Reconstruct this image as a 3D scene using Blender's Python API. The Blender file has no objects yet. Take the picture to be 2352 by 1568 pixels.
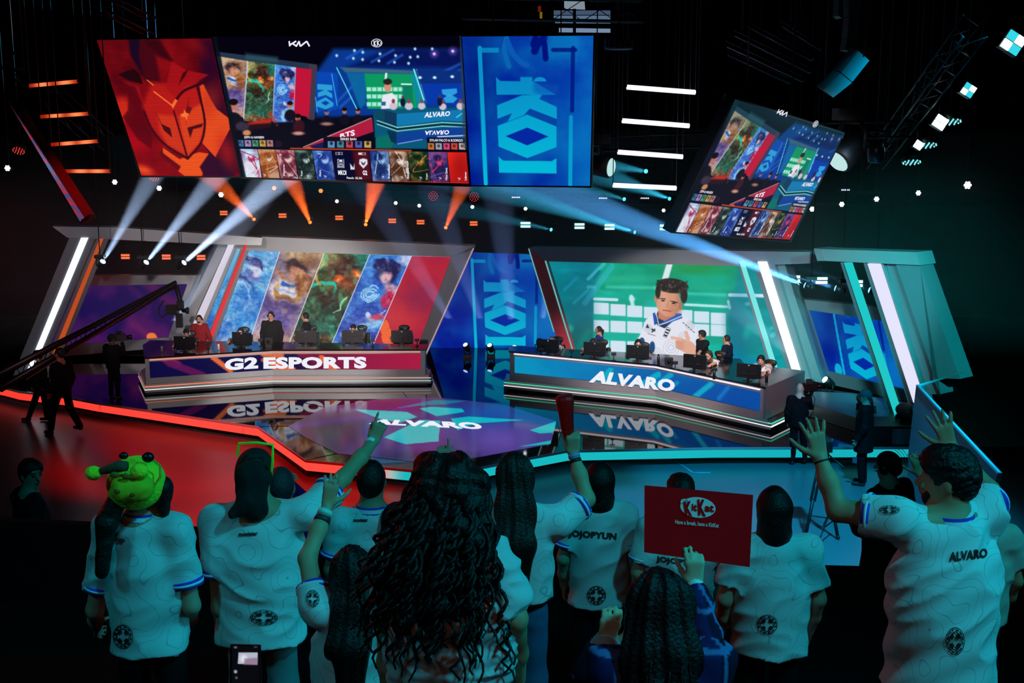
import bpy, bmesh, math, random
import numpy as np
from mathutils import Vector, Matrix, Quaternion
from mathutils.bvhtree import BVHTree

S = bpy.context.scene
COL = S.collection
# ------------------------------------------------------------------ camera, world, exposure, large lights
W, H, F = 2352, 1568, 2900.0
CAMZ, HOR = 7.95, 230.0
TH = math.atan((H/2-HOR)/F)
cam = bpy.data.cameras.new('camera'); cam_o = bpy.data.objects.new('camera', cam); COL.objects.link(cam_o)
cam.sensor_width = 36; cam.lens = F*36/W; cam.clip_end = 300
cam_o.location = (0, 0, CAMZ); cam_o.rotation_euler = (math.pi/2-TH, 0, 0)
S.camera = cam_o
wd = bpy.data.worlds.new('world'); S.world = wd; wd.use_nodes = True
wd.node_tree.nodes['Background'].inputs[0].default_value = (0.0, 0.003, 0.004, 1)
wd.node_tree.nodes['Background'].inputs[1].default_value = 0.15
S.view_settings.view_transform = 'Standard'; S.view_settings.look = 'None'
S.view_settings.exposure = 0; S.view_settings.gamma = 1; S.view_settings.use_curve_mapping = False
cy = S.cycles
cy.max_bounces = 4; cy.diffuse_bounces = 2; cy.glossy_bounces = 3; cy.transmission_bounces = 2
cy.volume_bounces = 0; cy.transparent_max_bounces = 6; cy.caustics_reflective = False; cy.caustics_refractive = False
cy.sample_clamp_indirect = 3.0; cy.sample_clamp_direct = 0; cy.use_denoising = True

def lin(c):
    if isinstance(c, str):
        c = c.lstrip('#'); c = [int(c[i:i+2], 16)/255 for i in (0, 2, 4)]
    return tuple(x/12.92 if x <= .04045 else ((x+.055)/1.055)**2.4 for x in c)

def spot(name, loc, to, col, power, size=40, blend=.6, r=.15, vol=0.0, parent=None):
    l = bpy.data.lights.new(name, 'SPOT'); l.energy = power; l.color = lin(col)
    l.spot_size = math.radians(size); l.spot_blend = blend; l.shadow_soft_size = r
    l.volume_factor = vol
    o = bpy.data.objects.new(name, l); COL.objects.link(o)
    loc = Vector(loc); d = (Vector(to)-loc)
    o.rotation_euler = d.to_track_quat('-Z', 'Y').to_euler()
    o.location = loc
    if parent is not None:
        o.parent = parent; o.matrix_parent_inverse = Matrix.Translation(-parent.location)
    return o

def area(name, loc, to, col, power, sx, sy):
    l = bpy.data.lights.new(name, 'AREA'); l.energy = power; l.color = lin(col); l.shape = 'RECTANGLE'
    l.size = sx; l.size_y = sy; l.volume_factor = 0
    o = bpy.data.objects.new(name, l); COL.objects.link(o)
    o.rotation_euler = (Vector(to)-Vector(loc)).to_track_quat('-Z', 'Y').to_euler(); o.location = loc
    return o

spot('wing_red_light', (-15, 26, 7), (-13.6, 34.5, 3.9), '#ff1010', 900, 26, .8, .3)
# house wash on the audience, from the rig above and behind the camera and from stage right
spot('audience_wash_light', (4.5, 1.0, 13.5), (-.3, 5.4, 6.2), '#0cc0d8', 2200, 56, .9, .4)
spot('audience_wash_light', (9, 4, 12), (2.2, 6.0, 6.0), '#0cc0d8', 1050, 42, .9, .4)
spot('audience_wash_light', (-6, 0, 12), (-2, 6, 6.0), '#18b8cc', 620, 50, .9, .4)
spot('audience_side_light', (7.5, 2.0, 8.8), (.35, 4.4, 6.3), '#08d0e4', 520, 24, .9, .3)
spot('audience_fill_light', (0, -3, 10.5), (1.2, 6.5, 6.6), '#ff8858', 85, 50, .9, .5)  # warm fill added to bring out the reds, not part of the rig
spot('audience_rim_light', (-9, 15, 9), (-1, 6, 6.2), '#ff2818', 500, 40, .9, .4)
# red wash on the arena floor at the left, blue-green at the right
spot('red_floor_light', (-5.0, 18, 11), (-4.6, 22.8, 0), '#ff0201', 28000, 34, .9, .3)  # both red spots added for the light the edge strip casts
spot('red_floor_light', (-7.5, 21, 10), (-7.5, 27.6, 0), '#ff0201', 17000, 34, .8, .3)
spot('teal_floor_light', (7, 18, 11), (5.2, 23, 0), '#06a4d8', 21000, 48, .8, .3)
spot('teal_floor_light', (1.5, 17, 11), (1.8, 22, 0), '#1888b0', 8500, 42, .8, .3)
# stage wash
spot('stage_wash_light', (-5, 13, 8), (-6, 35, 2.5), '#ffe8e4', 5500, 32, .7, .3)
spot('stage_wash_light', (4.5, 13, 8), (4.5, 34, 2.5), '#f0f0ff', 6500, 30, .7, .3)
spot('stage_wash_light', (10, 14, 9), (10.2, 31, 3), '#14c8c8', 19000, 26, .7, .3)
spot('stage_wash_light', (-11, 15, 8), (-12.5, 35, 2.5), '#c0b0b8', 4000, 24, .7, .3)

spot('desk_key_light', (-1.5, 17, 5.6), (-6.0, 34.4, 1.8), '#fff0e8', 12000, 20, .6, .3)
spot('wing_key_light', (6.5, 23, 6.5), (9.2, 32.5, 1.6), '#50c4c8', 4500, 34, .7, .3)  # extra spot added to brighten the dark right wing frame
spot('desk_red_light', (9.5, 21, 7), (5.6, 29.3, .9), '#ff1418', 1500, 16, .8, .2)
spot('desk_key_light', (3, 19, 10), (4.3, 32.2, 1.7), '#fff4f0', 9000, 24, .6, .3)
# ------------------------------------------------------------------ pixel <-> place helpers (frame 2352 x 1568)
CT, ST = math.cos(TH), math.sin(TH)
CAM = Vector((0, 0, CAMZ))
def ray(px, py):
    a, b = px-W/2, H/2-py
    return Vector((a, F*CT+b*ST, -F*ST+b*CT))
def ony(px, py, y):
    d = ray(px, py); return CAM + d*(y/d.y)
def onz(px, py, z):
    d = ray(px, py); return CAM + d*((z-CAMZ)/d.z)
def proj(P):
    P = np.asarray(P, float)
    x = P[..., 0]; y = P[..., 1]; z = P[..., 2]-CAMZ
    dep = y*CT - z*ST; up = y*ST + z*CT
    return W/2 + F*x/dep, H/2 - F*up/dep
class Plane:
    """vertical (or free) plane facing the audience"""
    def __init__(s, p, n):
        s.p = Vector(p); s.n = Vector(n).normalized()
        if s.n.dot(CAM-s.p) < 0: s.n = -s.n
    def at(s, px, py, off=0.0):
        d = ray(px, py); p = s.p + s.n*off
        return CAM + d*((p-CAM).dot(s.n)/d.dot(s.n))
    def grid(s, X, Y, off=0.0):
        a = X-W/2; b = H/2-Y
        D = np.stack([a, F*CT+b*ST, -F*ST+b*CT], -1)
        n = np.array(s.n); p = np.array(s.p + s.n*off) - np.array(CAM)
        t = (p@n)/(D@n)
        return np.array(CAM) + D*t[..., None]
def vplane(pxa, ya, pxb, yb, pyr=600):
    A = ony(pxa, pyr, ya); B = ony(pxb, pyr, yb)
    d = Vector((B.x-A.x, B.y-A.y, 0))
    return Plane(A, (d.y, -d.x, 0))

# ------------------------------------------------------------------ materials
MATS = {}
def mat(name, col, rough=.6, metal=0., emit=None, es=0., bump=0., bscale=30., alpha=None, spec=None, var=0.):
    if name in MATS: return MATS[name]
    m = bpy.data.materials.new(name); m.use_nodes = True; nt = m.node_tree
    b = nt.nodes['Principled BSDF']
    c = (*lin(col), 1)
    b.inputs['Base Color'].default_value = c
    b.inputs['Roughness'].default_value = rough; b.inputs['Metallic'].default_value = metal
    if spec is not None: b.inputs['Specular IOR Level'].default_value = spec
    if emit: b.inputs['Emission Color'].default_value = (*lin(emit), 1); b.inputs['Emission Strength'].default_value = es
    if bump or var:
        tc = nt.nodes.new('ShaderNodeTexCoord'); no = nt.nodes.new('ShaderNodeTexNoise')
        no.inputs['Scale'].default_value = bscale; no.inputs['Detail'].default_value = 4
        nt.links.new(tc.outputs['Object'], no.inputs['Vector'])
        if bump:
            bp = nt.nodes.new('ShaderNodeBump'); bp.inputs['Strength'].default_value = bump; bp.inputs['Distance'].default_value = .02
            nt.links.new(no.outputs['Fac'], bp.inputs['Height']); nt.links.new(bp.outputs['Normal'], b.inputs['Normal'])
        if var:
            mx = nt.nodes.new('ShaderNodeMix'); mx.data_type = 'RGBA'
            mx.inputs['A'].default_value = tuple(x*(1-var) for x in c[:3])+(1,); mx.inputs['B'].default_value = tuple(min(1, x*(1+var)) for x in c[:3])+(1,)
            nt.links.new(no.outputs['Fac'], mx.inputs['Factor']); nt.links.new(mx.outputs['Result'], b.inputs['Base Color'])
    MATS[name] = m; return m
def glow(name, col, s=1.0, sample=False):
    if name in MATS: return MATS[name]
    m = bpy.data.materials.new(name); m.use_nodes = True; nt = m.node_tree
    nt.nodes.clear(); e = nt.nodes.new('ShaderNodeEmission'); o = nt.nodes.new('ShaderNodeOutputMaterial')
    e.inputs[0].default_value = (*lin(col), 1); e.inputs[1].default_value = s
    nt.links.new(e.outputs[0], o.inputs[0])
    m.cycles.emission_sampling = 'AUTO' if sample else 'NONE'
    MATS[name] = m; return m
def attr_mat(name, emis=True, rough=.5, strength=1.0, gloss=0.0):
    """a material that shows the mesh's own colour attribute: lit LED panel (emis) or printed/dyed surface"""
    if name in MATS: return MATS[name]
    m = bpy.data.materials.new(name); m.use_nodes = True; nt = m.node_tree
    b = nt.nodes['Principled BSDF']; a = nt.nodes.new('ShaderNodeAttribute'); a.attribute_name = 'Col'
    if emis:
        b.inputs['Base Color'].default_value = (.004, .004, .005, 1); b.inputs['Roughness'].default_value = rough
        b.inputs['Specular IOR Level'].default_value = gloss
        nt.links.new(a.outputs['Color'], b.inputs['Emission Color']); b.inputs['Emission Strength'].default_value = strength
        m.cycles.emission_sampling = 'NONE'
    else:
        nt.links.new(a.outputs['Color'], b.inputs['Base Color']); b.inputs['Roughness'].default_value = rough
    MATS[name] = m; return m

# ------------------------------------------------------------------ objects
def thing(name, label, cat, loc=(0, 0, 0), group=None, kind=None):
    o = bpy.data.objects.new(name, None); COL.objects.link(o); o.location = loc; o.empty_display_size = .1
    o['label'] = label; o['category'] = cat
    if group: o['group'] = group
    if kind: o['kind'] = kind
    return o
def tag(o, label=None, cat=None, group=None, kind=None):
    if label: o['label'] = label
    if cat: o['category'] = cat
    if group: o['group'] = group
    if kind: o['kind'] = kind
    return o
def wloc(o):
    v = Vector((0, 0, 0))
    while o is not None: v += o.location; o = o.parent
    return v
def link(name, me, parent=None, loc=(0, 0, 0)):
    """me in world coordinates; stored relative to the parent or to loc"""
    o = bpy.data.objects.new(name, me)
    off = wloc(parent) if parent is not None else Vector(loc)
    if off.length > 0:
        me.transform(Matrix.Translation(-off))
    if parent is not None: o.parent = parent
    else: o.location = loc
    COL.objects.link(o); return o
def from_np(name, V, Fc, material, parent=None, colors=None, smooth=True, loc=(0, 0, 0)):
    V = np.ascontiguousarray(V, dtype=np.float32); Fc = np.ascontiguousarray(Fc, dtype=np.int32)
    k = Fc.shape[1]; me = bpy.data.meshes.new(name)
    me.vertices.add(len(V)); me.vertices.foreach_set('co', V.ravel())
    me.loops.add(Fc.size); me.loops.foreach_set('vertex_index', Fc.ravel())
    me.polygons.add(len(Fc)); me.polygons.foreach_set('loop_start', np.arange(0, Fc.size, k, dtype=np.int32))
    me.update(calc_edges=True)
    if smooth: me.polygons.foreach_set('use_smooth', np.ones(len(Fc), dtype=bool))
    if colors is not None:
        a = me.color_attributes.new('Col', 'FLOAT_COLOR', 'POINT')
        c = np.ones((len(V), 4), np.float32); c[:, :3] = colors; a.data.foreach_set('color', c.ravel())
    me.materials.append(material); me.update()
    return link(name, me, parent, loc)

class MB:
    """collects shapes and links them as one mesh object"""
    def __init__(s): s.v = []; s.f = []; s.mi = []; s.m = 0; s.sm = []
    def add(s, vs, fs, smooth=False):
        b = len(s.v); s.v += [tuple(v) for v in vs]
        for f in fs: s.f.append([b+i for i in f]); s.mi.append(s.m); s.sm.append(smooth)
        return s
    def box(s, c, size, rz=0, M=None):
        hx, hy, hz = size[0]/2, size[1]/2, size[2]/2
        R = M if M is not None else Matrix.Rotation(rz, 3, 'Z')
        c = Vector(c); vs = [c + R@Vector((x*hx, y*hy, z*hz)) for z in (-1, 1) for y in (-1, 1) for x in (-1, 1)]
        return s.add(vs, [(0, 2, 3, 1), (4, 5, 7, 6), (0, 1, 5, 4), (2, 6, 7, 3), (0, 4, 6, 2), (1, 3, 7, 5)])
    def prism(s, pts, vec):
        """polygon pts (world) extruded by vec"""
        n = len(pts); vec = Vector(vec); a = [Vector(p) for p in pts]
        return s.add(a+[p+vec for p in a], [list(range(n))[::-1], list(range(n, 2*n))] + [(i, (i+1) % n, n+(i+1) % n, n+i) for i in range(n)])
    def slab(s, px, pl, th=.1, off=0.):
        pts = [pl.at(x, y, off) for x, y in px]
        return s.prism(pts, -pl.n*th)
    def tube(s, pts, r, seg=8, caps=True):
        pts = [Vector(p) for p in pts]; n = len(pts)
        rs = r if isinstance(r, (list, tuple)) else [r]*n
        vs = []; up = None
        for i, p in enumerate(pts):
            t = (pts[min(i+1, n-1)]-pts[max(i-1, 0)]).normalized()
            if up is None: up = t.orthogonal().normalized()
            up = (up - t*up.dot(t));
            up = up.normalized() if up.length > 1e-6 else t.orthogonal().normalized()
            w = t.cross(up)
            for k in range(seg):
                a = 2*math.pi*k/seg; vs.append(p + (up*math.cos(a)+w*math.sin(a))*rs[i])
        fs = [(i*seg+k, i*seg+(k+1) % seg, (i+1)*seg+(k+1) % seg, (i+1)*seg+k) for i in range(n-1) for k in range(seg)]
        if caps: fs += [list(range(seg))[::-1], list(range((n-1)*seg, n*seg))]
        return s.add(vs, fs, True)
    def ball(s, c, r, seg=12, rings=8, M=None):
        c = Vector(c); r = (r, r, r) if not isinstance(r, (tuple, list)) else r
        vs = []; R = M if M is not None else Matrix.Identity(3)
        for i in range(rings+1):
            a = math.pi*i/rings
            for k in range(seg):
                b = 2*math.pi*k/seg
                vs.append(c + R@Vector((r[0]*math.sin(a)*math.cos(b), r[1]*math.sin(a)*math.sin(b), r[2]*math.cos(a))))
        fs = [(i*seg+k, (i+1)*seg+k, (i+1)*seg+(k+1) % seg, i*seg+(k+1) % seg) for i in range(rings) for k in range(seg)]
        return s.add(vs, fs, True)
    def lathe(s, c, axis, prof, seg=16):
        """prof: (distance along axis, radius)"""
        axis = Vector(axis).normalized(); c = Vector(c)
        u = axis.orthogonal().normalized(); w = axis.cross(u); vs = []
        for d, r in prof:
            for k in range(seg):
                a = 2*math.pi*k/seg; vs.append(c+axis*d+(u*math.cos(a)+w*math.sin(a))*max(r, 1e-4))
        n = len(prof)
        fs = [(i*seg+k, i*seg+(k+1) % seg, (i+1)*seg+(k+1) % seg, (i+1)*seg+k) for i in range(n-1) for k in range(seg)]
        fs += [list(range(seg))[::-1], list(range((n-1)*seg, n*seg))]
        return s.add(vs, fs, True)
    def wall(s, pts, z0, z1, th, closed=False):
        """ribbon standing on a plan polyline, thickness th outward to its right-hand side"""
        P = [Vector((p[0], p[1])) for p in pts]; n = len(P); out = []
        for i in range(n):
            a = P[max(i-1, 0)]; b = P[min(i+1, n-1)]
            t = (b-a).normalized(); out.append(P[i]+Vector((t.y, -t.x))*th)
        vs = []
        for p, q in zip(P, out): vs += [(p.x, p.y, z0), (p.x, p.y, z1), (q.x, q.y, z1), (q.x, q.y, z0)]
        fs = [(4*i+k, 4*i+(k+1) % 4, 4*i+4+(k+1) % 4, 4*i+4+k) for i in range(n-1) for k in range(4)]
        fs += [(3, 2, 1, 0), (4*n-4, 4*n-3, 4*n-2, 4*n-1)]
        return s.add(vs, fs)
    def build(s, name, mats, parent=None, loc=(0, 0, 0)):
        me = bpy.data.meshes.new(name); me.from_pydata(s.v, [], s.f); me.validate()
        mats = mats if isinstance(mats, (list, tuple)) else [mats]
        for m in mats: me.materials.append(m)
        if len(me.polygons) == len(s.f):
            me.polygons.foreach_set('material_index', s.mi); me.polygons.foreach_set('use_smooth', s.sm)
        bm = bmesh.new(); bm.from_mesh(me); bmesh.ops.recalc_face_normals(bm, faces=bm.faces); bm.to_mesh(me); bm.free()
        me.update(); return link(name, me, parent, loc)

# ------------------------------------------------------------------ LED artwork: colour as a function of place on the panel
def vnoise(x, y, seed=0):
    xi = np.floor(x).astype(int); yi = np.floor(y).astype(int); xf = x-xi; yf = y-yi
    u = xf*xf*(3-2*xf); v = yf*yf*(3-2*yf)
    def h(a, b):
        n = (a*374761393 + b*668265263 + seed*974634777) & 0x7fffffff
        n = ((n ^ (n >> 13))*1274126177) & 0x7fffffff
        return ((n ^ (n >> 16)) & 0xffff)/65535.
    return (h(xi, yi)*(1-u)+h(xi+1, yi)*u)*(1-v)+(h(xi, yi+1)*(1-u)+h(xi+1, yi+1)*u)*v
def fbm(x, y, seed=0, o=4):
    s = 0; a = .5; t = 0
    for i in range(o): s = s+a*vnoise(x*2**i, y*2**i, seed+i); t += a; a *= .5
    return s/t
def hexc(c):
    if isinstance(c, str):
        c = c.lstrip('#'); return np.array([int(c[i:i+2], 16)/255 for i in (0, 2, 4)])
    return np.array(c, float)
class Art:
    def __init__(s, X, Y):
        s.X = X; s.Y = Y; s.c = np.zeros(X.shape+(3,)); s.clip = None
    def mix(s, col, a):
        if s.clip is not None: a = a*s.clip
        col = hexc(col) if not isinstance(col, np.ndarray) else col
        s.c = s.c*(1-a[..., None]) + col*a[..., None]
    def fill(s, c): s.mix(c, np.ones(s.X.shape)); return s
    def lgrad(s, p0, p1, c0, c1, a=1.):
        d = np.array(p1, float)-p0; t = np.clip(((s.X-p0[0])*d[0]+(s.Y-p0[1])*d[1])/(d@d), 0, 1)[..., None]
        s.mix(hexc(c0)*(1-t)+hexc(c1)*t, np.ones(s.X.shape)*a); return s
    def sdf(s, P, X=None, Y=None):
        X = s.X if X is None else X; Y = s.Y if Y is None else Y
        d = np.full(X.shape, 1e18); sg = np.ones(X.shape); n = len(P)
        for i in range(n):
            a = P[i]; b = P[i-1]; ex, ey = b[0]-a[0], b[1]-a[1]; wx, wy = X-a[0], Y-a[1]
            t = np.clip((wx*ex+wy*ey)/(ex*ex+ey*ey+1e-12), 0, 1)
            d = np.minimum(d, (wx-ex*t)**2+(wy-ey*t)**2)
            c1 = Y >= a[1]; c2 = Y < b[1]; c3 = ex*wy > ey*wx
            sg = np.where((c1 & c2 & c3) | (~c1 & ~c2 & ~c3), -sg, sg)
        return sg*np.sqrt(d)
    def _box(s, x0, y0, x1, y1, m):
        return (s.X > x0-m) & (s.X < x1+m) & (s.Y > y0-m) & (s.Y < y1+m)
    def _app(s, k, col, a):
        if not k.any(): return
        if s.clip is not None: a = a*s.clip[k]
        col = hexc(col); s.c[k] = s.c[k]*(1-a[:, None])+col*a[:, None]
    def poly(s, P, col, a=1., blur=.8, r=0.):
        xs = [p[0] for p in P]; ys = [p[1] for p in P]
        k = s._box(min(xs), min(ys), max(xs), max(ys), blur*1.5+r+1)
        if k.any():
            d = s.sdf(P, s.X[k], s.Y[k])-r
            t = np.clip(.5-d/(2*blur), 0, 1); s._app(k, col, a*t*t*(3-2*t))
        return s
    def ell(s, cx, cy_, rx, ry, col, a=1., blur=.8, rot=0.):
        m = max(rx, ry); k = s._box(cx-m, cy_-m, cx+m, cy_+m, blur*2+1)
        if k.any():
            x = s.X[k]-cx; y = s.Y[k]-cy_; c, sn = math.cos(rot), math.sin(rot)
            x, y = x*c+y*sn, -x*sn+y*c
            q = np.sqrt((x/rx)**2+(y/ry)**2); d = (q-1)*min(rx, ry)
            t = np.clip(.5-d/(2*blur), 0, 1); s._app(k, col, a*t*t*(3-2*t))
        return s
    def line(s, pts, w, col, a=1., blur=.8, taper=1.):
        n = len(pts)-1
        for i in range(n):
            (x0, y0), (x1, y1) = pts[i], pts[i+1]
            k = s._box(min(x0, x1), min(y0, y1), max(x0, x1), max(y0, y1), w+blur*2+1)
            if not k.any(): continue
            X = s.X[k]-x0; Y = s.Y[k]-y0; ex, ey = x1-x0, y1-y0
            t = np.clip((X*ex+Y*ey)/(ex*ex+ey*ey+1e-9), 0, 1)
            d = np.sqrt((X-ex*t)**2+(Y-ey*t)**2)-w/2*(1-(1-taper)*(i+t)/n)
            u = np.clip(.5-d/(2*blur), 0, 1); s._app(k, col, a*u*u*(3-2*u))
        return s
    def curve(s, pts, w, col, a=1., blur=.8, taper=1., n=8):
        P = [np.array(p, float) for p in pts]; out = []
        for i in range(len(P)-1):
            p0 = P[max(i-1, 0)]; p1 = P[i]; p2 = P[i+1]; p3 = P[min(i+2, len(P)-1)]
            for j in range(n):
                t = j/n; out.append(tuple(.5*((2*p1)+(-p0+p2)*t+(2*p0-5*p1+4*p2-p3)*t*t+(-p0+3*p1-3*p2+p3)*t**3)))
        out.append(tuple(P[-1])); return s.line(out, w, col, a, blur, taper)
    def noise(s, sc, c0, c1, a=.5, seed=0, lo=.3, hi=.7, rot=0., st=1.):
        c, sn = math.cos(rot), math.sin(rot)
        x = (s.X*c+s.Y*sn)/sc; y = (-s.X*sn+s.Y*c)/sc*st
        t = np.clip((fbm(x, y, seed)-lo)/(hi-lo), 0, 1)[..., None]
        s.mix(hexc(c0)*(1-t)+hexc(c1)*t, np.ones(s.X.shape)*a); return s
    def linear(s):
        c = np.clip(s.c, 0, 1); return np.where(c <= .04045, c/12.92, ((c+.055)/1.055)**2.4)
def grid_faces(nx, ny):
    i = np.arange(nx*ny).reshape(ny, nx)
    return np.stack([i[:-1, :-1], i[1:, :-1], i[1:, 1:], i[:-1, 1:]], -1).reshape(-1, 4)
def led(name, quad, pl, fn, parent=None, step=1.6, off=.02, material=None, px2=None):
    """LED surface: quad TL,TR,BR,BL in frame pixels on plane pl, coloured by fn(Art)"""
    q = [np.array(p, float) for p in quad]
    nx = int(max(np.linalg.norm(q[1]-q[0]), np.linalg.norm(q[2]-q[3]))/step)+2
    ny = int(max(np.linalg.norm(q[3]-q[0]), np.linalg.norm(q[2]-q[1]))/step)+2
    u, v = np.meshgrid(np.linspace(0, 1, nx), np.linspace(0, 1, ny)); u = u[..., None]; v = v[..., None]
    P = (q[0]*(1-u)+q[1]*u)*(1-v)+(q[3]*(1-u)+q[2]*u)*v
    X, Y = P[..., 0], P[..., 1]
    V = pl.grid(X, Y, off)
    if px2 is not None: X, Y = px2(X, Y)
    A = Art(X.ravel(), Y.ravel()); fn(A)
    return from_np(name, V.reshape(-1, 3), grid_faces(nx, ny), material or attr_mat('led_panel'), parent, A.linear(), smooth=False)
def homog(src, dst):
    M = []; b = []
    for (x, y), (u, v) in zip(src, dst):
        M.append([x, y, 1, 0, 0, 0, -u*x, -u*y]); b.append(u); M.append([0, 0, 0, x, y, 1, -v*x, -v*y]); b.append(v)
    h = np.linalg.solve(np.array(M, float), np.array(b, float)); h = np.append(h, 1).reshape(3, 3)
    def f(X, Y):
        w = h[2, 0]*X+h[2, 1]*Y+h[2, 2]
        return (h[0, 0]*X+h[0, 1]*Y+h[0, 2])/w, (h[1, 0]*X+h[1, 1]*Y+h[1, 2])/w
    return f

# ------------------------------------------------------------------ lettering
_T = {}
def text_geo(s, bold=0., res=3):
    key = (s, bold, res)
    if key not in _T:
        c = bpy.data.curves.new('t', 'FONT'); c.body = s; c.offset = bold; c.resolution_u = res
        c.space_character = 1+bold*1.2
        o = bpy.data.objects.new('t', c); COL.objects.link(o)
        dg = bpy.context.evaluated_depsgraph_get(); me = bpy.data.meshes.new_from_object(o.evaluated_get(dg))
        v = np.array([x.co[:] for x in me.vertices]); f = [list(p.vertices) for p in me.polygons]
        bpy.data.objects.remove(o); bpy.data.curves.remove(c); bpy.data.meshes.remove(me)
        mn = v.min(0); mx = v.max(0); v = (v-mn)[:, :2]/(mx-mn)[:2]
        _T[key] = (v, f)
    return _T[key]
def text(name, s, quad, pl, material, parent=None, bold=.03, off=.03, fn=None):
    """lettering fitted into the pixel quad TL,TR,BR,BL on plane pl; fn(px,py) gives a place instead of the plane"""
    v, f = text_geo(s, bold); q = [np.array(p, float) for p in quad]
    u = v[:, :1]; w = 1-v[:, 1:2]
    P = (q[0]*(1-u)+q[1]*u)*(1-w)+(q[3]*(1-u)+q[2]*u)*w
    vs = [fn(x, y) if fn else pl.at(x, y, off) for x, y in P]
    me = bpy.data.meshes.new(name); me.from_pydata([tuple(x) for x in vs], [], f); me.materials.append(material); me.update()
    return link(name, me, parent)
# ------------------------------------------------------------------ the pictures on the LED walls
def zz(ox, oy, s):
    return lambda *p: [(ox+x/s, oy+y/s) for x, y in p]
def art_orange_banner(A):
    z = zz(220, 60, 4.356); c = lambda x, y: (220+x/4.356, 60+y/4.356)
    A.lgrad(c(500, 120), c(700, 1500), '#50040e', '#b00a18')
    A.noise(70, '#3a0410', '#c01418', .45, 3, .3, .7, .5)
    A.lgrad(c(1050, 0), c(1300, 0), '#1a0420', '#1a0420', 0.)
    A.poly(z((1030, 120), (1180, 120), (1480, 1500), (1250, 1500), (1180, 1000), (1060, 600)), '#220628', .8, 18)
    A.ell(*c(1010, 190), 26, 12, '#8a1018', .6, 14, .8)
    A.ell(*c(260, 830), 22, 26, '#e0301c', .8, 12)
    A.ell(*c(380, 1140), 40, 22, '#c00a1e', .7, 20, .5); A.ell(*c(480, 1440), 20, 9, '#ff5a28', .8, 8, .3)
    # the mask, its horns and blades
    A.poly(z((330, 130), (640, 130), (770, 350), (600, 300), (650, 560), (520, 560), (430, 470), (340, 270)), '#3c0714', .85, 6)
    A.poly(z((330, 130), (440, 130), (430, 300), (470, 480), (350, 290)), '#150824', .9, 4)
    A.poly(z((480, 130), (620, 140), (770, 355), (660, 300), (520, 200)), '#34050f', .7, 5)
    A.poly(z((218, 482), (380, 425), (440, 480), (470, 580), (330, 545)), '#22060f', .95, 1.2)
    A.poly(z((270, 545), (430, 600), (500, 820), (330, 590)), '#a8141c', .6, 3)
    A.poly(z((330, 590), (390, 600), (500, 850), (560, 1000), (560, 1230), (420, 1130), (270, 910), (320, 840)), '#5c0714', .85, 3)
    A.poly(z((560, 560), (830, 590), (1010, 560), (1080, 980), (1060, 1150), (920, 1330), (700, 1200), (540, 1000), (470, 800)), '#c8201a', .75, 8)
    A.lgrad(c(560, 560), c(900, 1400), '#a81418', '#ec4a20', 0.)
    A.poly(z((900, 440), (1130, 485), (1010, 560), (900, 600), (800, 720), (700, 620), (760, 350)), '#a81218', .85, 2)
    A.poly(z((1075, 580), (1150, 730), (1210, 830), (1330, 920), (1340, 1030), (1195, 1310), (1100, 1210), (1060, 1160), (1100, 980), (1040, 600)), '#f0501f', .95, 1.2)
    A.ell(*c(1130, 760), 22, 40, '#c42a1c', .5, 20, .4)
    A.poly(z((670, 1215), (840, 1330), (1030, 1260), (1130, 1275), (1035, 1410), (1090, 1455), (1055, 1500), (890, 1500), (825, 1450), (850, 1410), (670, 1270)), '#f4561f', .97, 1.2)
    A.poly(z((620, 880), (800, 900), (910, 1300), (720, 1190), (640, 1050)), '#d83a1c', .8, 6)
    A.poly(z((830, 900), (1080, 760), (1090, 1000), (1040, 1170), (920, 1300), (860, 1080)), '#e2431d', .9, 5)
    dk = '#3a0616'
    A.curve(z((480, 850), (560, 1030), (700, 1190), (920, 1325)), 5.5, '#4a0818', .9, 1)
    A.curve(z((920, 1325), (1050, 1170), (1090, 1000), (1075, 850), (1015, 600)), 5, dk, .95, .9)
    A.curve(z((805, 735), (880, 650), (1010, 590), (1120, 545)), 6, dk, .95, .9)
    A.line(z((780, 850), (915, 1310)), 4, dk, .9, .8)
    A.poly(z((600, 860), (660, 980), (745, 1020), (765, 1115), (680, 1040)), dk, .9, 1)
    A.poly(z((915, 1015), (1075, 970), (1060, 1010), (975, 1030), (945, 1120)), dk, .9, 1)
    A.poly(z((925, 430), (895, 500), (825, 595), (870, 470)), '#38060f', .9, 1)
    A.poly(z((935, 700), (925, 800), (965, 820), (940, 880), (900, 860)), '#5c0c18', .8, 1.2)
    A.poly(z((905, 940), (915, 900), (900, 985)), dk, .9, 1)
    A.poly(z((845, 885), (880, 870), (885, 830), (903, 870), (940, 880), (918, 895), (910, 950), (895, 905), (865, 908)), '#ff7c38', 1, .8)
    A.line(z((515, 540), (575, 590)), 2.2, '#ff7a3c', 1, .8); A.line(z((582, 655), (772, 800)), 3, '#ff7434', 1, .8)
    A.poly(z((795, 728), (818, 742), (772, 828), (755, 795)), '#ff7030', 1, .8)
    A.poly(z((665, 1215), (675, 1270), (850, 1400), (820, 1440), (640, 1290)), '#600818', .7, 2)
    A.poly(z((1090, 1200), (1195, 1312), (1290, 1340), (1400, 1500), (1080, 1500), (1045, 1415), (1135, 1275)), '#2a0a2c', .9, 2)
    A.ell(*c(1310, 1260), 16, 34, '#c81c1c', .6, 16, -.3)
    # the panel rows of the wall
    A.mix('#000000', .07*(np.sin(A.Y*1.15) > .2))

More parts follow.
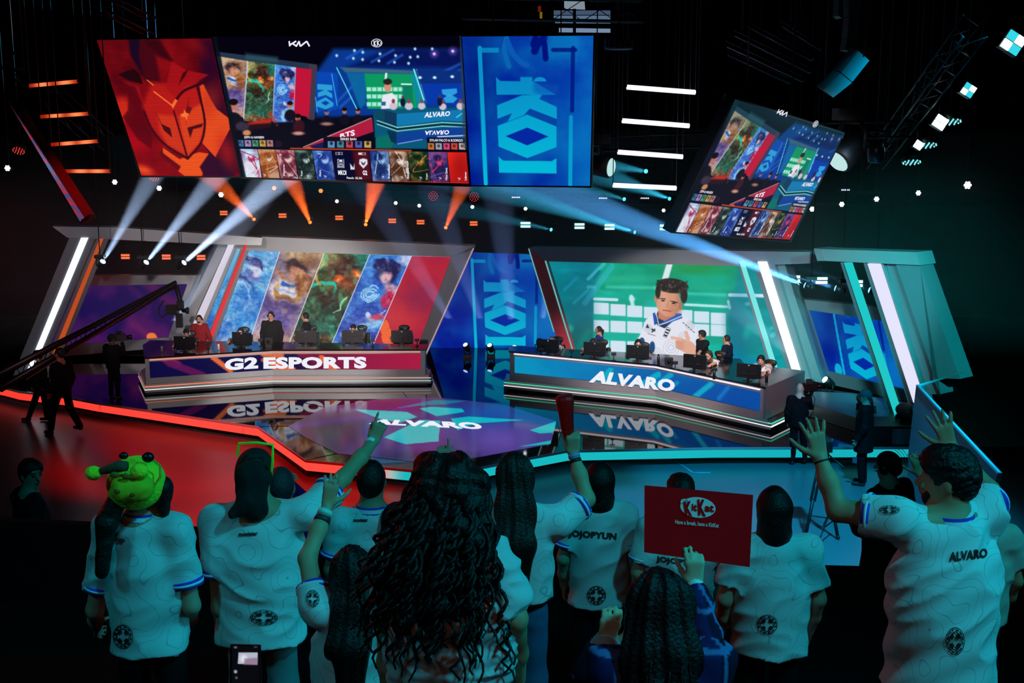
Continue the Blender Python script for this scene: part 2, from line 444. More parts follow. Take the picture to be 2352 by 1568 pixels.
def art_koi(A, bg=True):
    """blue club banner: bracket frame and the three stacked letters"""
    z = zz(1080, 60, 4.125); c = lambda x, y: (1080+x/4.125, 60+y/4.125)
    if bg:
        A.lgrad(c(0, 700), c(1100, 500), '#001a80', '#0a6ab8')
        A.noise(80, '#0018a0', '#0878c0', .5, 11, .3, .7, .9)
        A.ell(*c(60, 400), 30, 90, '#001478', .7, 40); A.ell(*c(1080, 1100), 60, 90, '#0880c4', .6, 60)
        A.ell(*c(180, 1420), 30, 30, '#001c84', .7, 25); A.ell(*c(150, 1150), 50, 40, '#0840b0', .5, 30)
    cy1, cy2 = '#0a90c8', '#04b8d8'
    def part(fn, c0=cy1, c1=cy2):
        m = Art(A.X, A.Y); m.clip = A.clip; fn(m); a = m.c[..., 0]
        t = np.clip((A.Y-170)/220, 0, 1)[..., None]
        col = hexc(c0)*(1-t)+hexc(c1)*t; A.c[:] = A.c*(1-a[..., None])+col*a[..., None]
    w = '#ffffff'; m1 = .75
    part(lambda m: m.line(z((90, 205), (148, 1490)), 9.5, w, 1, m1))
    part(lambda m: m.poly(z((70, 205), (270, 205), (270, 250), (72, 250)), w, .8, m1))
    A.line(z((785, 225), (995, 225)), 9.5, '#021a78', .9, m1); A.line(z((975, 205), (965, 800)), 9.5, '#02187c', .85, m1)
    part(lambda m: m.line(z((955, 860), (948, 1505)), 9, w, .75, m1))
    A.curve(z((345, 110), (325, 230), (368, 385)), 11, '#0a62b0', .9, 1.2); A.curve(z((350, 140), (400, 250), (480, 340), (540, 370)), 12, '#0a58b0', .8, 1.5)
    A.curve(z((620, 110), (600, 180), (690, 130), (715, 310)), 13, '#021078', .85, 1.2)
    A.curve(z((700, 110), (640, 170), (610, 240)), 16, '#02127c', .8, 2)
    # K (turned)
    part(lambda m: m.poly(z((245, 482), (285, 520), (476, 522), (476, 482), (588, 482), (588, 520), (600, 524), (812, 650), (250, 650)), w, .9, m1))
    A.poly(z((600, 524), (690, 540), (830, 560), (830, 650), (660, 650), (600, 620)), '#0a50b0', .6, 8)
    part(lambda m: m.poly([c(662+60*math.cos(math.pi*i/12), 524-42*math.sin(math.pi*i/12)) for i in range(13)], w, .95, m1))
    part(lambda m: m.poly(z((255, 750), (490, 655), (590, 650), (680, 650), (655, 690), (820, 765), (820, 880), (565, 780), (510, 842), (355, 905), (395, 825), (258, 878)), w, .95, m1))
    A.poly(z((520, 830), (565, 782), (820, 880), (820, 950), (540, 840)), '#04409c', .8, 1)
    # O
    part(lambda m: m.poly(z((540, 838), (818, 952), (818, 1145), (540, 1250), (268, 1140), (260, 945)), w, 1, m1))
    A.poly(z((540, 960), (742, 1046), (540, 1130), (335, 1042)), '#0428a0', 1, m1)
    # I
    part(lambda m: m.poly(z((270, 1238), (312, 1273), (770, 1280), (818, 1250), (818, 1395), (274, 1388)), w, 1, m1))
koi_mid = lambda X, Y: (1139+(X-1110)/.698, 177+(Y-642)/.685)
koi_side = homog([(1935, 738), (2003, 750), (2022, 858), (1954, 845)], [(1140, 178), (1278, 178), (1278, 337), (1146, 335)])

def splash(A, q, k):
    """one slanted picture panel of the draft wall: loose painted clouds and light, q = the panel's corners"""
    (x0, y0), (x1, y1), (x2, y2), (x3, y3) = q
    w = x1-x0; h = y3-y0
    def P(u, v):
        return (x0+(x1-x0)*u)*(1-v)+(x3+(x2-x3)*u)*v, (y0+(y1-y0)*u)*(1-v)+(y3+(y2-y3)*u)*v
    m = Art(A.X, A.Y); m.poly(q, '#ffffff', 1, .7); old = A.clip; cl = m.c[..., 0]
    A.clip = cl if old is None else cl*old
    s = w/100.; X0, Y0 = A.X, A.Y
    for f_, a_ in ((26, 6), (9, 2.0), (4, 1.)):
        A.X = A.X+(fbm(X0/(f_*s), Y0/(f_*s), 60+k, 2)-.5)*2*a_*s; A.Y = A.Y+(fbm(X0/(f_*s)+9, Y0/(f_*s), 80+k, 2)-.5)*2*a_*s
    def B(u, v, ru, rv, col, a=.9, bl=None, rot=0.):
        x, y = P(u, v); A.ell(x, y, ru*w, rv*w, col, a, (.25*min(ru, rv)*w if bl is None else bl*w), rot)
    def C(pts, wd, col, a=.9, bl=.02, tp=.3): A.curve([P(*p) for p in pts], wd*w, col, a, bl*w+.6, tp)
    if k == 0:
        A.lgrad(P(.5, 0), P(.5, 1), '#9fd8ee', '#0a70d8'); A.noise(40*s, '#0a60d0', '#30c0f8', .55, 5, .35, .65)
        A.lgrad(P(.5, 0), P(.5, .3), '#a8e0f0', '#58b8e8', .6); B(.3, .8, .5, .35, '#1440a8', .7, .3); B(.8, .55, .4, .3, '#0a58c8', .7, .3)
        A.noise(22*s, '#1060d0', '#e0e8f8', .35, 8, .5, .75, .6); B(.5, .98, .5, .2, '#7888c8', .7, .2)
        B(.52, .2, .24, .13, '#e4e8f8', .9, .06, .4); B(.5, .15, .2, .1, '#4a4a98', .95, .05, .3); C([(.2, .1), (.5, .12), (.72, .2)], .12, '#30306e')
        B(.55, .28, .3, .13, '#6a70b8', .9, .1, .5); C([(.1, .28), (.4, .3), (.75, .42)], .13, '#38408c'); C([(.15, .36), (.45, .36), (.7, .5)], .06, '#b8c8f0', .8)
        B(.62, .26, .1, .07, '#f0e0f0', .8, .04)
    elif k == 1:
        A.lgrad(P(.5, 0), P(.5, 1), '#c8a070', '#5848a0'); A.noise(30*s, '#403c88', '#d0b0a0', .6, 21, .3, .7)
        B(.5, .02, .5, .14, '#d8b888', .8, .15); B(.7, .1, .3, .12, '#7c4a2a', .8, .12)
        B(.5, .17, .27, .17, '#2e1c20', .95, .05, .3); B(.56, .23, .19, .15, '#d89070', .9, .06, .3); C([(.1, .22), (.3, .28), (.5, .34)], .15, '#b07860')
        B(.45, .42, .36, .22, '#e8e4f0', .95, .06, .3); C([(.2, .35), (.3, .46), (.5, .48), (.78, .5), (.82, .38), (.7, .3)], .09, '#c88a30', .95, .03, .8)
        C([(.3, .34), (.55, .36), (.75, .34)], .08, '#2860b8'); C([(.2, .38), (.5, .42), (.7, .44)], .05, '#a0b0e0', .8)
        B(.85, .36, .2, .22, '#8c4c28', .85, .08); C([(.6, .28), (.8, .26), (.95, .35)], .1, '#a86a38')
        B(.55, .58, .35, .2, '#4a3470', .8, .15); B(.4, .75, .4, .25, '#6a58b0', .7, .3); B(.5, .93, .6, .16, '#e0a070', .75, .2); B(.2, .8, .2, .2, '#f0e0d8', .5, .2)
    elif k == 2:
        A.lgrad(P(.5, 0), P(.5, 1), '#7a7030', '#0a3028'); A.noise(30*s, '#04201c', '#386838', .6, 31, .3, .7)
        B(.6, .16, .42, .28, '#3c1c14', .95, .08); A.noise(10*s, '#000000', '#a06030', .18, 37, .3, .7)
        B(.55, .28, .12, .1, '#ff7020', .95, .05); B(.9, .22, .12, .09, '#ff6018', .95, .05); B(.56, .3, .05, .04, '#ffe090', 1, .03); B(.9, .22, .05, .04, '#ffd080', 1, .03)
        B(.75, .33, .3, .12, '#c03810', .6, .15); B(.95, .05, .2, .3, '#0c8878', .7, .15); C([(0, .36), (.2, .32), (.5, .34), (.62, .5), (.66, .6)], .07, '#20c8a8', .95, .02, .6)
        C([(.05, .1), (.02, .25), (.2, .35)], .12, '#c8a048', .8); B(.1, .05, .2, .2, '#d8d080', .6, .15)
        B(.5, .5, .3, .2, '#301810', .8, .12); B(.8, .62, .3, .18, '#20302c', .8, .12); C([(.9, .46), (.82, .54), (.85, .6), (.75, .66)], .025, '#b8e8b0', .9)
        B(.3, .75, .4, .25, '#30604a', .6, .25); B(.4, .92, .5, .14, '#c04828', .7, .15); B(.7, .8, .3, .12, '#10887c', .5, .2)
    elif k == 3:
        A.lgrad(P(.5, 0), P(.5, 1), '#2868d0', '#4848a8'); A.noise(26*s, '#1040b0', '#48a0f0', .6, 41, .3, .7)
        B(.1, .05, .3, .25, '#4898e8', .7, .2); B(.95, .03, .2, .16, '#e0e0f8', .8, .08)
        C([(.35, .1), (.45, .12), (.6, .1), (.8, .14)], .3, '#20205c', .95, .05, .8); B(.6, .2, .26, .2, '#1c1a4c', .95, .06); B(.62, .24, .12, .13, '#f0b8c0', .95, .05, .3); B(.85, .36, .16, .14, '#e8a8b0', .85, .06)
        B(.4, .42, .24, .22, '#3090f0', .7, .12)
        for r in (.2, .14, .08): C([(.4+r*math.cos(t), .42+r*1.0*math.sin(t)*.45) for t in (0, .8, 1.6, 2.4, 3.2, 4, 4.8, 5.6)], .025, '#a8e0ff', .9, .015, .8)
        B(.92, .5, .2, .24, '#c81040', .95, .07, .4); B(.85, .62, .3, .1, '#2848b8', .8, .08); C([(.5, .64), (.7, .7), (.95, .6)], .1, '#d0d8f8', .8); B(.82, .68, .2, .08, '#d01838', .95, .05)
        B(.5, .78, .3, .16, '#5868c0', .7, .15); C([(.95, .75), (.6, .78), (.45, .88), (.55, .97)], .13, '#88c8f8', .85, .06, .8); B(.85, .93, .2, .12, '#4038a0', .7, .1)
    else:
        A.lgrad(P(.5, 0), P(.5, 1), '#b01c38', '#c02840'); A.noise(60*s, '#8a2048', '#d02c3c', .5, 51, .3, .7)
        B(.6, .45, .4, .3, '#8c2850', .6, .35); B(.3, .7, .4, .25, '#d83c40', .7, .3)
        A.poly([P(-.1, .76), P(.05, .72), P(.5, 1.0), P(.25, 1.02)], '#ff7038', .95, 1.)
        A.mix('#200010', .12*(np.sin(A.Y*2.2) > .3))
    A.X, A.Y = X0, Y0
    if k < 4:
        g = np.clip((fbm(X0/(7*s), Y0/(5*s), 90+k, 4)-.5)*2.6, -1, 1)
        A.mix('#ffffff', np.clip(g, 0, 1)*.2); A.mix('#080820', np.clip(-g, 0, 1)*.3)
        g = fbm(X0/(16*s)+3, Y0/(20*s), 95+k, 4); A.mix((('#e0f4ff', '#ffe0a0', '#60ffc0', '#c0e0ff')[k]), np.clip((g-.56)*5, 0, 1)*.35)
    A.clip = old
SPL = [[(565, 568), (643, 576.5), (570, 793), (430, 793)],
       [(643, 576.5), (745, 580), (662, 794), (570, 793)],
       [(745, 580), (849, 585), (760, 794), (662, 794)],
       [(849, 585), (945, 588), (856, 794), (760, 794)],
       [(945, 588), (1040, 590), (962, 795), (856, 794)]]
def art_draft_wall(A):
    A.fill('#1878d0')
    A.lgrad((545, 568), (430, 794), '#70c0e8', '#1060c8')
    for k, q in enumerate(SPL): splash(A, q, k)
    for k in range(1, 5): A.line([SPL[k][0], SPL[k][3]], 1.6, '#e8f0ff', .95, .7)
    for (x, y) in ((790, 784), (880, 796)): pass

def art_team_wall(A):
    z = zz(1000, 520, 2.735); c = lambda x, y: (1000+x/2.735, 520+y/2.735)
    A.lgrad(c(700, 300), c(1000, 800), '#0a78a8', '#065a68'); A.noise(60, '#0a5a80', '#0a88a8', .5, 61, .3, .7, .6)
    # right cyan field
    A.poly(z((1850, 230), (2150, 230), (2400, 1000), (1800, 1000)), '#088ca4', .9, 20)
    A.poly(z((1040, 210), (1900, 220), (1880, 440), (1000, 420)), '#08a078', .95, 8)
    A.poly(z((995, 400), (1850, 420), (1840, 900), (985, 860)), '#06b09c', 1, 3)
    A.noise(50, '#048868', '#10c0a8', .35, 63, .35, .7, 0, 2.5)
    A.ell(*c(1650, 260), 70, 14, '#3c9830', .5, 14); A.ell(*c(1200, 330), 60, 8, '#30b890', .5, 10)
    A.line(z((1080, 380), (1380, 385), (1560, 420), (1820, 430)), 5, '#60e0c8', .7, 6)
    A.line(z((1000, 395), (1100, 420)), 3, '#50d0c0', .4, 5)
    # rows of pale windows
    for ry, x0, x1 in ((520, 1000, 1840), (630, 990, 1840), (755, 990, 1480)):
        n = 8
        for i in range(n):
            xa = 1000+i*105
            if xa > x1-40: break
            sl = (i*4 if ry > 560 else i*9)
            A.poly(z((xa, ry-38+sl), (xa+85, ry-34+sl), (xa+85, ry+28+sl), (xa, ry+24+sl)), '#dce8f8', .95, 1.6, 2)
    A.line(z((1000, 455), (1140, 460)), 7, '#e0ecf8', .9, 1.5)
    A.line(z((1230, 440), (1240, 500)), 9, '#c8eef0', .9, 2); A.ell(*c(1235, 455), 7, 6, '#c8eef0', .8, 3)
    A.line(z((1460, 380), (1580, 470)), 0, '#ffffff', 0)
    A.line(z((1570, 490), (1850, 505)), 6, '#d8f4f8', .85, 1.5)
    A.line(z((1470, 240), (1440, 340)), 14, '#e8f0fa', .95, 2)
    A.line(z((1850, 430), (2070, 435)), 8, '#d8e8ff', 1, 1.2); A.line(z((1840, 470), (1850, 515)), 6, '#c0f4f4', .9, 1.5)
    A.ell(*c(1960, 487), 7, 4.5, '#98c8e0', .8, 2); A.line(z((2040, 385), (2090, 330)), 5, '#30a0c8', .6, 2)
    # soft figures and strokes
    A.line(z((940, 480), (1110, 250)), 13, '#38b8d0', .55, 1.5); A.line(z((960, 330), (1060, 235)), 8, '#58c8dc', .6, 1.5)
    A.line(z((870, 480), (960, 400)), 7, '#38b8cc', .5, 2); A.line(z((1000, 320), (1030, 285)), 8, '#0a7090', .8, 1.5); A.line(z((960, 380), (1000, 380)), 8, '#58c4d0', .6, 2)
    A.line(z((810, 400), (890, 320)), 6, '#2898d0', .5, 4)
    A.ell(*c(890, 720), 30, 46, '#045848', .6, 20, .2); A.ell(*c(920, 560), 26, 70, '#0a6480', .5, 25); A.ell(*c(850, 640), 6, 8, '#20a890', .8, 4); A.line(z((900, 760), (960, 660)), 12, '#109078', .5, 8)
    A.ell(*c(1900, 620), 24, 60, '#05607c', .7, 20, -.1); A.ell(*c(1960, 660), 8, 16, '#10b0a0', .8, 6, .3); A.ell(*c(1860, 790), 22, 34, '#0678a0', .6, 14); A.ell(*c(1950, 560), 30, 60, '#0890a0', .4, 20)
    A.line(z((2110, 640), (2150, 620)), 9, '#38b8c0', .8, 1.2); A.line(z((2115, 685), (2150, 660)), 9, '#40c0c8', .8, 1.2); A.poly(z((1850, 820), (2100, 860), (2200, 1000), (1850, 1000)), '#0a80c0', .7, 20)
    # the player's portrait
    A.poly(z((1400, 540), (1330, 590), (1290, 690), (1255, 740), (1300, 860), (1640, 900), (1650, 790), (1660, 720), (1620, 620), (1550, 560)), '#e4e6f2', 1, 1.5, 3)
    A.noise(9, '#d0d4e4', '#f4f4fc', 0., 1)
    for (x, y, r) in ((1560, 700, 14), (1480, 760, 18), (1390, 800, 14), (1600, 620, 10), (1340, 640, 9)):
        for q in (1, .66, .35):
            A.curve([(c(x, y)[0]+r*q*math.cos(t)*(1+.2*math.sin(3*t)), c(x, y)[1]+r*q*math.sin(t)) for t in np.linspace(0, 6.3, 9)], .7, '#a0a8b4', .7, .7, 1)
    A.poly(z((1640, 700), (1660, 760), (1630, 830), (1620, 760)), '#b8c0c8', .5, 3)
    A.poly(z((1380, 565), (1395, 620), (1440, 640), (1510, 580), (1500, 540), (1400, 530)), '#12304a', 1, 1)
    A.poly(z((1365, 545), (1380, 540), (1395, 610), (1375, 620)), '#1c50b0', 1, .8); A.line(z((1388, 548), (1402, 612)), 1.6, '#e8f0ff', 1, .6)
    A.poly(z((1500, 545), (1545, 545), (1552, 575), (1450, 612), (1395, 625)), '#1858b8', 1, .8); A.line(z((1548, 562), (1450, 604), (1400, 620)), 2, '#d8e8ff', 1, .6)
    A.poly(z((1400, 520), (1500, 520), (1505, 560), (1440, 595), (1400, 575)), '#c07860', 1, 1.5)
    A.ell(*c(1464, 478), 28, 31, '#d89878', 1, 1.2, -.12); A.poly(z((1400, 470), (1530, 490), (1500, 560), (1450, 568), (1415, 540)), '#d89474', 1, 2)
    A.ell(*c(1386, 455), 4, 9, '#c88468', 1, 1); A.ell(*c(1540, 500), 4, 9, '#b87058', 1, 1.2)
    A.ell(*c(1505, 520), 13, 12, '#c07c60', .6, 6)
    A.ell(*c(1430, 480), 9, 24, '#e4ac90', .6, 9); A.ell(*c(1530, 470), 7, 24, '#a86c54', .5, 7)
    A.ell(*c(1488, 372), 37, 17, '#2c2422', 1, 1.5, .1); A.ell(*c(1398, 412), 6, 15, '#2c2422', 1, 1.5); A.ell(*c(1562, 428), 8, 20, '#2a2220', 1, 1.5)
    A.poly(z((1400, 400), (1440, 395), (1500, 402), (1550, 425), (1560, 450), (1580, 400), (1500, 350), (1400, 360)), '#2a2220', 1, 1.5)
    for i in range(150):
        r = random.Random(i); x = r.uniform(1392, 1586); y = r.uniform(332, 408)+max(0, x-1500)*.15
        A.ell(*c(x, y), r.uniform(1.2, 2.8), r.uniform(1, 2), ('#5c544e', '#181414', '#3c3430', '#0e0c0c')[i % 4], .75, 1.0, r.uniform(0, 3))
    A.line(z((1405, 452), (1445, 455)), 2.2, '#2a1a18', 1, .8); A.line(z((1478, 468), (1525, 478)), 2.4, '#2a1a18', 1, .8)
    A.ell(*c(1430, 466), 4.2, 1.8, '#3c241c', 1, .8); A.ell(*c(1497, 482), 4.4, 1.8, '#3c241c', 1, .8); A.ell(*c(1430, 466), 1.2, 1.2, '#0c0808', 1, .5); A.ell(*c(1497, 482), 1.2, 1.2, '#0c0808', 1, .5)
    for x, y in ((1428, 470), (1500, 487)): A.curve([(c(x, y)[0]+10*math.cos(t), c(x, y)[1]+9*math.sin(t)) for t in np.linspace(0, 6.3, 12)], .8, '#c0a898', .9, .6, 1)
    A.line(z((1465, 470), (1455, 508)), 1.8, '#b87860', .8, 1.2); A.line(z((1430, 525), (1478, 532)), 2.4, '#b04848', 1, .8)
    # hand pointing at the crest
    A.poly(z((1530, 700), (1610, 730), (1660, 790), (1640, 830), (1530, 765), (1512, 730)), '#e0a890', 1, 1.5, 2)
    A.line(z((1485, 697), (1540, 708)), 6, '#e8b09c', 1, 1); A.line(z((1575, 665), (1590, 715)), 8, '#e8b09c', 1, 1)
    for i in range(3): A.line(z((1515, 722+i*17), (1560, 728+i*17)), 5, '#d89c88', 1, .9); A.line(z((1515, 731+i*17), (1550, 736+i*17)), .9, '#a06858', .8, .7)
    # sleeve marks, chest marks
    A.poly(z((1432, 685), (1458, 632), (1478, 642), (1452, 698)), '#e8eaf4', 1, .6)
    for a, b in (((1432, 688), (1455, 632)), ((1455, 632), (1475, 640)), ((1450, 697), (1478, 645)), ((1432, 688), (1450, 697))): A.line(z(a, b), 1.1, '#202838', 1, .6)
    for k in range(3): A.line(z((1440+k*8, 682-k*17), (1452+k*8, 686-k*17)), 3.5, '#101828', 1, .7)
    A.poly(z((1322, 635), (1332, 610), (1344, 640)), '#182028', 1, 1); A.line(z((1360, 645), (1378, 655)), 3, '#182028', 1, 1); A.line(z((1378, 645), (1362, 662)), 3, '#182028', 1, 1); A.line(z((1335, 672), (1382, 686)), 1.6, '#686c78', .8, 1)
    A.ell(*c(1296, 730), 7, 12, '#184878', 1, 1, .1); A.ell(*c(1360, 762), 7, 15, '#184878', 1, 1, .1)
    for k in range(5): A.line(z((1555+k*16, 603+k*14), (1563+k*16, 609+k*14)), 1.8, '#303848', .9, .7)

def thumb(A, q, k):
    cols = [('#4aa0d8', '#a82050', '#e8f0f8'), ('#c88048', '#e8d8c0', '#8a3c18'), ('#c04858', '#e8d0d0', '#5a1828'), ('#385850', '#c8e0d0', '#101c20'), ('#3878d8', '#a8d0f8', '#182c80'),
            ('#2858b8', '#a8d0f0', '#101c50'), ('#a08068', '#f0e4d8', '#4a2818'), ('#1c5038', '#e09030', '#081c14'), ('#4868c8', '#e84070', '#1c1848'), ('#e82818', '#e82818', '#a81018')][k % 10]
    m = Art(A.X, A.Y); m.poly(q, '#ffffff', 1, .6); old = A.clip; A.clip = m.c[..., 0]
    x0 = min(p[0] for p in q); x1 = max(p[0] for p in q); y0 = min(p[1] for p in q); y1 = max(p[1] for p in q); w = x1-x0; h = y1-y0
    A.lgrad((x0, y0), (x1, y1), cols[0], cols[2])
    if k % 10 != 9:
        A.noise(w*.3, cols[2], cols[1], .55, 70+k, .35, .7, .5); r = random.Random(k)
        cx = x0+w*.5
        A.ell(cx, y0+h*.58, w*.3, h*.22, cols[2], .8, w*.1, .4); A.ell(cx+w*.05, y0+h*.3, w*.15, h*.14, cols[1], .9, w*.05); A.ell(cx-w*.05, y0+h*.2, w*.2, h*.1, cols[2], .9, w*.06, .3)
        for i in range(5): A.curve([(x0+w*r.random(), y0+h*r.random()) for _ in range(3)], w*.05, cols[r.choice((0, 1, 2))], .7, 1, .3)
    else: A.ell(x0+w*.6, y0+h*.45, w*.3, h*.35, '#a01414', .8, w*.3)
    A.clip = old

def art_feed(A):
    """the broadcast picture: two teams, the draft row, the two sponsors' strip on top"""
    z = zz(480, 60, 3.92); c = lambda x, y: (480+x/3.92, 60+y/3.92)
    def B(x, y, rx, ry, col, a=1, bl=6, rot=0.): A.ell(*c(x, y), rx/3.92, ry/3.92, col, a, bl/3.92+.4, rot)
    def L(p, w, col, a=1, bl=3): A.line(z(*p), w/3.92, col, a, bl/3.92+.4)
    def Q(p, col, a=1, bl=3): A.poly(z(*p), col, a, bl/3.92+.4)
    A.fill('#05030f')
    Q(((1120, 205), (2300, 205), (2320, 820), (960, 820), (960, 420)), '#0a3890', 1, 30)
    Q(((1600, 205), (2300, 205), (2300, 380), (1250, 370)), '#060c48', .8, 40); A.noise(20, '#04186c', '#1060b8', 0., 1)
    # left wall of pictures in the feed
    Q(((40, 225), (970, 345), (960, 430), (50, 270)), '#24344c', 1, 3); Q(((330, 245), (620, 280), (620, 330), (330, 300)), '#2c5460', .8, 20)
    Q(((900, 340), (975, 350), (950, 860), (880, 830)), '#403848', 1, 3)
    base = A.clip
    splash(A, z((60, 268), (350, 315), (310, 820), (190, 820)), 1)
    Q(((60, 268), (140, 500), (220, 820), (150, 820)), '#1c2c88', .8, 8)
    splash(A, z((350, 315), (597, 345), (560, 900), (310, 850)), 2)
    splash(A, z((597, 345), (782, 372), (760, 870), (575, 870)), 3)
    Q(((782, 372), (925, 390), (900, 820), (765, 790)), '#c01438', 1, 3)
    L(((348, 318), (312, 830)), 9, '#c8d0f0'); L(((598, 350), (572, 850)), 7, '#b8c8f0'); L(((780, 372), (765, 760)), 5, '#e0b0c0')
    Q(((350, 870), (560, 830), (555, 910), (340, 940)), '#c82818', .9, 10); L(((545, 780), (612, 890)), 26, '#c03018', .8, 14); B(612, 890, 12, 12, '#ffd8b0', 1, 8)
    # left floor, the players on their bench
    Q(((180, 900), (1480, 800), (1500, 1100), (240, 1100)), '#0c0c1c', .85, 10)
    for x, y, s in ((800, 860, 1.), (1060, 800, .85), (1220, 790, .8), (1340, 790, .8), (220, 760, 1.5), (730, 740, .9)):
        B(x, y+70*s, 55*s, 60*s, '#14101c', 1, 8); B(x, y-30*s, 24*s, 30*s, '#c07060', 1, 5); B(x, y-52*s, 28*s, 20*s, '#140c10', 1, 5)
    B(810, 900, 50, 60, '#3c1420', .9, 10); B(805, 965, 50, 16, '#d09080', 1, 8); B(1060, 880, 50, 14, '#d09080', .8, 8); B(340, 960, 36, 26, '#d08858', 1, 8); B(300, 900, 60, 40, '#40384c', .8, 10); B(620, 1060, 40, 30, '#201428', 1, 5)
    Q(((1090, 985), (1470, 830), (1480, 950), (1160, 1060), (860, 1095), (1010, 1020)), '#b01c40', 1, 3); L(((850, 1090), (1090, 985), (1460, 828)), 6, '#f0c0b8', 1); Q(((860, 1095), (1100, 1020), (1080, 1095)), '#101c58', 1, 4)
    # blue centre and lights
    for x, y in ((1150, 265), (1310, 220), (1385, 235), (1300, 290), (1383, 300), (1540, 250), (1530, 312), (1680, 265), (1670, 325), (1812, 280), (1880, 275), (1797, 335), (1855, 205), (2010, 205)): B(x, y, 11, 12, '#c0f4ff', 1, 8)
    for x, y in ((2028, 250), (2195, 225)): B(x, y, 30, 30, '#9060d0', .6, 30); B(x, y, 12, 12, '#ffd0ff', 1, 8)
    for p in (((1240, 290), (1380, 210)), ((1465, 322), (1660, 215)), ((1610, 335), (1740, 260)), ((975, 770), (1100, 580)), ((1060, 780), (1330, 500)), ((1970, 480), (2260, 340)), ((2115, 475), (2260, 400)), ((1180, 730), (1280, 640))): L(p, 22, '#2868d8', .6, 10)
    Q(((970, 410), (1160, 420), (1160, 750), (950, 770)), '#0a48b8', .9, 10)
    for p in (((975, 520), (1110, 530), (1110, 580), (975, 570)), ((980, 600), (1050, 570), (1110, 610), (1110, 650), (1050, 620), (980, 640)), ((970, 680), (1050, 640), (1120, 690), (1120, 720), (1050, 750), (965, 720))): Q(p, '#30a8d8', .9, 3)
    Q(((1010, 690), (1050, 670), (1085, 692), (1050, 715)), '#0a40a8', 1, 3)
    L(((1150, 375), (1330, 745)), 9, '#60e8f0'); L(((1105, 430), (1155, 715)), 6, '#48c8e8'); L(((960, 640), (975, 770)), 5, '#48c8e8')
    # portrait wall in the feed
    Q(((1180, 370), (1860, 400), (1850, 430), (1230, 415)), '#40687c', .9, 8); Q(((1235, 415), (1420, 425), (1410, 700), (1360, 745)), '#0c68a0', .9, 10)
    Q(((1400, 425), (1830, 430), (1880, 740), (1430, 745)), '#0c9860', 1, 5); Q(((1820, 430), (1850, 430), (1960, 740), (1880, 740)), '#1088a0', 1, 4)
    for ry in (570, 635, 705):
        for i in range(7): Q(((1420+i*48, ry-20), (1460+i*48, ry-20), (1460+i*48, ry+16), (1420+i*48, ry+16)), '#b8f4e0', .9, 5)
    Q(((1740, 520), (1830, 520), (1840, 740), (1740, 740)), '#0a7860', .9, 12)
    L(((1596, 430), (1590, 480)), 20, '#d8f0f0'); L(((1735, 522), (1820, 524)), 14, '#d0f4f0')
    Q(((1560, 620), (1650, 600), (1700, 660), (1680, 745), (1550, 745)), '#e8e8f4', 1, 6); B(1610, 545, 32, 50, '#d09078', 1, 5); B(1608, 500, 40, 28, '#282020', 1, 6); Q(((1552, 680), (1592, 680), (1590, 715), (1552, 715)), '#185080', .9, 4)
    L(((1845, 390), (1935, 665)), 14, '#68f0f0'); L(((1870, 390), (1960, 690)), 8, '#c8c8e8', .7)
    Q(((1870, 395), (2290, 400), (2290, 520), (1900, 520)), '#0c2c78', .9, 6)
    for x, y in ((1900, 463), (2032, 463), (2190, 455)): B(x, y, 16, 12, '#c8ffff', 1, 6)
    Q(((1910, 520), (2285, 515), (2300, 700), (1960, 700)), '#0838a8', 1, 5); Q(((2095, 570), (2230, 560), (2235, 600), (2165, 640), (2100, 610)), '#30a8e0', .9, 4); Q(((2110, 650), (2165, 610), (2240, 650), (2200, 690), (2130, 690)), '#30a8e0', .9, 4)
    # desk of the other team, floor reflection
    Q(((1480, 800), (1600, 745), (2300, 735), (2310, 1000), (2320, 1110), (1500, 1100)), '#0a5878', 1, 8)
    Q(((1500, 1000), (1700, 960), (1640, 1100), (1500, 1100)), '#0c7060', .9, 15); Q(((1480, 760), (1590, 755), (1590, 900), (1500, 850)), '#0c4860', 1, 6)
    Q(((1580, 755), (1690, 785), (1690, 905), (1580, 860)), '#103858', 1, 3); Q(((1690, 790), (2300, 750), (2305, 860), (2100, 850), (1690, 900)), '#1478b0', 1, 3)
    for dy, w_ in ((0, 7), (32, 7)): L(((1515, 850+dy), (1695, 912+dy), (2100, 868+dy), (2305, 878+dy)), w_, '#a8f4e8')
    L(((1520, 868), (1695, 930), (2100, 884), (2305, 892)), 14, '#082838')
    Q(((1600, 935), (1690, 955), (1690, 1060), (1640, 1040)), '#0a3050', 1, 5); Q(((1690, 960), (2300, 905), (2310, 1000), (1960, 1020), (1690, 1060)), '#103c98', .9, 8)
    L(((1700, 1060), (1920, 1020)), 6, '#a8c0ff'); L(((2060, 995), (2300, 985)), 10, '#c8d8f8'); L(((2230, 820), (2280, 785)), 12, '#40c8e8')
    for x, y, s in ((1660, 700, 1), (1800, 700, 1), (1915, 700, .9), (2105, 705, .9), (2265, 700, 1)):
        B(x, y+20, 36*s, 34*s, '#d0c0d0', 1, 6); B(x, y-25, 16*s, 20*s, '#804848', 1, 4)
    for x, y in ((1745, 655), (2078, 650)): B(x, y+30, 22, 40, '#10183c', 1, 5); B(x, y-15, 10, 13, '#603838', 1, 3)
    # captions and small draft boxes
    Q(((230, 985), (600, 985), (600, 1095), (250, 1095)), '#080a20', .95, 2); Q(((1030, 995), (1500, 1000), (1500, 1100), (1030, 1095)), '#080a1c', .95, 2); Q(((1960, 1000), (2315, 1010), (2318, 1118), (1965, 1112)), '#080a20', .95, 2)
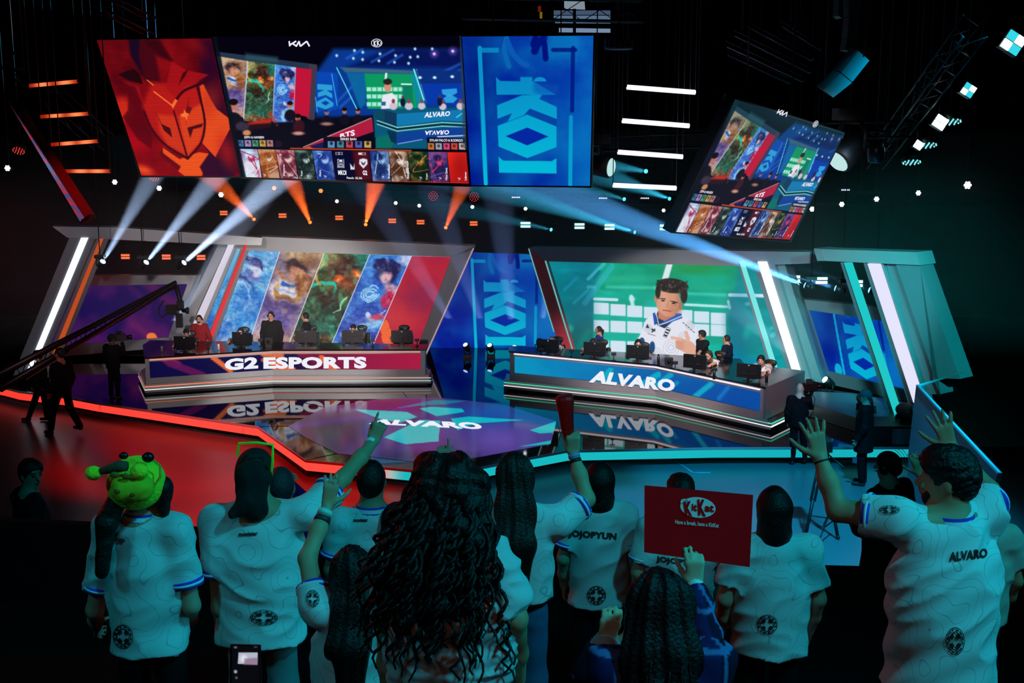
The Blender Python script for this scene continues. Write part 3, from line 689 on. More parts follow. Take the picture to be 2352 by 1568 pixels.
    for i in range(5):
        r = ['#3878a8', '#b090c8', '#409870', '#d0a840', '#c08070']; x = 255+i*66; Q(((x, 1025), (x+56, 1027), (x+60, 1085), (x+5, 1083)), r[i], .9, 3); B(x+30, 1050, 12, 14, '#101020', .8, 4); L(((x+10, 1080), (x+45, 1035)), 5, '#e8e0f0', .5)
        r = ['#60a0d0', '#4890a8', '#d84858', '#5868c0', '#d8b060']; x = 1070+i*82; Q(((x, 1035), (x+62, 1037), (x+62, 1095), (x, 1093)), r[i], .9, 3); B(x+32, 1055, 14, 16, '#141020', .8, 4)
        r = ['#c87838', '#98a8b0', '#e04878', '#d84838', '#c8b8b0']; x = 1970+i*70; Q(((x, 1052), (x+56, 1054), (x+58, 1112), (x+2, 1110)), r[i], .95, 3); B(x+28, 1078, 12, 14, '#301018', .7, 4)
    Q(((260, 1100), (2320, 1125), (2345, 1420), (330, 1380)), '#0a0414', 1, 2)
    xs = [268, 440, 602, 768, 930, 1105]; 
    for i in range(5): thumb(A, z((xs[i], 1104+i*4), (xs[i+1]-4, 1108+i*4), (xs[i+1]+36, 1375+i*3), (xs[i]+46, 1368+i*3)), i)
    Q(((1110, 1118), (1280, 1120), (1300, 1385), (1140, 1385)), '#05082c', 1, 20); Q(((1290, 1120), (1440, 1122), (1470, 1390), (1330, 1388)), '#501020', 1, 30)
    xs = [1448, 1618, 1792, 1970, 2145, 2320]
    for i in range(5): thumb(A, z((xs[i], 1122+i*3), (xs[i+1]-4, 1125+i*3), (xs[i+1]+20, 1400+i*4), (xs[i]+28, 1395+i*4)), 5+i)
    L(((735, 1100), (1820, 1120)), 9, '#e85020', 1); Q(((850, 1098), (900, 1082), (940, 1100)), '#e85020', 1, 2)
    L(((330, 1372), (1145, 1386)), 4, '#30b8a0', .9); L(((1480, 1392), (2335, 1412)), 4, '#e83828', .9)
    # crests between the rows
    w = '#e8ecf8'
    for x in (1142, 1172): L(((x, 1137), (x+28, 1138), (x+28, 1155), (x, 1154), (x, 1137)), 3, w)
    Q(((1345, 1138), (1375, 1138), (1375, 1158), (1345, 1158)), w); L(((1378, 1140), (1408, 1140), (1408, 1157), (1378, 1157), (1378, 1140)), 3, w)
    L(((1160, 1200), (1160, 1270), (1215, 1272), (1212, 1200)), 5, w); L(((1160, 1200), (1172, 1200)), 5, w); Q(((1172, 1205), (1200, 1200), (1200, 1222), (1172, 1222)), w)
    L(((1170, 1228), (1186, 1242), (1203, 1228)), 5, w); L(((1170, 1246), (1204, 1246), (1204, 1262), (1170, 1262), (1170, 1246)), 5, w)
    Q(((1270, 1235), (1300, 1275), (1310, 1235), (1312, 1290), (1275, 1292)), w, .95, 3)
    Q(((1355, 1200), (1390, 1190), (1425, 1200), (1428, 1240), (1390, 1282), (1352, 1240)), w, .95, 3); Q(((1368, 1215), (1390, 1235), (1412, 1215), (1405, 1240), (1390, 1255), (1375, 1240)), '#30101c', .9, 3)
    for i, x in enumerate((392, 500, 720, 888, 1045, 1565, 1735, 1905, 2080, 2252)): L(((x-8, 1330+i*4), (x+10, 1340+i*4)), 6, w, .9); L(((x+8, 1330+i*4), (x-4, 1352+i*4)), 4, w, .8)
    # edge tint of the picture
    Q(((2255, 85), (2300, 85), (2320, 1100), (2290, 1100)), '#30404c', .6, 4)
    A.poly(z((0, 60), (60, 60), (340, 1390), (300, 1390)), '#08101c', .9, 2)
# ------------------------------------------------------------------ arena shell
SZ = .4                                  # stage height
m_floor = mat('arena_floor_paint', '#565e64', .32, 0, bump=.03, bscale=6, spec=.6)
m_dark = mat('black_wall_paint', '#040506', 1., spec=0)
m_stage = mat('stage_gloss_black', '#050608', .035, 0, spec=1.0)
m_silver = mat('brushed_silver_panel', '#8e9498', .38, .25, var=.06, bscale=3)
m_silver_d = mat('dark_grey_panel', '#707a80', .4, .25)
m_black = mat('matt_black', '#0a0b0c', .55)
m_metal = mat('dark_metal', '#1c1e20', .4, .8)
m_truss = mat('truss_metal', '#3c4246', .35, .9)
m_white_led = glow('white_led', '#f2f2ff', 1.6)
m_red_led = glow('red_led', '#ff5048', 1.0)
m_orange_led = glow('orange_led', '#f06a30', 1.0)
m_teal_led = glow('teal_led', '#20c8c8', 1.0)

f = MB().box((0, 25, -.1), (70, 70, .2)).build('floor', m_floor); tag(f, kind='structure')
f = MB().box((0, 47, 8), (60, .3, 18)).build('wall_back', m_dark); tag(f, kind='structure')
f = MB().box((-22, 20, 8), (.3, 60, 18)).build('wall_left', m_dark); tag(f, kind='structure')
f = MB().box((22, 20, 8), (.3, 60, 18)).build('wall_right', m_dark); tag(f, kind='structure')
f = MB().box((0, 20, 17), (60, 60, .3)).build('ceiling', m_dark); tag(f, kind='structure')

# stage platform with its lit edge
edge_px = [(-60, 875), (10, 889), (45, 898), (147, 910), (223, 924), (593, 979), (703, 1056), (878, 1072), (958, 1080), (1104, 1072), (1223, 1049), (1303, 1034), (1640, 1027), (2086, 1026), (2180, 1026)]
E = [onz(x, y, SZ) for x, y in edge_px]
st = thing('stage', 'low glossy black stage with a lit red and teal edge under both desks', 'stage', (0, 30, 0))
top = [Vector((p.x, p.y, SZ)) for p in E] + [Vector((17, E[-1].y, SZ)), Vector((17, 44, SZ)), Vector((-17, 44, SZ)), Vector((-17, E[0].y, SZ))]
b = MB(); b.prism(top, (0, 0, -.04)); b.build('stage_deck', m_stage, st)
b = MB(); b.prism([Vector((p.x, p.y+.35, SZ-.045)) for p in top], (0, 0, -(SZ-.05))); b.build('stage_skirt', m_black, st)
def led_ribbon(name, pts, z0, z1, fn, parent, th=.03, n=12):
    """lit ribbon in front of a plan polyline; fn(px array, t along) -> hex colours mixed by Art"""
    V = []; P = [Vector((p[0], p[1], 0)) for p in pts]; L = [0]
    for i in range(1, len(P)): L.append(L[-1]+(P[i]-P[i-1]).length)
    S_ = sorted(set(list(np.linspace(0, L[-1], int(L[-1]/.06)+2))+L)); rows = max(2, n)
    xs = np.interp(S_, L, [p.x for p in P]); ys = np.interp(S_, L, [p.y for p in P])
    zs = np.linspace(z1, z0, rows)
    X3 = np.repeat(xs[None], rows, 0); Y3 = np.repeat(ys[None]-th, rows, 0); Z3 = np.repeat(zs[:, None], len(S_), 1)
    V = np.stack([X3, Y3, Z3], -1).reshape(-1, 3); px, py = proj(V)
    A = Art(px, py); fn(A)
    return from_np(name, V, grid_faces(len(S_), rows), attr_mat('led_panel'), parent, A.linear(), smooth=False)
def art_edge(A):
    A.fill('#ff4c40'); t = np.clip((A.X-880)/50, 0, 1); A.mix('#f8e0d8', np.exp(-((A.X-905)/28)**2)*.8)
    A.mix('#18b8c0', t); A.mix('#10a8b8', np.clip((A.X-1500)/300, 0, 1)*.4); A.mix('#ff3428', np.clip((420-A.X)/300, 0, 1)*.6)
    for x in (228, 560): A.mix('#600808', np.exp(-((A.X-x)/1.2)**2)*.7)
led_ribbon('edge_light', [(p.x, p.y) for p in E], SZ-.23, SZ-.05, art_edge, st, .02, 3)
b = MB(); b.wall([(p.x, p.y) for p in E], SZ-.04, SZ+.004, .035); b.build('edge_trim', m_silver, st)
b = MB(); b.wall([(p.x, p.y+.02) for p in E], SZ-.25, SZ-.23, .03); b.build('edge_trim', m_black, st)

# LED floor in the middle of the stage
otop = [(663, 978), (746, 935), (858, 918), (935, 912), (1000, 912.5), (1071, 919), (1164, 931), (1278, 967)]
obot = [(663, 978), (700, 1003), (775, 1041), (860, 1049), (950, 1060), (1084, 1052), (1160, 1038), (1265, 1019), (1278, 967)]
def art_octagon(A):
    z = zz(560, 860, 3.015)
    A.lgrad((700, 980), (1200, 960), '#3c2440', '#2a2a78'); A.noise(90, '#38204c', '#5a3c8c', .5, 81, .3, .7)
    A.ell(880, 925, 80, 14, '#7c1c48', .8, 25); A.ell(1120, 950, 90, 18, '#0c4c9c', .8, 30); A.ell(1150, 1010, 60, 24, '#6a4ca4', .7, 30); A.ell(740, 980, 60, 22, '#4a3440', .7, 30)
    A.line(z((330, 360), (1000, 270), (1250, 190)), 8, '#5c28a0', .5, 8); A.ell(960, 1050, 120, 12, '#1c1030', .8, 12)
    A.poly(z((1630, 160), (2170, 320), (2140, 420), (1800, 240)), '#0c3c7c', .7, 10)
    t = '#0cb0b4'
    for P in (((765, 240), (1130, 258), (1200, 292), (1085, 332), (960, 312)), ((1215, 235), (1300, 222), (1510, 235), (1530, 258), (1335, 288)),
              ((1435, 305), (1560, 290), (1945, 315), (1600, 338), (1480, 385)), ((970, 435), (1220, 312), (1360, 320), (1348, 462), (1120, 482)),
              ((1040, 235), (1320, 175), (1540, 182), (1400, 205), (1210, 215)), ((1980, 385), (2165, 322), (2155, 400), (2050, 408)), ((1900, 500), (2128, 455), (2125, 480))):
        A.poly(z(*P), t if P[0][0] != 1040 else '#107088', .97, .7)
    A.poly(z((400, 590), (430, 560), (770, 610), (960, 640)), '#2c1430', .7, 4)
xs = np.linspace(664, 1277, 330)
yt = np.interp(xs, *zip(*otop)); yb = np.interp(xs, *zip(*obot)); n = 90
t = np.linspace(0, 1, n)[:, None]
X = np.repeat(xs[None], n, 0); Y = yt[None]*(1-t)+yb[None]*t
gz = Plane((0, 0, SZ), (0, 0, 1))
A = Art(X.ravel(), Y.ravel()); art_octagon(A)
lf = from_np('floor_screen', gz.grid(X, Y, .006).reshape(-1, 3), grid_faces(len(xs), n), attr_mat('led_floor', True, .12, 1., .25), st, A.linear(), smooth=False)
text('floor_lettering', 'ALVARO', [(860, 962), (1098, 970), (1113, 986), (846, 973)], gz, glow('white_sign', '#eef0fa', 1.), lf, .06, .012)
b = MB()
for P in (((593, 979), (663, 978)), ((746, 935), (700, 925)), ((935, 912), (925, 900)), ((703, 1056), (775, 1041)), ((1278, 967), (1303, 1034))):
    a, c = onz(*P[0], SZ+.002), onz(*P[1], SZ+.002); b.tube([a, c], .008, 4)
b.build('deck_joint', m_black, st)
# marks on the arena floor
b = MB()
for P in (((1548, 1057), (1592, 1085), (1632, 1085)),):
    for i in range(2): b.tube([onz(*P[i], .004), onz(*P[i+1], .004)], .012, 4)
fm = b.build('floor_marking', mat('pale_tape', '#50b0c8', .6)); tag(fm, 'thin pale angled line taped on the blue-lit floor before the stage', 'floor marking')

# ------------------------------------------------------------------ team desks
def team_desk(name, label, side, base, top_y, led_z, fn, strip1, strip2, word, wq, wpl, trimc, panelmat):
    P = [onz(x, y, SZ) for x, y in base]; c = sum(P, Vector())/len(P)
    d = thing(name, label, 'desk', (c.x, c.y, SZ))
    front = P[1:-1] if len(P) > 3 else P
    pl = [(p.x, p.y) for p in P]
    back = .85
    def plan(inset, bk):
        q = [Vector((p.x, p.y+inset, 0)) for p in P]; q[0].x += inset; q[-1].x -= inset*(1 if P[-1].x > P[-2].x-.01 else 1)
        return q + [Vector((q[-1].x, max(P[-1].y, P[-2].y)+bk, 0)), Vector((q[0].x, max(P[0].y, P[1].y)+bk, 0))]
    def lift(q, z): return [Vector((p.x, p.y, z)) for p in q]
    b = MB(); b.prism(lift(plan(.10, back), SZ), (0, 0, .06)); b.build('foot_recess', m_black, d)
    b = MB(); b.prism(lift(plan(.0, back), SZ+.06), (0, 0, .06)); b.prism(lift(plan(.04, back), SZ+.145), (0, 0, .05)); b.prism(lift(plan(.06, back), SZ+.215), (0, 0, .05)); b.build('plinth', panelmat, d)
    led_ribbon('light_strip', pl, SZ+.12, SZ+.145, strip2, d, .0, 2)
    led_ribbon('light_strip', pl, SZ+.195, SZ+.222, strip1, d, -.02, 2)
    body = plan(.16, back-.15)
    b = MB(); b.prism(lift(body, SZ+.26), (0, 0, top_y-.26-.04)); b.build('desk_front', panelmat, d)
    b = MB(); b.prism(lift(plan(.13, back), SZ+top_y-.04), (0, 0, .04)); b.build('desktop', mat('gloss_desktop', '#0c0c10', .12, spec=.8), d)
    bl = [(p.x, p.y) for p in body[:-2]]
    a_, b_ = led_z
    seg = bl[1:] if side else bl
    cutp = lambda a, c, k: (a[0]+(c[0]-a[0])*k, a[1]+(c[1]-a[1])*k)
    s2 = [cutp(seg[0], seg[1], .035)]+seg[1:-1]+[cutp(seg[-1], seg[-2], .03)]
    w = led_ribbon('front_screen', s2, SZ+a_, SZ+b_, fn, d, .03, 40)
    b = MB(); b.wall([(x, y-.0) for x, y in s2], SZ+top_y-.085, SZ+top_y-.06, .06); b.build('trim_light', trimc, d)
    return d, w, s2
def wallpt(seg, off=.04):
    """place on the front wall of a desk for a pixel"""
    def fnc(px, py):
        best = None
        for (x0, y0), (x1, y1) in zip(seg[:-1], seg[1:]):
            pl = Plane((x0, y0, 1), (y1-y0, -(x1-x0), 0)); p = pl.at(px, py, off)
            t = ((p.x-x0)*(x1-x0)+(p.y-y0)*(y1-y0))/((x1-x0)**2+(y1-y0)**2)
            e = max(0, -t, t-1)
            if best is None or e < best[0]: best = (e, p)
        return best[1]
    return fnc
def art_left_desk(A):
    A.lgrad((360, 840), (985, 830), '#0a0838', '#b01c40'); A.poly([(350, 800), (700, 800), (700, 900), (350, 900)], '#0c0a40', .95, 30)
    A.noise(40, '#0c0838', '#701848', .0, 5)
    z = zz(320, 500, 2.94)
    for a, b_, w, c in (((160, 950), (260, 990), 14, '#a02048'), ((200, 980), (420, 1060), 16, '#5c1450'), ((1090, 920), (1200, 960), 14, '#801440'), ((500, 945), (620, 1035), 11, '#f07038'), ((840, 920), (960, 930), 12, '#e87038'), ((850, 960), (1040, 1030), 14, '#f07038'),
                        ((900, 1000), (990, 1035), 14, '#e86030'), ((1230, 945), (1320, 1030), 13, '#f07038')):
        A.line(z(a, b_), w, c, .92, 1.5)
    A.ell(900, 840, 90, 30, '#a81c48', .4, 30)
def art_right_desk(A):
    A.lgrad((1170, 850), (1760, 930), '#0c9cc0', '#083c98'); A.noise(60, '#0a60b0', '#0a88c0', .35, 7, .3, .7, .5); A.poly([(1440, 860), (1770, 880), (1770, 1000), (1440, 960)], '#08449c', .6, 30)
    z = zz(1000, 520, 2.735)
    for a, b_, w, c in (((1100, 905), (980, 1030), 14, '#0cb8cc'), ((1270, 1010), (1400, 930), 14, '#0cb8cc'), ((1340, 1030), (1480, 930), 12, '#0cb0cc'), ((1730, 990), (1610, 1085), 12, '#10b8d0'), ((1840, 1010), (1780, 1080), 9, '#1878c8'), ((1440, 1040), (1520, 980), 9, '#0c98c4')):
        A.line(z(a, b_), w, c, .8, 1.5)
def flat(c0, c1=None, x0=0, x1=1):
    def fn(A):
        A.fill(c0)
        if c1: A.mix(c1, np.clip((A.X-x0)/(x1-x0), 0, 1))
    return fn
m_sign = glow('white_sign', '#eef0fa', 1.)
dl, dlw, dls = team_desk('team_desk', 'long angled team desk at the left with a purple and red lit lettered front', True, [(318, 874), (333, 907), (626, 886), (990, 885)], .97, (.42, .85), art_left_desk,
                 flat('#f8886c', '#d0a8a0', 640, 980), flat('#f4f4f0', '#b0c8d0', 640, 980), 'G2 ESPORTS', None, None, glow('warm_trim_light', '#e8a090', .9), m_silver)
fl = wallpt(dls)
text('desk_lettering', 'G2', [(517, 824), (593, 819), (593, 846), (515, 851)], None, m_sign, dlw, .055, fn=fl)
text('desk_lettering', 'ESPORTS', [(605, 820), (842, 819), (842, 846), (605, 847)], None, m_sign, dlw, .055, fn=fl)
dr, drw, drs = team_desk('team_desk', 'long angled team desk at the right with a blue lit lettered front', False, [(1157, 896), (1506, 932), (1770, 993)], 1.04, (.46, .9), art_right_desk,
                 flat('#50d8b0', '#70e8c0', 1200, 1700), flat('#f8f4f4', '#ffffff', 1200, 1700), 'ALVARO', None, None, glow('cool_trim_light', '#f4e8f0', 1.1), mat('silver_desk_red_light', '#9c9498', .3, .3))  # red light on the lower desk is put into the panel colour
text('desk_lettering', 'ALVARO', [(1364, 850), (1551, 872), (1549, 900), (1352, 878)], None, m_sign, drw, .055, fn=wallpt(drs))
# the short return side of the right desk
P0 = onz(1770, 993, SZ); P1 = onz(1862, 948, SZ)
b = MB()
Q0, Q1 = P0+Vector((-.1, .16, 0)), P1+Vector((-.16, .1, 0))
b.prism([Q0+Vector((0, 0, .26)), Q1+Vector((0, 0, .26)), Q1+Vector((-.9, .6, .26)), Q0+Vector((-.6, .9, .26))], (0, 0, .78)); b.build('side_return', m_silver_d, dr)
for z0, mt in ((.12, glow('white_strip', '#f6f6fa', 1.2)), (.195, glow('mint_strip', '#48d8b0', 1.))):
    b = MB(); b.wall([(P0.x, P0.y), (P1.x, P1.y)], SZ+z0, SZ+z0+.027, .02); b.build('light_strip', mt, dr)
b = MB(); b.prism([P0+Vector((0, 0, .145)), P1+Vector((0, 0, .145)), P1+Vector((-.9, .6, .145)), P0+Vector((-.6, .9, .145))], (0, 0, .05)); b.build('plinth', m_silver_d, dr)

# ------------------------------------------------------------------ hanging screens over the stage
BK = vplane(222, 26.5, 1363, 24.3, 250)
def rig_cables(px, pl, parent, ztop=16.84, r=.012, mt=None):
    b = MB()
    for x, y in px:
        p = pl.at(x, y, -.15); b.tube([p, (p.x, p.y, ztop)], r, 5)
    b.build('hanging_cable', mt or m_metal, parent)
def hanging(name, label, outer, quad, pl, fn, th=.18, step=1.6, px2=None, cat='screen', group=None, cables=True):
    c = pl.at(sum(p[0] for p in outer)/4, outer[2][1])
    t = thing(name, label, cat, c, group)
    b = MB(); b.slab(outer, pl, th); b.build('casing', m_black, t)
    s = led('display', quad, pl, fn, t, step, .012, px2=px2)
    if cables: rig_cables([((outer[0][0]*3+outer[1][0])/4, outer[0][1]+4), ((outer[0][0]+outer[1][0]*3)/4, outer[1][1]+4)], pl, t)
    return t, s
t, s = hanging('hanging_screen', 'tall hanging LED screen at the left showing an orange masked horned emblem on dark red', [(218, 88), (489, 85), (557, 408), (321, 407)], [(222, 92), (486, 88), (552, 405), (325, 403)], BK, art_orange_banner)
t, s = hanging('hanging_screen', 'tall hanging LED screen with a turned cyan emblem on blue, above the stage', [(1056, 80), (1366, 78), (1358, 431), (1078, 428)], [(1061, 84), (1363, 82), (1355, 427), (1082, 425)], BK, art_koi)
t, s = hanging('hanging_screen', 'wide hanging LED screen between the orange and blue ones, showing the broadcast picture', [(484, 78), (1062, 76), (1082, 429), (552, 410)], [(488, 84), (1059, 82), (1079, 424), (555, 406)], BK, art_feed, step=1.15)
def feed_text(pl, parent, f=None, off=.03):
    z = lambda *p: [(480+x/3.92, 60+y/3.92) for x, y in p]
    g = (lambda q: q) if f is None else (lambda q: [tuple(float(v) for v in f(np.array(x), np.array(y))) for x, y in q])
    for s_, q in (('ZEPH & HANSEN', ((315, 990), (495, 990), (495, 1012), (315, 1010))), ('SERIES BAN', ((1182, 1005), (1326, 1006), (1326, 1028), (1182, 1027))), ('DYLAN FALCO & RODRIGO', ((1988, 1015), (2285, 1017), (2286, 1040), (1988, 1038))),
                  ('ALVARO', ((1945, 775), (2175, 765), (2168, 808), (1937, 825))), ('ALVARO', ((1940, 980), (2160, 975), (2165, 935), (1945, 942))), ('MKOI', ((1162, 1296), (1236, 1298), (1238, 1340), (1164, 1338))), ('G2', ((1383, 1298), (1424, 1300), (1426, 1342), (1385, 1340))),
                  ('Patch: 25.06', ((1240, 1355), (1378, 1358), (1380, 1378), (1240, 1375))), ('RTS', ((1180, 970), (1310, 930), (1315, 985), (1180, 1000)))):
        text('screen_lettering', s_, g(z(*q)), pl, m_sign, parent, .02 if len(s_) > 6 else .04, off)
    # names stand upright along the pictures
    for s_, x, y0, y1 in (('Myrwn', 345, 1340, 1275), ('Jojopyun', 676, 1350, 1245), ('Supa', 835, 1350, 1300), ('Alvaro', 1000, 1355, 1295), ('BrokenBlade', 1620, 1370, 1245), ('SkewMond', 1790, 1375, 1275), ('Caps', 1962, 1382, 1325), ('Hans Sama', 2137, 1385, 1275), ('Labrov', 2310, 1388, 1312)):
        text('screen_lettering', s_, g(z((x-9, y0), (x-11, y1), (x+9, y1), (x+9, y0))), pl, m_sign, parent, .02, off)
    # sponsor marks in the top strip
    b = MB()
    def strk(pts, w=14):
        P = z(*pts); 
        for i in range(len(P)-1):
            (x0, y0), (x1, y1) = P[i], P[i+1]; l = math.hypot(x1-x0, y1-y0); nx, ny = -(y1-y0)/l*w/7.84, (x1-x0)/l*w/7.84
            q = g([(x0+nx, y0+ny), (x1+nx, y1+ny), (x1-nx, y1-ny), (x0-nx, y0-ny)])
            b.add([pl.at(x, y, off) for x, y in q], [(0, 1, 2, 3)])
    strk(((722, 135), (728, 182))); strk(((728, 170), (785, 135))); strk(((755, 158), (790, 182))); strk(((786, 182), (812, 135))); strk(((810, 135), (822, 182))); strk(((822, 182), (880, 136))); strk(((880, 136), (905, 182)))
    ring = [(1510+48*math.cos(a), 152+36*math.sin(a)) for a in np.linspace(0, 2*math.pi, 21)]
    strk(ring, 5)
    strk(((1485, 130), (1488, 180)), 8); strk(((1488, 155), (1505, 130)), 7); strk(((1488, 155), (1508, 182)), 7); strk(((1515, 125), (1518, 178)), 8); strk(((1518, 152), (1535, 128)), 7); strk(((1518, 152), (1540, 175)), 7); strk(((1547, 140), (1548, 172)), 6)
    b.build('sponsor_mark', m_sign, parent)
feed_text(BK, s)
RQ = [(1688, 228), (1938, 307), (1814, 552), (1546, 532)]
# the tilted screen, its left side and thick casing
A1, B1, C1, D1 = ony(1688, 226, 20.6), ony(1941, 305, 21.8), ony(1815, 556, 21.7), ony(1543, 533, 20.6)
nrm = (B1-A1).cross(D1-A1); RS = Plane(A1, nrm)
rf = homog([(1686, 240), (1936, 318), (1814, 552), (1546, 532)], [(492, 118), (1060, 112), (1078, 424), (555, 406)])
t = thing('hanging_screen', 'tilted hanging LED screen at the right in a thick black casing, repeating the broadcast picture', 'screen', RS.at(1680, 545))
b = MB(); b.slab([(1686, 222), (1942, 304), (1817, 557), (1541, 535)], RS, .26)
b.build('casing', m_black, t)
b = MB(); b.slab([(1688, 225), (1940, 305), (1936, 318), (1684, 240)], RS, .02, .012); b.build('top_rail', mat('teal_grey_panel', '#3c5058', .4, .3), t)
def art_feed_r(A):
    art_feed(A); A.mix('#1c5860', .42*np.clip((200-A.Y)/90, 0, 1)+.03)  # teal light washing the screen's top is mixed into the picture
rs = led('display', RQ, RS, art_feed_r, t, 1.3, .014, px2=rf)
rinv = homog([(492, 118), (1060, 112), (1078, 424), (555, 406)], [(1686, 240), (1936, 318), (1814, 552), (1546, 532)])
feed_text(RS, rs, rinv)
rig_cables([(1715, 240), (1818, 272), (1895, 300)], RS, t, 16.84, .014)
# screen seen edge-on at far left
EP = Plane(ony(100, 370, 24), (1, -.05, 0))
t = thing('hanging_screen', 'hanging LED screen at the far left, seen edge on as a slanted line', 'screen', ony(190, 508, 23.))
def sl_art(A):
    A.fill('#501020'); A.noise(9, '#28508c', '#c02838', .9, 91, .35, .65); A.mix('#8090b8', .5*np.exp(-((A.Y-380)/40)**2)); A.mix('#080208', np.clip((300-A.Y)/70, 0, .95))  # coloured reflections along the edge, painted as glowing colour
e0, e1 = ony(14, 232, 25), ony(186, 506, 22)
px_poly = [(14, 228), (20, 240), (193, 500), (184, 508)]
EP = vplane(14, 25, 190, 22.5, 400)
led('display', [(14, 226), (20, 234), (194, 500), (184, 509)], EP, sl_art, t, 1.2, .0)
b = MB(); b.slab([(10, 226), (22, 232), (196, 499), (184, 512)], EP, .2, -.02); b.slab([(186, 505), (205, 492), (206, 500), (188, 513)], EP, .1, .02); b.build('casing', m_metal, t)

# ------------------------------------------------------------------ back walls of the set
ML = vplane(430, 36.3, 1092, 36.8)         # main wall, left team
MR = vplane(1213, 35.6, 1845, 32.3)        # main wall, right team
WLp = vplane(40, 33.6, 600, 35.2)          # left wing portal
WLi = vplane(100, 36.6, 460, 37.6)         # screen inside the left wing
WRp = vplane(1870, 31.0, 2110, 28.6)       # right wing portal
WRi = vplane(1829, 34.0, 2093, 31.6)       # screen inside the right wing
CB = vplane(1050, 38.5, 1270, 38.5)

t = thing('set_frame', 'large slanted silver frame around the picture wall of the left team', 'stage frame', ML.at(700, 860))
b = MB()
b.slab([(597, 543), (1092, 565), (1088, 572), (1038, 590), (568, 575), (500, 562)], ML, .5, .25)
b.slab([(1092, 565), (975, 828), (948, 828), (1038, 588)], ML, .5, .25)
b.build('frame_beam', m_silver, t)
b = MB(); b.slab([(502, 560), (522, 562), (415, 800), (385, 800)], ML, .5, .25); b.slab([(538, 562), (546, 563), (448, 800), (437, 800)], ML, .4, .22); b.build('frame_pillar', m_silver, t)
b = MB(); b.slab([(524, 562), (538, 562), (437, 800), (418, 800)], ML, .1, .28); b.build('light_bar', glow('soft_white_bar', '#dcd4e4', 1.0), t)
b = MB(); b.slab([(562, 562), (568, 562), (480, 795), (470, 795)], ML, .06, .34); b.build('light_bar', glow('red_bar', '#e83038', 1.0), t)
b = MB(); b.slab([(556, 562), (576, 562), (488, 798), (466, 798)], ML, .08, .24); b.build('frame_pillar', m_silver_d, t)
b = MB(); b.slab([(1086, 570), (1089, 570), (975, 824), (972, 824)], ML, .02, .27); b.build('light_line', glow('pink_line', '#d0a8b8', .8), t)
s = led('picture_wall', [(545, 565), (1040, 589), (962, 796), (436, 796)], ML, art_draft_wall, t, 1.25, .02)
t = thing('set_frame', 'large slanted frame with a red lit leg around the portrait wall of the right team', 'stage frame', MR.at(1500, 880))
b = MB()
b.slab([(1213, 569), (1885, 579), (1880, 604), (1698, 611), (1252, 600), (1226, 596)], MR, .5, .25); b.build('frame_beam', m_silver, t)
b = MB(); b.slab([(1213, 569), (1252, 599), (1322, 830), (1296, 830)], MR, .5, .26); b.build('frame_leg', mat('silver_leg_red_light', '#f04858', .35, .1), t)  # red light on the silver leg is put into its base colour
b = MB(); b.slab([(1251, 599), (1254, 599), (1322, 822), (1319, 822)], MR, .02, .28); b.slab([(1213, 571), (1215, 571), (1273, 762), (1271, 762)], MR, .02, .28); b.build('light_line', glow('mint_line', '#70c0b8', .9), t)
b = MB(); b.slab([(1698, 600), (1708, 600), (1799, 890), (1787, 890)], MR, .06, .34); b.build('light_bar', glow('mint_bar', '#78e4e0', 1.05), t)
b = MB(); b.slab([(1693, 600), (1698, 600), (1787, 890), (1781, 890)], MR, .2, .32); b.slab([(1728, 600), (1740, 600), (1829, 880), (1818, 880)], MR, .2, .28); b.build('frame_pillar', m_silver_d, t)
b = MB(); b.slab([(1740, 601), (1761, 601), (1848, 882), (1829, 882)], MR, .1, .3); b.build('light_bar', glow('bright_white_bar', '#f6f8ff', 1.8), t)
b = MB(); b.slab([(1761, 600), (1779, 606), (1862, 874), (1848, 882)], MR, .5, .26); b.slab([(1779, 606), (1802, 606), (1890, 880), (1862, 874)], MR, .8, .0); b.build('frame_pillar', m_silver, t)
s = led('picture_wall', [(1252, 599), (1758, 606), (1848, 894), (1318, 826)], MR, art_team_wall, t, 1.25, .02)
# middle banner
t = thing('led_banner', 'blue LED wall with a turned cyan emblem standing between the two large frames', 'LED wall', CB.at(1160, 812))
b = MB(); b.slab([(1000, 578), (1330, 588), (1330, 815), (960, 812)], CB, .3); b.build('casing', m_black, t)
led('display', [(1046, 578), (1275, 586), (1300, 812), (985, 803)], CB, art_koi, t, 1.3, .02, px2=koi_mid)
b = MB(); b.slab([(940, 803), (1340, 812), (1340, 833), (940, 822)], CB, .35, .3); b.build('plinth', m_black, t)

# left wing
t = thing('set_frame', 'slanted portal of the left wing with a bright white and an orange light bar', 'stage frame', WLp.at(120, 862))
b = MB(); b.slab([(120, 520), (270, 522), (603, 546), (600, 563), (500, 561), (240, 549), (155, 546)], WLp, .5, .2); b.build('frame_beam', m_silver, t)
b = MB(); b.slab([(159, 546), (186, 546), (57, 862), (30, 862)], WLp, .5, .2); b.slab([(203, 546), (219, 547), (95, 842), (72, 860)], WLp, .5, .2); b.slab([(239, 548), (250, 548), (143, 810), (124, 836)], WLp, .4, .2); b.slab([(219, 547), (229, 548), (112, 832), (104, 832)], WLp, .2, .1); b.build('frame_pillar', m_silver_d, t)
b = MB(); b.slab([(186, 546), (203, 546), (72, 860), (57, 862)], WLp, .1, .24); b.build('light_bar', m_white_led, t)
b = MB(); b.slab([(229, 548), (238, 548), (125, 834), (112, 834)], WLp, .1, .24); b.build('light_bar', glow('orange_bar', '#c85020', .9), t)
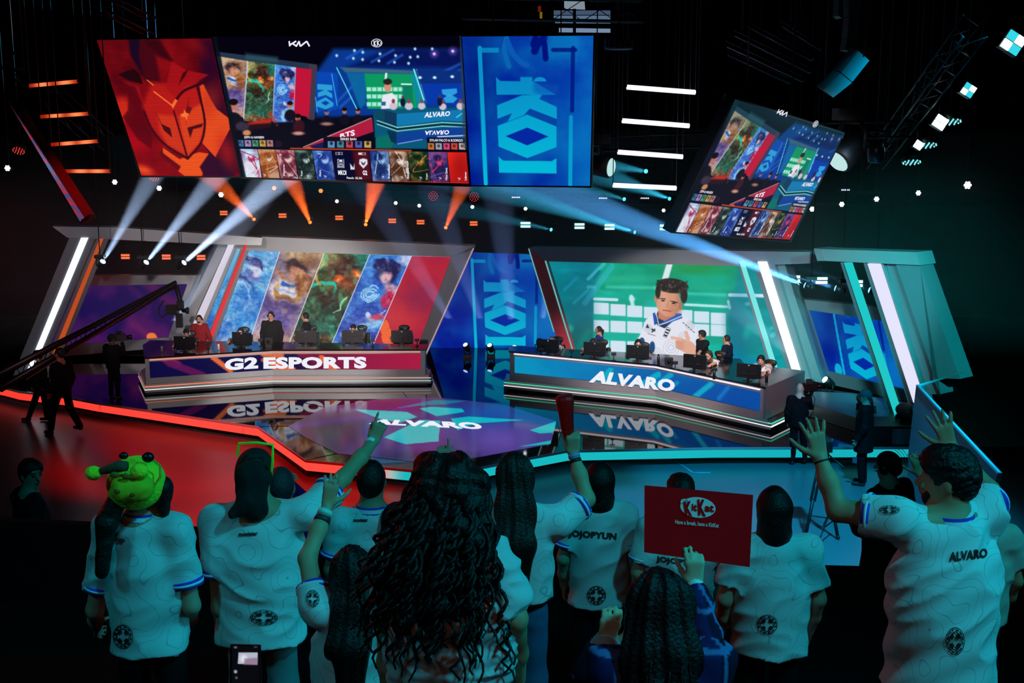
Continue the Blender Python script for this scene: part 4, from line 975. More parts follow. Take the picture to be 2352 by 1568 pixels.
def art_wing_l(A):
    A.lgrad((110, 700), (430, 680), '#12084c', '#3c1058'); A.noise(60, '#10084c', '#6c1c60', .45, 13, .45, .7, .7)
    A.line([(330, 640), (420, 720)], 24, '#681c54', .6, 10); A.line([(290, 650), (340, 700)], 14, '#501858', .5, 8); A.line([(300, 740), (370, 790)], 14, '#70205c', .6, 8)
    A.ell(348, 772, 11, 8, '#f07838', 1, 1); A.poly([(337, 770), (358, 770), (372, 790), (337, 790)], '#f07838', 1, 1)
ti = thing('wing_screen', 'violet LED wall in a silver frame inside the left wing portal', 'LED wall', WLi.at(260, 820))
b = MB()
b.slab([(170, 632), (462, 632), (430, 652), (162, 657)], WLi, .3, .1); b.slab([(462, 632), (405, 796), (386, 776), (431, 650)], WLi, .3, .1); b.slab([(92, 798), (392, 774), (404, 796), (100, 822)], WLi, .3, .1); b.slab([(172, 632), (180, 640), (110, 800), (92, 822)], WLi, .3, .1)
b.build('frame', m_silver, ti)
led('display', [(166, 655), (432, 651), (392, 777), (104, 800)], WLi, art_wing_l, ti, 2, .02)
b = MB(); q_ = WLi.at(250, 812); b.box((q_.x+.2, q_.y+.9, (q_.z-.1+SZ)/2), (5.6, 1.2, q_.z-.1-SZ-.004)); b.build('plinth', m_black, ti)
# right wing
t = thing('set_frame', 'slanted portal of the right wing with a teal and a pale light bar', 'stage frame', WRp.at(2080, 980))
m_tealsil = m_silver
b = MB(); b.slab([(1887, 572), (2104, 579), (2113, 609), (1896, 599)], WRp, .6, .25); b.slab([(1869, 570), (1887, 572), (1896, 599), (1877, 599)], WRp, .6, .26); b.build('frame_beam', m_tealsil, t)
b = MB(); b.slab([(2036, 606), (2058, 608), (2160, 905), (2120, 905)], WRp, .5, .1); b.slab([(2058, 608), (2113, 609), (2205, 870), (2143, 868), (2160, 905)], WRp, .5, .2)
b.slab([(1930, 603), (1938, 603), (2066, 988), (2054, 988)], WRp, .2, .2); b.slab([(1983, 604), (1992, 605), (2098, 925), (2086, 925)], WRp, .2, .2); b.slab([(2017, 606), (2028, 606), (2120, 900), (2108, 900)], WRp, .2, .2); b.build('frame_pillar', m_silver_d, t)
b = MB(); b.slab([(1938, 603), (1952, 603), (2079, 988), (2066, 988)], WRp, .1, .3); b.build('light_bar', m_teal_led, t)
b = MB(); b.slab([(1992, 605), (2017, 606), (2108, 890), (2098, 925)], WRp, .1, .3); b.build('light_bar', glow('pale_bar', '#dcdcf4', 1.1), t)
ti = thing('wing_screen', 'blue LED wall with a turned cyan emblem inside the right wing portal', 'LED wall', WRi.at(1980, 900))
b = MB()
b.slab([(1829, 686), (2072, 711), (2078, 745), (1853, 711)], WRi, .3, .1); b.slab([(1829, 686), (1855, 711), (1900, 853), (1872, 852)], WRi, .3, .1); b.slab([(1868, 848), (1899, 852), (2090, 897), (2096, 926), (1880, 876)], WRi, .3, .1); b.slab([(2066, 711), (2090, 714), (2130, 926), (2092, 926)], WRi, .3, .1)
b.build('frame', m_silver, ti)
def art_koi_side(A): art_koi(A); A.ell(*[float(v) for v in koi_side(np.array(1926.), np.array(850.))], 16, 22, '#10a8d0', 1, 1)
led('display', [(1853, 711), (2072, 741), (2092, 899), (1899, 853)], WRi, art_koi_side, ti, 1.5, .02, px2=koi_side)
# stepped plinths at the right wing
t = thing('wing_platform', 'low silver stepped platform under the right wing screen', 'platform', onz(1980, 960, SZ))
b = MB()
def pad(pts, z, h): 
    q = [onz(x, y, z) for x, y in pts]; b.prism(q, (0, 0, -h))
pad([(1858, 925), (1870, 899), (1960, 903), (2110, 930), (2120, 985), (2060, 988)], SZ+.34, .33)
b.build('platform', m_silver_d, t)
b = MB(); b.box(tuple(onz(2050, 1020, SZ)+Vector((0, .5, .2))), (1.1, .9, .4)); b.build('black_riser', m_black, t)
# big triangular side panel
WG = vplane(2104, 24.2, 2290, 20.5, 950)
t = thing('side_panel', 'large triangular grey-blue panel leaning at the right end of the stage', 'panel', WG.at(2130, 1085))
b = MB(); b.slab([(2104, 886), (2292, 1086), (2240, 1240), (2082, 1230), (2086, 1040)], WG, .08); b.build('panel_face', mat('blue_grey_panel', '#5c7c8c', .45, .2), t)
b = MB(); b.slab([(2103, 884), (2106, 883), (2294, 1085), (2290, 1088)], WG, .04, .03); b.build('panel_edge', mat('pale_edge', '#90b8bc', .4), t)
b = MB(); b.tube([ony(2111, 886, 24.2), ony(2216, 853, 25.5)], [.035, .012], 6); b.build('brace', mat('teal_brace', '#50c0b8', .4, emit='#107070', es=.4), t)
# ------------------------------------------------------------------ lighting rig
ORD = ['first', 'second', 'third', 'fourth', 'fifth', 'sixth', 'seventh', 'eighth', 'ninth', 'tenth', 'eleventh', 'twelfth', 'thirteenth', 'fourteenth', 'fifteenth', 'sixteenth', 'seventeenth', 'eighteenth', 'nineteenth', 'twentieth']
def rod(p, t):
    p = Vector(p); b = MB(); b.tube([p, (p.x, p.y, 16.84)], .014, 5); b.build('hanging_rod', m_black, t)
def moving_head(px, py, y, to, col, label, power=0, ang=7., size=.17, glows=3., group=None, floor=False, lens=True, vol=1., srad=.05):
    p = ony(px, py, y); d = (Vector(to)-p).normalized()
    t = thing('moving_head_light', label, 'stage light', p - d*size*.9 if not floor else (p.x, p.y, SZ), group)
    hc = p - d*size*.95
    b = MB(); b.lathe(hc, d, [(-size*.75, size*.2), (-size*.7, size*.42), (-size*.2, size*.55), (size*.3, size*.58), (size*.75, size*.62), (size*.8, size*.5)], 14); b.build('head', m_black, t)
    side = d.cross(Vector((0, 0, 1))).normalized(); up = Vector((0, 0, 1)) if not floor else Vector((0, 0, -1))
    b = MB(); q = hc - d*size*.1
    b.tube([q+side*size*.72, q+side*size*.75+up*size*.6, q+side*size*.5+up*size*1.1, q-side*size*.5+up*size*1.1, q-side*size*.75+up*size*.6, q-side*size*.72], size*.13, 6); b.build('yoke', m_black, t)
    b = MB()
    if floor: b.box((q.x, q.y, (q.z-size*1.1+SZ)/2), (size*1.5, size*1.1, max(.06, q.z-size*1.1-SZ)))
    else: b.box(q+up*size*1.4, (size*1.5, size*1.1, size*.5))
    b.build('base', m_black, t)
    if not floor: rod(q+up*size*1.6, t)
    if lens:
        b = MB(); b.lathe(p-d*.05, d, [(0, size*.5), (.035, size*.42), (.05, size*.2)], 16); b.build('lens', glow('lens_'+col.strip('#'), col, glows), t)
    if power:
        spot('beam_light', p+d*.02, p+d, col, power*30, ang, .35, srad, vol, t)
    return t
def blinder(px, py, y, col, label, w=.26, group='blinder lamps above the back of the stage', s=2.2, tilt=0.):
    p = ony(px, py, y); t = thing('blinder_light', label, 'stage light', p, group)
    R = Matrix.Rotation(tilt, 3, 'Y')
    b = MB(); b.box(p+Vector((0, .08, 0)), (w*1.25, .14, w*.72), M=R); b.build('housing', m_black, t)
    for k in (-1, 1):
        b = MB(); b.box(p+R@Vector((0, -.01, k*w*.17)), (w, .03, w*.22), M=R); b.build('lamp_row', glow('blinder_'+col.strip('#'), col, s), t)
    b = MB(); b.tube([p+Vector((0, .12, w*.3)), p+Vector((0, .12, w*1.4))], .02, 5); b.build('clamp', m_black, t); rod(p+Vector((0, .12, w*1.3)), t)
    return t
def par(px, py, y, label, col='#f4f8ff', r=.075, s=3., group='small round lamps on the dark rig', flat_=1., rot=0.):
    p = ony(px, py, y); t = thing('par_light', label, 'stage light', p, group)
    b = MB(); b.lathe(p, (0, 1, 0), [(0, r*1.3), (.1, r*1.2), (.2, r*.6)], 12); b.build('housing', m_black, t)
    b = MB()
    for k in range(7):
        a = k*math.pi/3; rr = 0 if k == 6 else r*.68
        b.lathe(p+Vector((rr*math.cos(a), -.02, rr*math.sin(a))), (0, -1, 0), [(0, r*.34), (.02, r*.25)], 8)
    b.build('lens', glow('par_'+col.strip('#'), col, s), t)
    b = MB(); b.tube([p+Vector((0, .1, r)), p+Vector((0, .1, r*4))], .015, 5); b.build('yoke', m_black, t); rod(p+Vector((0, .1, r*3.5)), t)
    return t
def matrix_lamp(px, py, y, label, col, r=.16, tilt=(0, 0, 0), s=1.6, group='round dotted lamps'):
    p = ony(px, py, y); t = thing('round_led_light', label, 'stage light', p, group)
    R = Matrix.Rotation(tilt[0], 3, 'X') @ Matrix.Rotation(tilt[1], 3, 'Y')
    b = MB(); b.lathe(p, R@Vector((0, 1, 0)), [(0, r*1.05), (.12, r), (.2, r*.5)], 16); b.build('housing', m_black, t)
    b = MB(); pts = [(0, 0)]+[(r*.45*math.cos(a), r*.45*math.sin(a)) for a in np.linspace(0, 2*math.pi, 7)[:-1]]+[(r*.85*math.cos(a), r*.85*math.sin(a)) for a in np.linspace(0, 2*math.pi, 13)[:-1]]
    for x, z in pts: b.ball(p+R@Vector((x, -.02, z)), r*.09, 6, 4)
    b.build('lens', glow('matrix_'+col.strip('#'), col, s), t); rod(p+Vector((0, .1, r*.6)), t)
    return t
def truss(name, label, a, c, size=.3, mt=None, n=None, group=None, parent=None):
    a, c = Vector(a), Vector(c); L = (c-a).length; d = (c-a).normalized(); u = d.cross(Vector((0, 0, 1))); u = u.normalized() if u.length > .01 else Vector((1, 0, 0)); w = u.cross(d)
    b = MB(); off = [(u*i+w*j)*size/2 for i, j in ((-1, -1), (1, -1), (1, 1), (-1, 1))]
    for o in off: b.tube([a+o, c+o], .022, 6)
    n = n or max(2, int(L/size*.7))
    for i in range(n):
        p, q = a+d*L*i/n, a+d*L*(i+1)/n
        for k in range(4):
            o1, o2 = off[k], off[(k+1) % 4]
            b.tube([p+(o1 if i % 2 else o2), q+(o2 if i % 2 else o1)], .011, 4)
    t = thing(name, label, 'truss', a, group); b.build('frame', mt or m_truss, t)
    for k in (.15, .85): rod(a.lerp(c, k), t)
    return t

# white beams rising from behind the left wing
for i, (px, py, tx, ty, y, pw, an) in enumerate(((237, 599, 352, 400, 33.0, 1100, 10), (337, 601, 500, 400, 33.3, 1500, 10), (424, 602, 640, 415, 33.6, 2600, 10))):
    moving_head(px, py, y, ony(tx, ty, y-1.2), '#b8d4ff', 'moving head with a pale blue beam behind the left wing, '+ORD[i]+' from the left', pw, an, .17, 4., 'moving heads behind the left wing')
for i, (px, py) in enumerate(((288, 589), (382, 590), (462, 591))):
    blinder(px, py, 38.3, '#ff5a38', 'red double row lamp behind the left wing portal, '+ORD[i]+' from the left', .25, 'red lamps behind the left wing', 2.4)
moving_head(367, 790, 36.6, ony(520, 560, 34), '#c8dcff', 'moving head on the floor beside the left desk, beam to upper right', 900, 7, .16, 4., None, True)
# orange beams
for i, (px, py, tx, ty, pw) in enumerate(((583, 503, 486, 405, 900), (712, 510, 664, 400, 1000), (840, 515, 866, 405, 1300), (1024, 522, 1072, 405, 600))):
    moving_head(px, py, 41, ony(tx, ty, 38), '#ff6420', 'moving head with an orange beam above the left picture wall, '+ORD[i]+' from the left', pw, 11, .13, 4., 'orange moving heads')
for i, (px, py) in enumerate(((630, 432), (737, 438))):
    par(px, py, 40, 'small orange lamp just under the broadcast screen, '+ORD[i]+' from the left', '#ff7a38', .07, 3., 'small orange lamps')
for i, (px, py) in enumerate(((514, 489), (649, 495), (779, 500), (901, 507), (966, 510), (1088, 513))):
    blinder(px, py, 41.5, '#ff6430', 'orange double row lamp high behind the left picture wall, '+ORD[i]+' from the left', .24, 'orange lamps above the back of the stage', 1.8)
for i, (px, py) in enumerate(((1207, 516), (1331, 519), (1400, 521), (1527, 522))):
    blinder(px, py, 41.5, '#a8ffff', 'white and teal double row lamp above the right picture wall, '+ORD[i]+' from the left', .32, 'teal lamps above the back of the stage', 2.4)
# blue beams crossing to the upper left
for i, (px, py, tx, ty, y, pw, an, lb) in enumerate(((1265, 527, 1090, 488, 41, 300, 8, 'short blue beam above the middle banner'), (1457, 533, 1180, 445, 41, 1600, 9, 'blue beam above the right picture wall'),
        (1847, 654, 1300, 450, 31.6, 8000, 8, 'strongest long blue beam inside the right wing'), (1917, 661, 1420, 500, 31.4, 1800, 7, 'long blue beam inside the right wing, middle one'), (1995, 665, 1640, 545, 31.3, 700, 6, 'faint blue beam inside the right wing, nearest the teal bar'),
        (1433, 457, 1300, 420, 39, 250, 9, 'short teal beam under the white tubes'), (1537, 456, 1380, 400, 39, 500, 12, 'teal glow right under the lowest white tube'), (1483, 393, 1370, 375, 34, 300, 9, 'lamp facing left between the lower white tubes'))):
    moving_head(px, py, y, ony(tx, ty, y-2.5 if y > 33 else y+(1.9, 1.6, .8)[i-2]), '#58b0ff' if i in (2, 3, 4) else '#38c0e8', 'moving head with '+lb, pw, an, .17 if i in (2, 3, 4) else .13, 5., None)
for i, (px, py) in enumerate(((1824, 640), (1887, 644), (1968, 651), (2043, 652))):
    blinder(px, py, 39.5, '#c0ffff', 'bright white double row lamp inside the right wing, '+ORD[i]+' from the left', .36, 'white lamps behind the right wing', 3.)
# beams on the floor behind the left desk's end
for i, (px, py, tx, ty) in enumerate(((1068, 790, 975, 640), (1124, 791, 1070, 640), (1181, 795, 1168, 670), (1240, 780, 1262, 640))):
    moving_head(px, py, 36.9, ony(tx, ty, 35.5), '#88a8f0', 'moving head on the stage before the middle banner, '+ORD[i]+' from the left', 420, 9, .17, 4., 'floor moving heads before the banner', True, lens=i < 3)
moving_head(1893, 870, 31.4, ony(1790, 790, 31), '#b0d8f0', 'moving head on the right wing platform with a lit lens, beam to upper left', 450, 9, .2, 4., None, True)
for i, (px, py, y) in enumerate(((1983, 906, 30.2), (2074, 932, 29.2))):
    p = onz(px, py+42, SZ+.34)
    t = moving_head(px, py, p.y, ony(px-60, py-200, p.y-1), '#081018', ('dark glossy moving head on the right wing platform behind the standing man', 'dark glossy moving head at the foot of the teal bar')[i], 0, 9, .3, 1., 'dark moving heads on the right platform', True, lens=False)
# round small lamps on the back truss
wl = ((264, 418), (366, 432), (508, 447), (774, 462), (909, 466), (963, 472), (1085, 475), (1207, 479), (1524, 483), (1865, 480), (1933, 469), (2013, 457), (2109, 443), (2222, 425))
for i, (px, py) in enumerate(wl):
    par(px, py, 41, 'small white lamp in the long row under the hanging screens, '+ORD[i]+' from the left', '#f0f4ff', (.085 if px > 1800 or px < 600 else .06)*(1.5 if px > 2200 else 1), 4. if i not in (3, 4) else 1.2, 'row of small white lamps')
par(18, 386, 30, 'small white lamp alone at the left edge, below the red dotted one', '#f4e8f4', .07, 4.)
for px, py, lb in ((1185, 453, 'pale violet lamp bar below the blue hanging screen'), (1385, 455, 'four dot lamp bar left of the lowest white tube'), (1481, 455, 'violet lamp bar under the lowest white tube'), (1942, 436, 'five dot lamp bar right of the tilted screen')):
    p = ony(px, py, 40); t = thing('lamp_bar', lb, 'stage light', p)
    b = MB(); b.box(p+Vector((0, .08, 0)), (.32, .12, .1)); b.build('housing', m_black, t)
    b = MB(); [b.ball(p+Vector((-.11+.055*k, -.01, 0)), .022, 6, 4) for k in range(5)]; b.build('lens', glow('violet_dots', '#d8d8ff', 2.), t); rod(p+Vector((0, .1, 0)), t)
for px, py, y, lb in ((43, 345, 30, 'red dotted round lamp at the far left edge'), (354, 408, 38, 'red dotted round lamp below the orange hanging screen'), (995, 450, 40, 'red dotted round lamp below the broadcast screen'), (1089, 452, 40, 'red dotted round lamp between the orange and blue lamps')):
    matrix_lamp(px, py, y, lb, '#ff4038', .16 if y > 31 else .15, (.9, 0, 0) if y < 40 else (0, 0, 0), 1.3)
# tube rows
for side, rows in (('white', ((1440, 200, 1597, 212), (1429, 277, 1583, 289), (1419, 349, 1568, 360), (1408, 425, 1553, 432))), ('red', ((68, 197, 178, 187), (94, 268, 203, 261), (118, 332, 225, 324), (141, 393, 253, 393)))):
    y = 27. if side == 'white' else 25.
    for i, (x0, y0, x1, y1) in enumerate(rows):
        a, c = ony(x0, y0, y), ony(x1, y1, y+.2)
        lb = ('horizontal white light tube right of the blue screen, ' if side == 'white' else 'horizontal red light tube at the upper left, ')+('topmost' if i == 0 else 'lowest' if i == 3 else ORD[i]+' from the top')
        t = thing('light_tube', lb, 'light tube', a, side+' light tubes hanging in a ladder')
        b = MB(); b.tube([a+Vector((0, .05, .015)), c+Vector((0, .05, .015))], .045, 8); b.build('housing', m_black, t)
        if side == 'white':
            b = MB(); b.tube([a, c], .05, 8); b.build('tube', glow('white_tube', '#f0ecff', 1.5), t)
        else:
            n = 40; P = [a.lerp(c, k/n) for k in range(n+1)]; V = []; cols = []
            for k, p in enumerate(P):
                for m in range(6): V.append(p+Vector((0, math.cos(m*math.pi/3)*.04, math.sin(m*math.pi/3)*.04)))
                u = k/n; g = math.exp(-((u-.28-.04*i)/.13)**2)+math.exp(-((u-.75)/.14)**2)
                cols += [tuple(.35*np.array(lin('#ff2a10'))+g*np.array(lin('#ff8850'))*1.1)]*6
            Fq = [(k*6+m, k*6+(m+1) % 6, k*6+6+(m+1) % 6, k*6+6+m) for k in range(n) for m in range(6)]
            from_np('tube', np.array([v[:] for v in V]), np.array(Fq), attr_mat('led_panel'), t, np.array(cols))
        b = MB()
        for p in (a, c):
            b.tube([p, (p.x-.02, p.y+.05, 16.84)], .012, 4)
        b.build('hanging_strap', m_black, t)
# teal lamps at the upper right
for i, (px, py, y, w, lb) in enumerate(((2328, 98, 22, .34, 'teal four panel lamp at the top right corner'), (2225, 207, 23, .22, 'teal four panel lamp right of the tilted screen, second one down'), (2160, 281, 24, .24, 'brightest teal lamp beside the dotted round lamp'), (2110, 333, 25, .16, 'small teal lamp under the brightest one'))):
    p = ony(px, py, y); t = thing('blinder_light', lb, 'stage light', p, 'teal lamps at the upper right')
    R = Matrix.Rotation(.55, 3, 'Y')
    b = MB(); b.box(p+Vector((0, .1, 0)), (w*1.05, .14, w*1.05), M=R); b.build('housing', m_black, t)
    for k, (dx, dz) in enumerate(((-1, 1), (1, 1), (-1, -1), (1, -1))):
        b = MB(); b.box(p+R@Vector((dx*w*.25, 0, dz*w*.25)), (w*.46, .03, w*.44), M=R)
        b.build('lamp_panel', glow('teal_lamp_b', '#d8ffff', 4.) if (k in (1, 2) or i > 1) else glow('teal_lamp_a', '#30c8d8', 1.2), t)
    b = MB(); b.tube([p+Vector((0, .1, 0)), p+Vector((0, .15, .9))], .02, 5); b.build('hanging_strap', m_metal, t); rod(p+Vector((0, .15, .8)), t)
    spot('beam_light', p-Vector((0, .05, 0)), p+Vector((-1.2, -3, -3.0)), '#20c8c8', (60, 60, 400, 150)[i], 50, 1., .1, 1., t)
for px, py, y, lb in ((2185, 278, 24.2, 'white dotted round lamp seen obliquely beside the brightest teal lamp'), (2130, 332, 25.2, 'white dotted round lamp seen obliquely, the middle one of three'), (2094, 371, 26, 'faint dotted round lamp seen obliquely, the lowest of three')):
    matrix_lamp(px, py, y, lb, '#70c8d0', .2, (1.25, .4, 0), .9 if py > 350 else 1.6)
# speakers, round shade lamp, hanging bars
t = thing('line_array_speaker', 'grey-green two part loudspeaker box hanging tilted over the tilted screen', 'loudspeaker', ony(1945, 170, 20))
SP = Plane(ony(1945, 170, 20), (.1, -1, -.2))
m_spk = mat('grey_green_speaker', '#5c7c78', .5)
b = MB(); b.slab([(1891, 207), (1931, 168), (1957, 190), (1914, 224)], SP, .35); b.build('cabinet', m_spk, t)
b = MB(); b.slab([(1932, 166), (1972, 117), (1997, 139), (1958, 188)], SP, .35); b.build('cabinet', m_spk, t)
b = MB(); b.tube([SP.at(1985, 126), SP.at(1990, 60), (SP.at(1992, -30).x, SP.at(1992, -30).y, 16.84)], .02, 5); b.build('hanging_cable', m_metal, t)
t = thing('line_array_speaker', 'curved pale strip of loudspeakers hanging from the top edge of the picture', 'loudspeaker', ony(1950, 100, 21))
SP = Plane(ony(1950, 60, 21), (.05, -1, 0))
for q in (((1941, 115), (1946, 88), (1966, 92), (1957, 118)), ((1946, 86), (1950, 40), (1976, 42), (1967, 90)), ((1950, 38), (1950, -5), (1979, -5), (1976, 40)), ((1927, -5), (1937, -5), (1934, 42), (1926, 36))):
    b = MB(); b.slab(q, SP, .3); b.build('cabinet', m_spk, t)
p = ony(1421, 108, 24); t = thing('round_ceiling_lamp', 'unlit round ribbed lamp hanging right of the blue screen', 'lamp', p)
b = MB(); b.lathe(p, (0, 0, 1), [(-.05, .2), (-.04, .26), (.0, .27)], 24); b.build('diffuser', mat('frosted_shade', '#608080', .6), t)
for k in range(16):
    a = 2*math.pi*k/16; q = p+Vector((.26*math.cos(a), .26*math.sin(a), .07))
    b = MB(); b.box(q, (.03, .05, .14), rz=a); b.build('rib', mat('shade_rib', '#506868', .6), t)
b = MB(); b.tube([p+Vector((0, 0, .1)), (p.x, p.y, 16.84)], .015, 5); b.lathe(p, (0, 0, 1), [(.0, .24), (.14, .24)], 20); b.build('stem', m_black, t)
k = 0
for (x0, y0, x1, y1, y) in ((1672, 105, 1845, 185, 23), (1674, 125, 1815, 190, 23.4), (1690, 80, 1862, 165, 22.6), (1720, 60, 1865, 137, 22.2), (1800, 60, 1885, 112, 21.8)):
    a, c = ony(x0, y0, y), ony(x1, y1, y-1); k += 1
    o = thing('unlit_light_tube', 'dark unlit slanted light tube above the tilted screen, '+('lowest', 'second lowest', 'middle', 'second from the top', 'topmost')[(1, 0, 2, 3, 4)[k-1]]+' of five', 'light tube', a, 'unlit tubes above the tilted screen')
    MB().tube([a, c], .035, 6).build('tube', mat('unlit_tube', '#4c6068', .3, .4), o); MB().tube([a+Vector((0, .2, .1)), c+Vector((0, .2, .1))], .02, 5).build('carrier', m_truss, o)
    for kk in (.2, .8): rod(a.lerp(c, kk), o)
big = ony(1505, 385, 30)
# large moving heads near the white tubes, one at the tilted screen
for px, py, y, r, lb in ((1408, 385, 27.5, .4, 'big dark moving head between the blue screen and the white tubes'), (1920, 375, 22.5, .42, 'big glossy moving head peeking out right of the tilted screen')):
    moving_head(px, py, y, ony(px+40, py+6, y-.2) if px < 1500 else ony(px-60, py+60, y-.3), '#c8f0f0', lb, 0, 9, r, .9, None)
t = thing('moving_head_light', 'dark moving head hanging right of the tilted screen, pointing down', 'stage light', ony(2013, 330, 24))
p = ony(2013, 320, 24)
b = MB(); b.lathe(p, (0, 0, -1), [(0, .1), (.02, .16), (.25, .17), (.42, .13), (.44, .05)], 12); b.build('head', mat('teal_dark_head', '#28404a', .3, .4), t)
b = MB(); b.tube([p+Vector((-.18, 0, -.15)), p+Vector((-.18, 0, .15)), p+Vector((.18, 0, .15)), p+Vector((.18, 0, -.15))], .03, 6); b.build('yoke', m_black, t); rod(p, t)
# trusses
T = [('dark truss across the back above the picture walls', ony(420, 455, 41.8), ony(2300, 455, 41.8), .4), ('dark truss at the far left above the red tubes', ony(20, 130, 26), ony(240, 330, 27.5), .4),
     ('teal lit truss running down right of the tilted screen', ony(1850, 300, 25), ony(2110, 296, 25.5), .3), ('long slanted truss at the upper right', ony(2240, 60, 20), ony(2010, 370, 29), .35),
     ('dark truss behind the white tubes', ony(1380, 330, 28.5), ony(1640, 320, 28.5), .3), ('truss at the top edge over the blue screen', ony(1060, 18, 25.5), ony(1480, 26, 25.5), .4),
     ('dark truss at the top left edge', ony(225, 0, 24), ony(345, 60, 25), .3)]
for lb, a, c, s_ in T: truss('lighting_truss', lb, a, c, s_)
# lit window grid in the ceiling space at the top
GP = vplane(1260, 30, 1420, 30, 30)
t = thing('lit_window', 'grey lit blinds and panel visible at the top edge above the blue screen', 'window blinds', GP.at(1340, 74))
for q, c in ((((1272, 24), (1402, 24), (1402, 34), (1272, 34)), '#485c78'), (((1272, 36), (1402, 36), (1402, 46), (1272, 46)), '#607894'), (((1275, 48), (1402, 49), (1402, 54), (1275, 53)), '#5c7090'), (((1284, 64), (1402, 66), (1402, 75), (1284, 74)), '#8098b8'), (((1296, -4), (1342, -4), (1344, 22), (1296, 20)), '#8c9ca8')):
    b = MB(); b.slab(q, GP, .03); b.build('blind_slat', glow('blind_'+c[1:], c, .8), t)
b = MB(); b.slab([(1316, 20), (1323, 20), (1323, 76), (1316, 76)], GP, .04, .05); b.build('mullion', m_black, t); rod(GP.at(1320, 30, -.1), t)
for px, py, q, lb in ((1245, 35, 1, 'yellow and red tipped hanging chain hoist above the blue screen'),):
    p = ony(px, py, 25); t = thing('chain_hoist', lb, 'hoist', p)
    b = MB(); b.box(p+Vector((-.02, 0, 0)), (.05, .05, .12)); b.build('hook', mat('yellow_hook', '#c8a020', .5, emit='#c8a020', es=.3), t)
    b = MB(); b.box(p+Vector((-.05, 0, .12)), (.06, .05, .1)); b.build('red_tag', mat('red_tag', '#a83020', .5, emit='#a83020', es=.3), t)
    b = MB(); b.tube([p+Vector((-.03, 0, -.35)), (p.x-.03, p.y, 16.84)], .015, 4); b.tube([p+Vector((-.1, 0, -.35)), (p.x-.1, p.y, 16.84)], .01, 4); b.build('chain', m_truss, t)
# haze over the stage
m = bpy.data.materials.new('stage_haze'); m.use_nodes = True; nt = m.node_tree; nt.nodes.clear()
vs = nt.nodes.new('ShaderNodeVolumeScatter'); oo = nt.nodes.new('ShaderNodeOutputMaterial'); vs.inputs['Density'].default_value = .016; vs.inputs['Anisotropy'].default_value = .2
vs.inputs['Color'].default_value = (1, 1, 1, 1); nt.links.new(vs.outputs[0], oo.inputs['Volume'])
hz = MB().box((0, 36.7, 4.4), (34, 12.2, 5.4)).build('stage_haze', m, loc=(0, 38, 1)); tag(hz, 'thin smoke haze hanging over the stage that shows the beams', 'haze', kind='stuff')
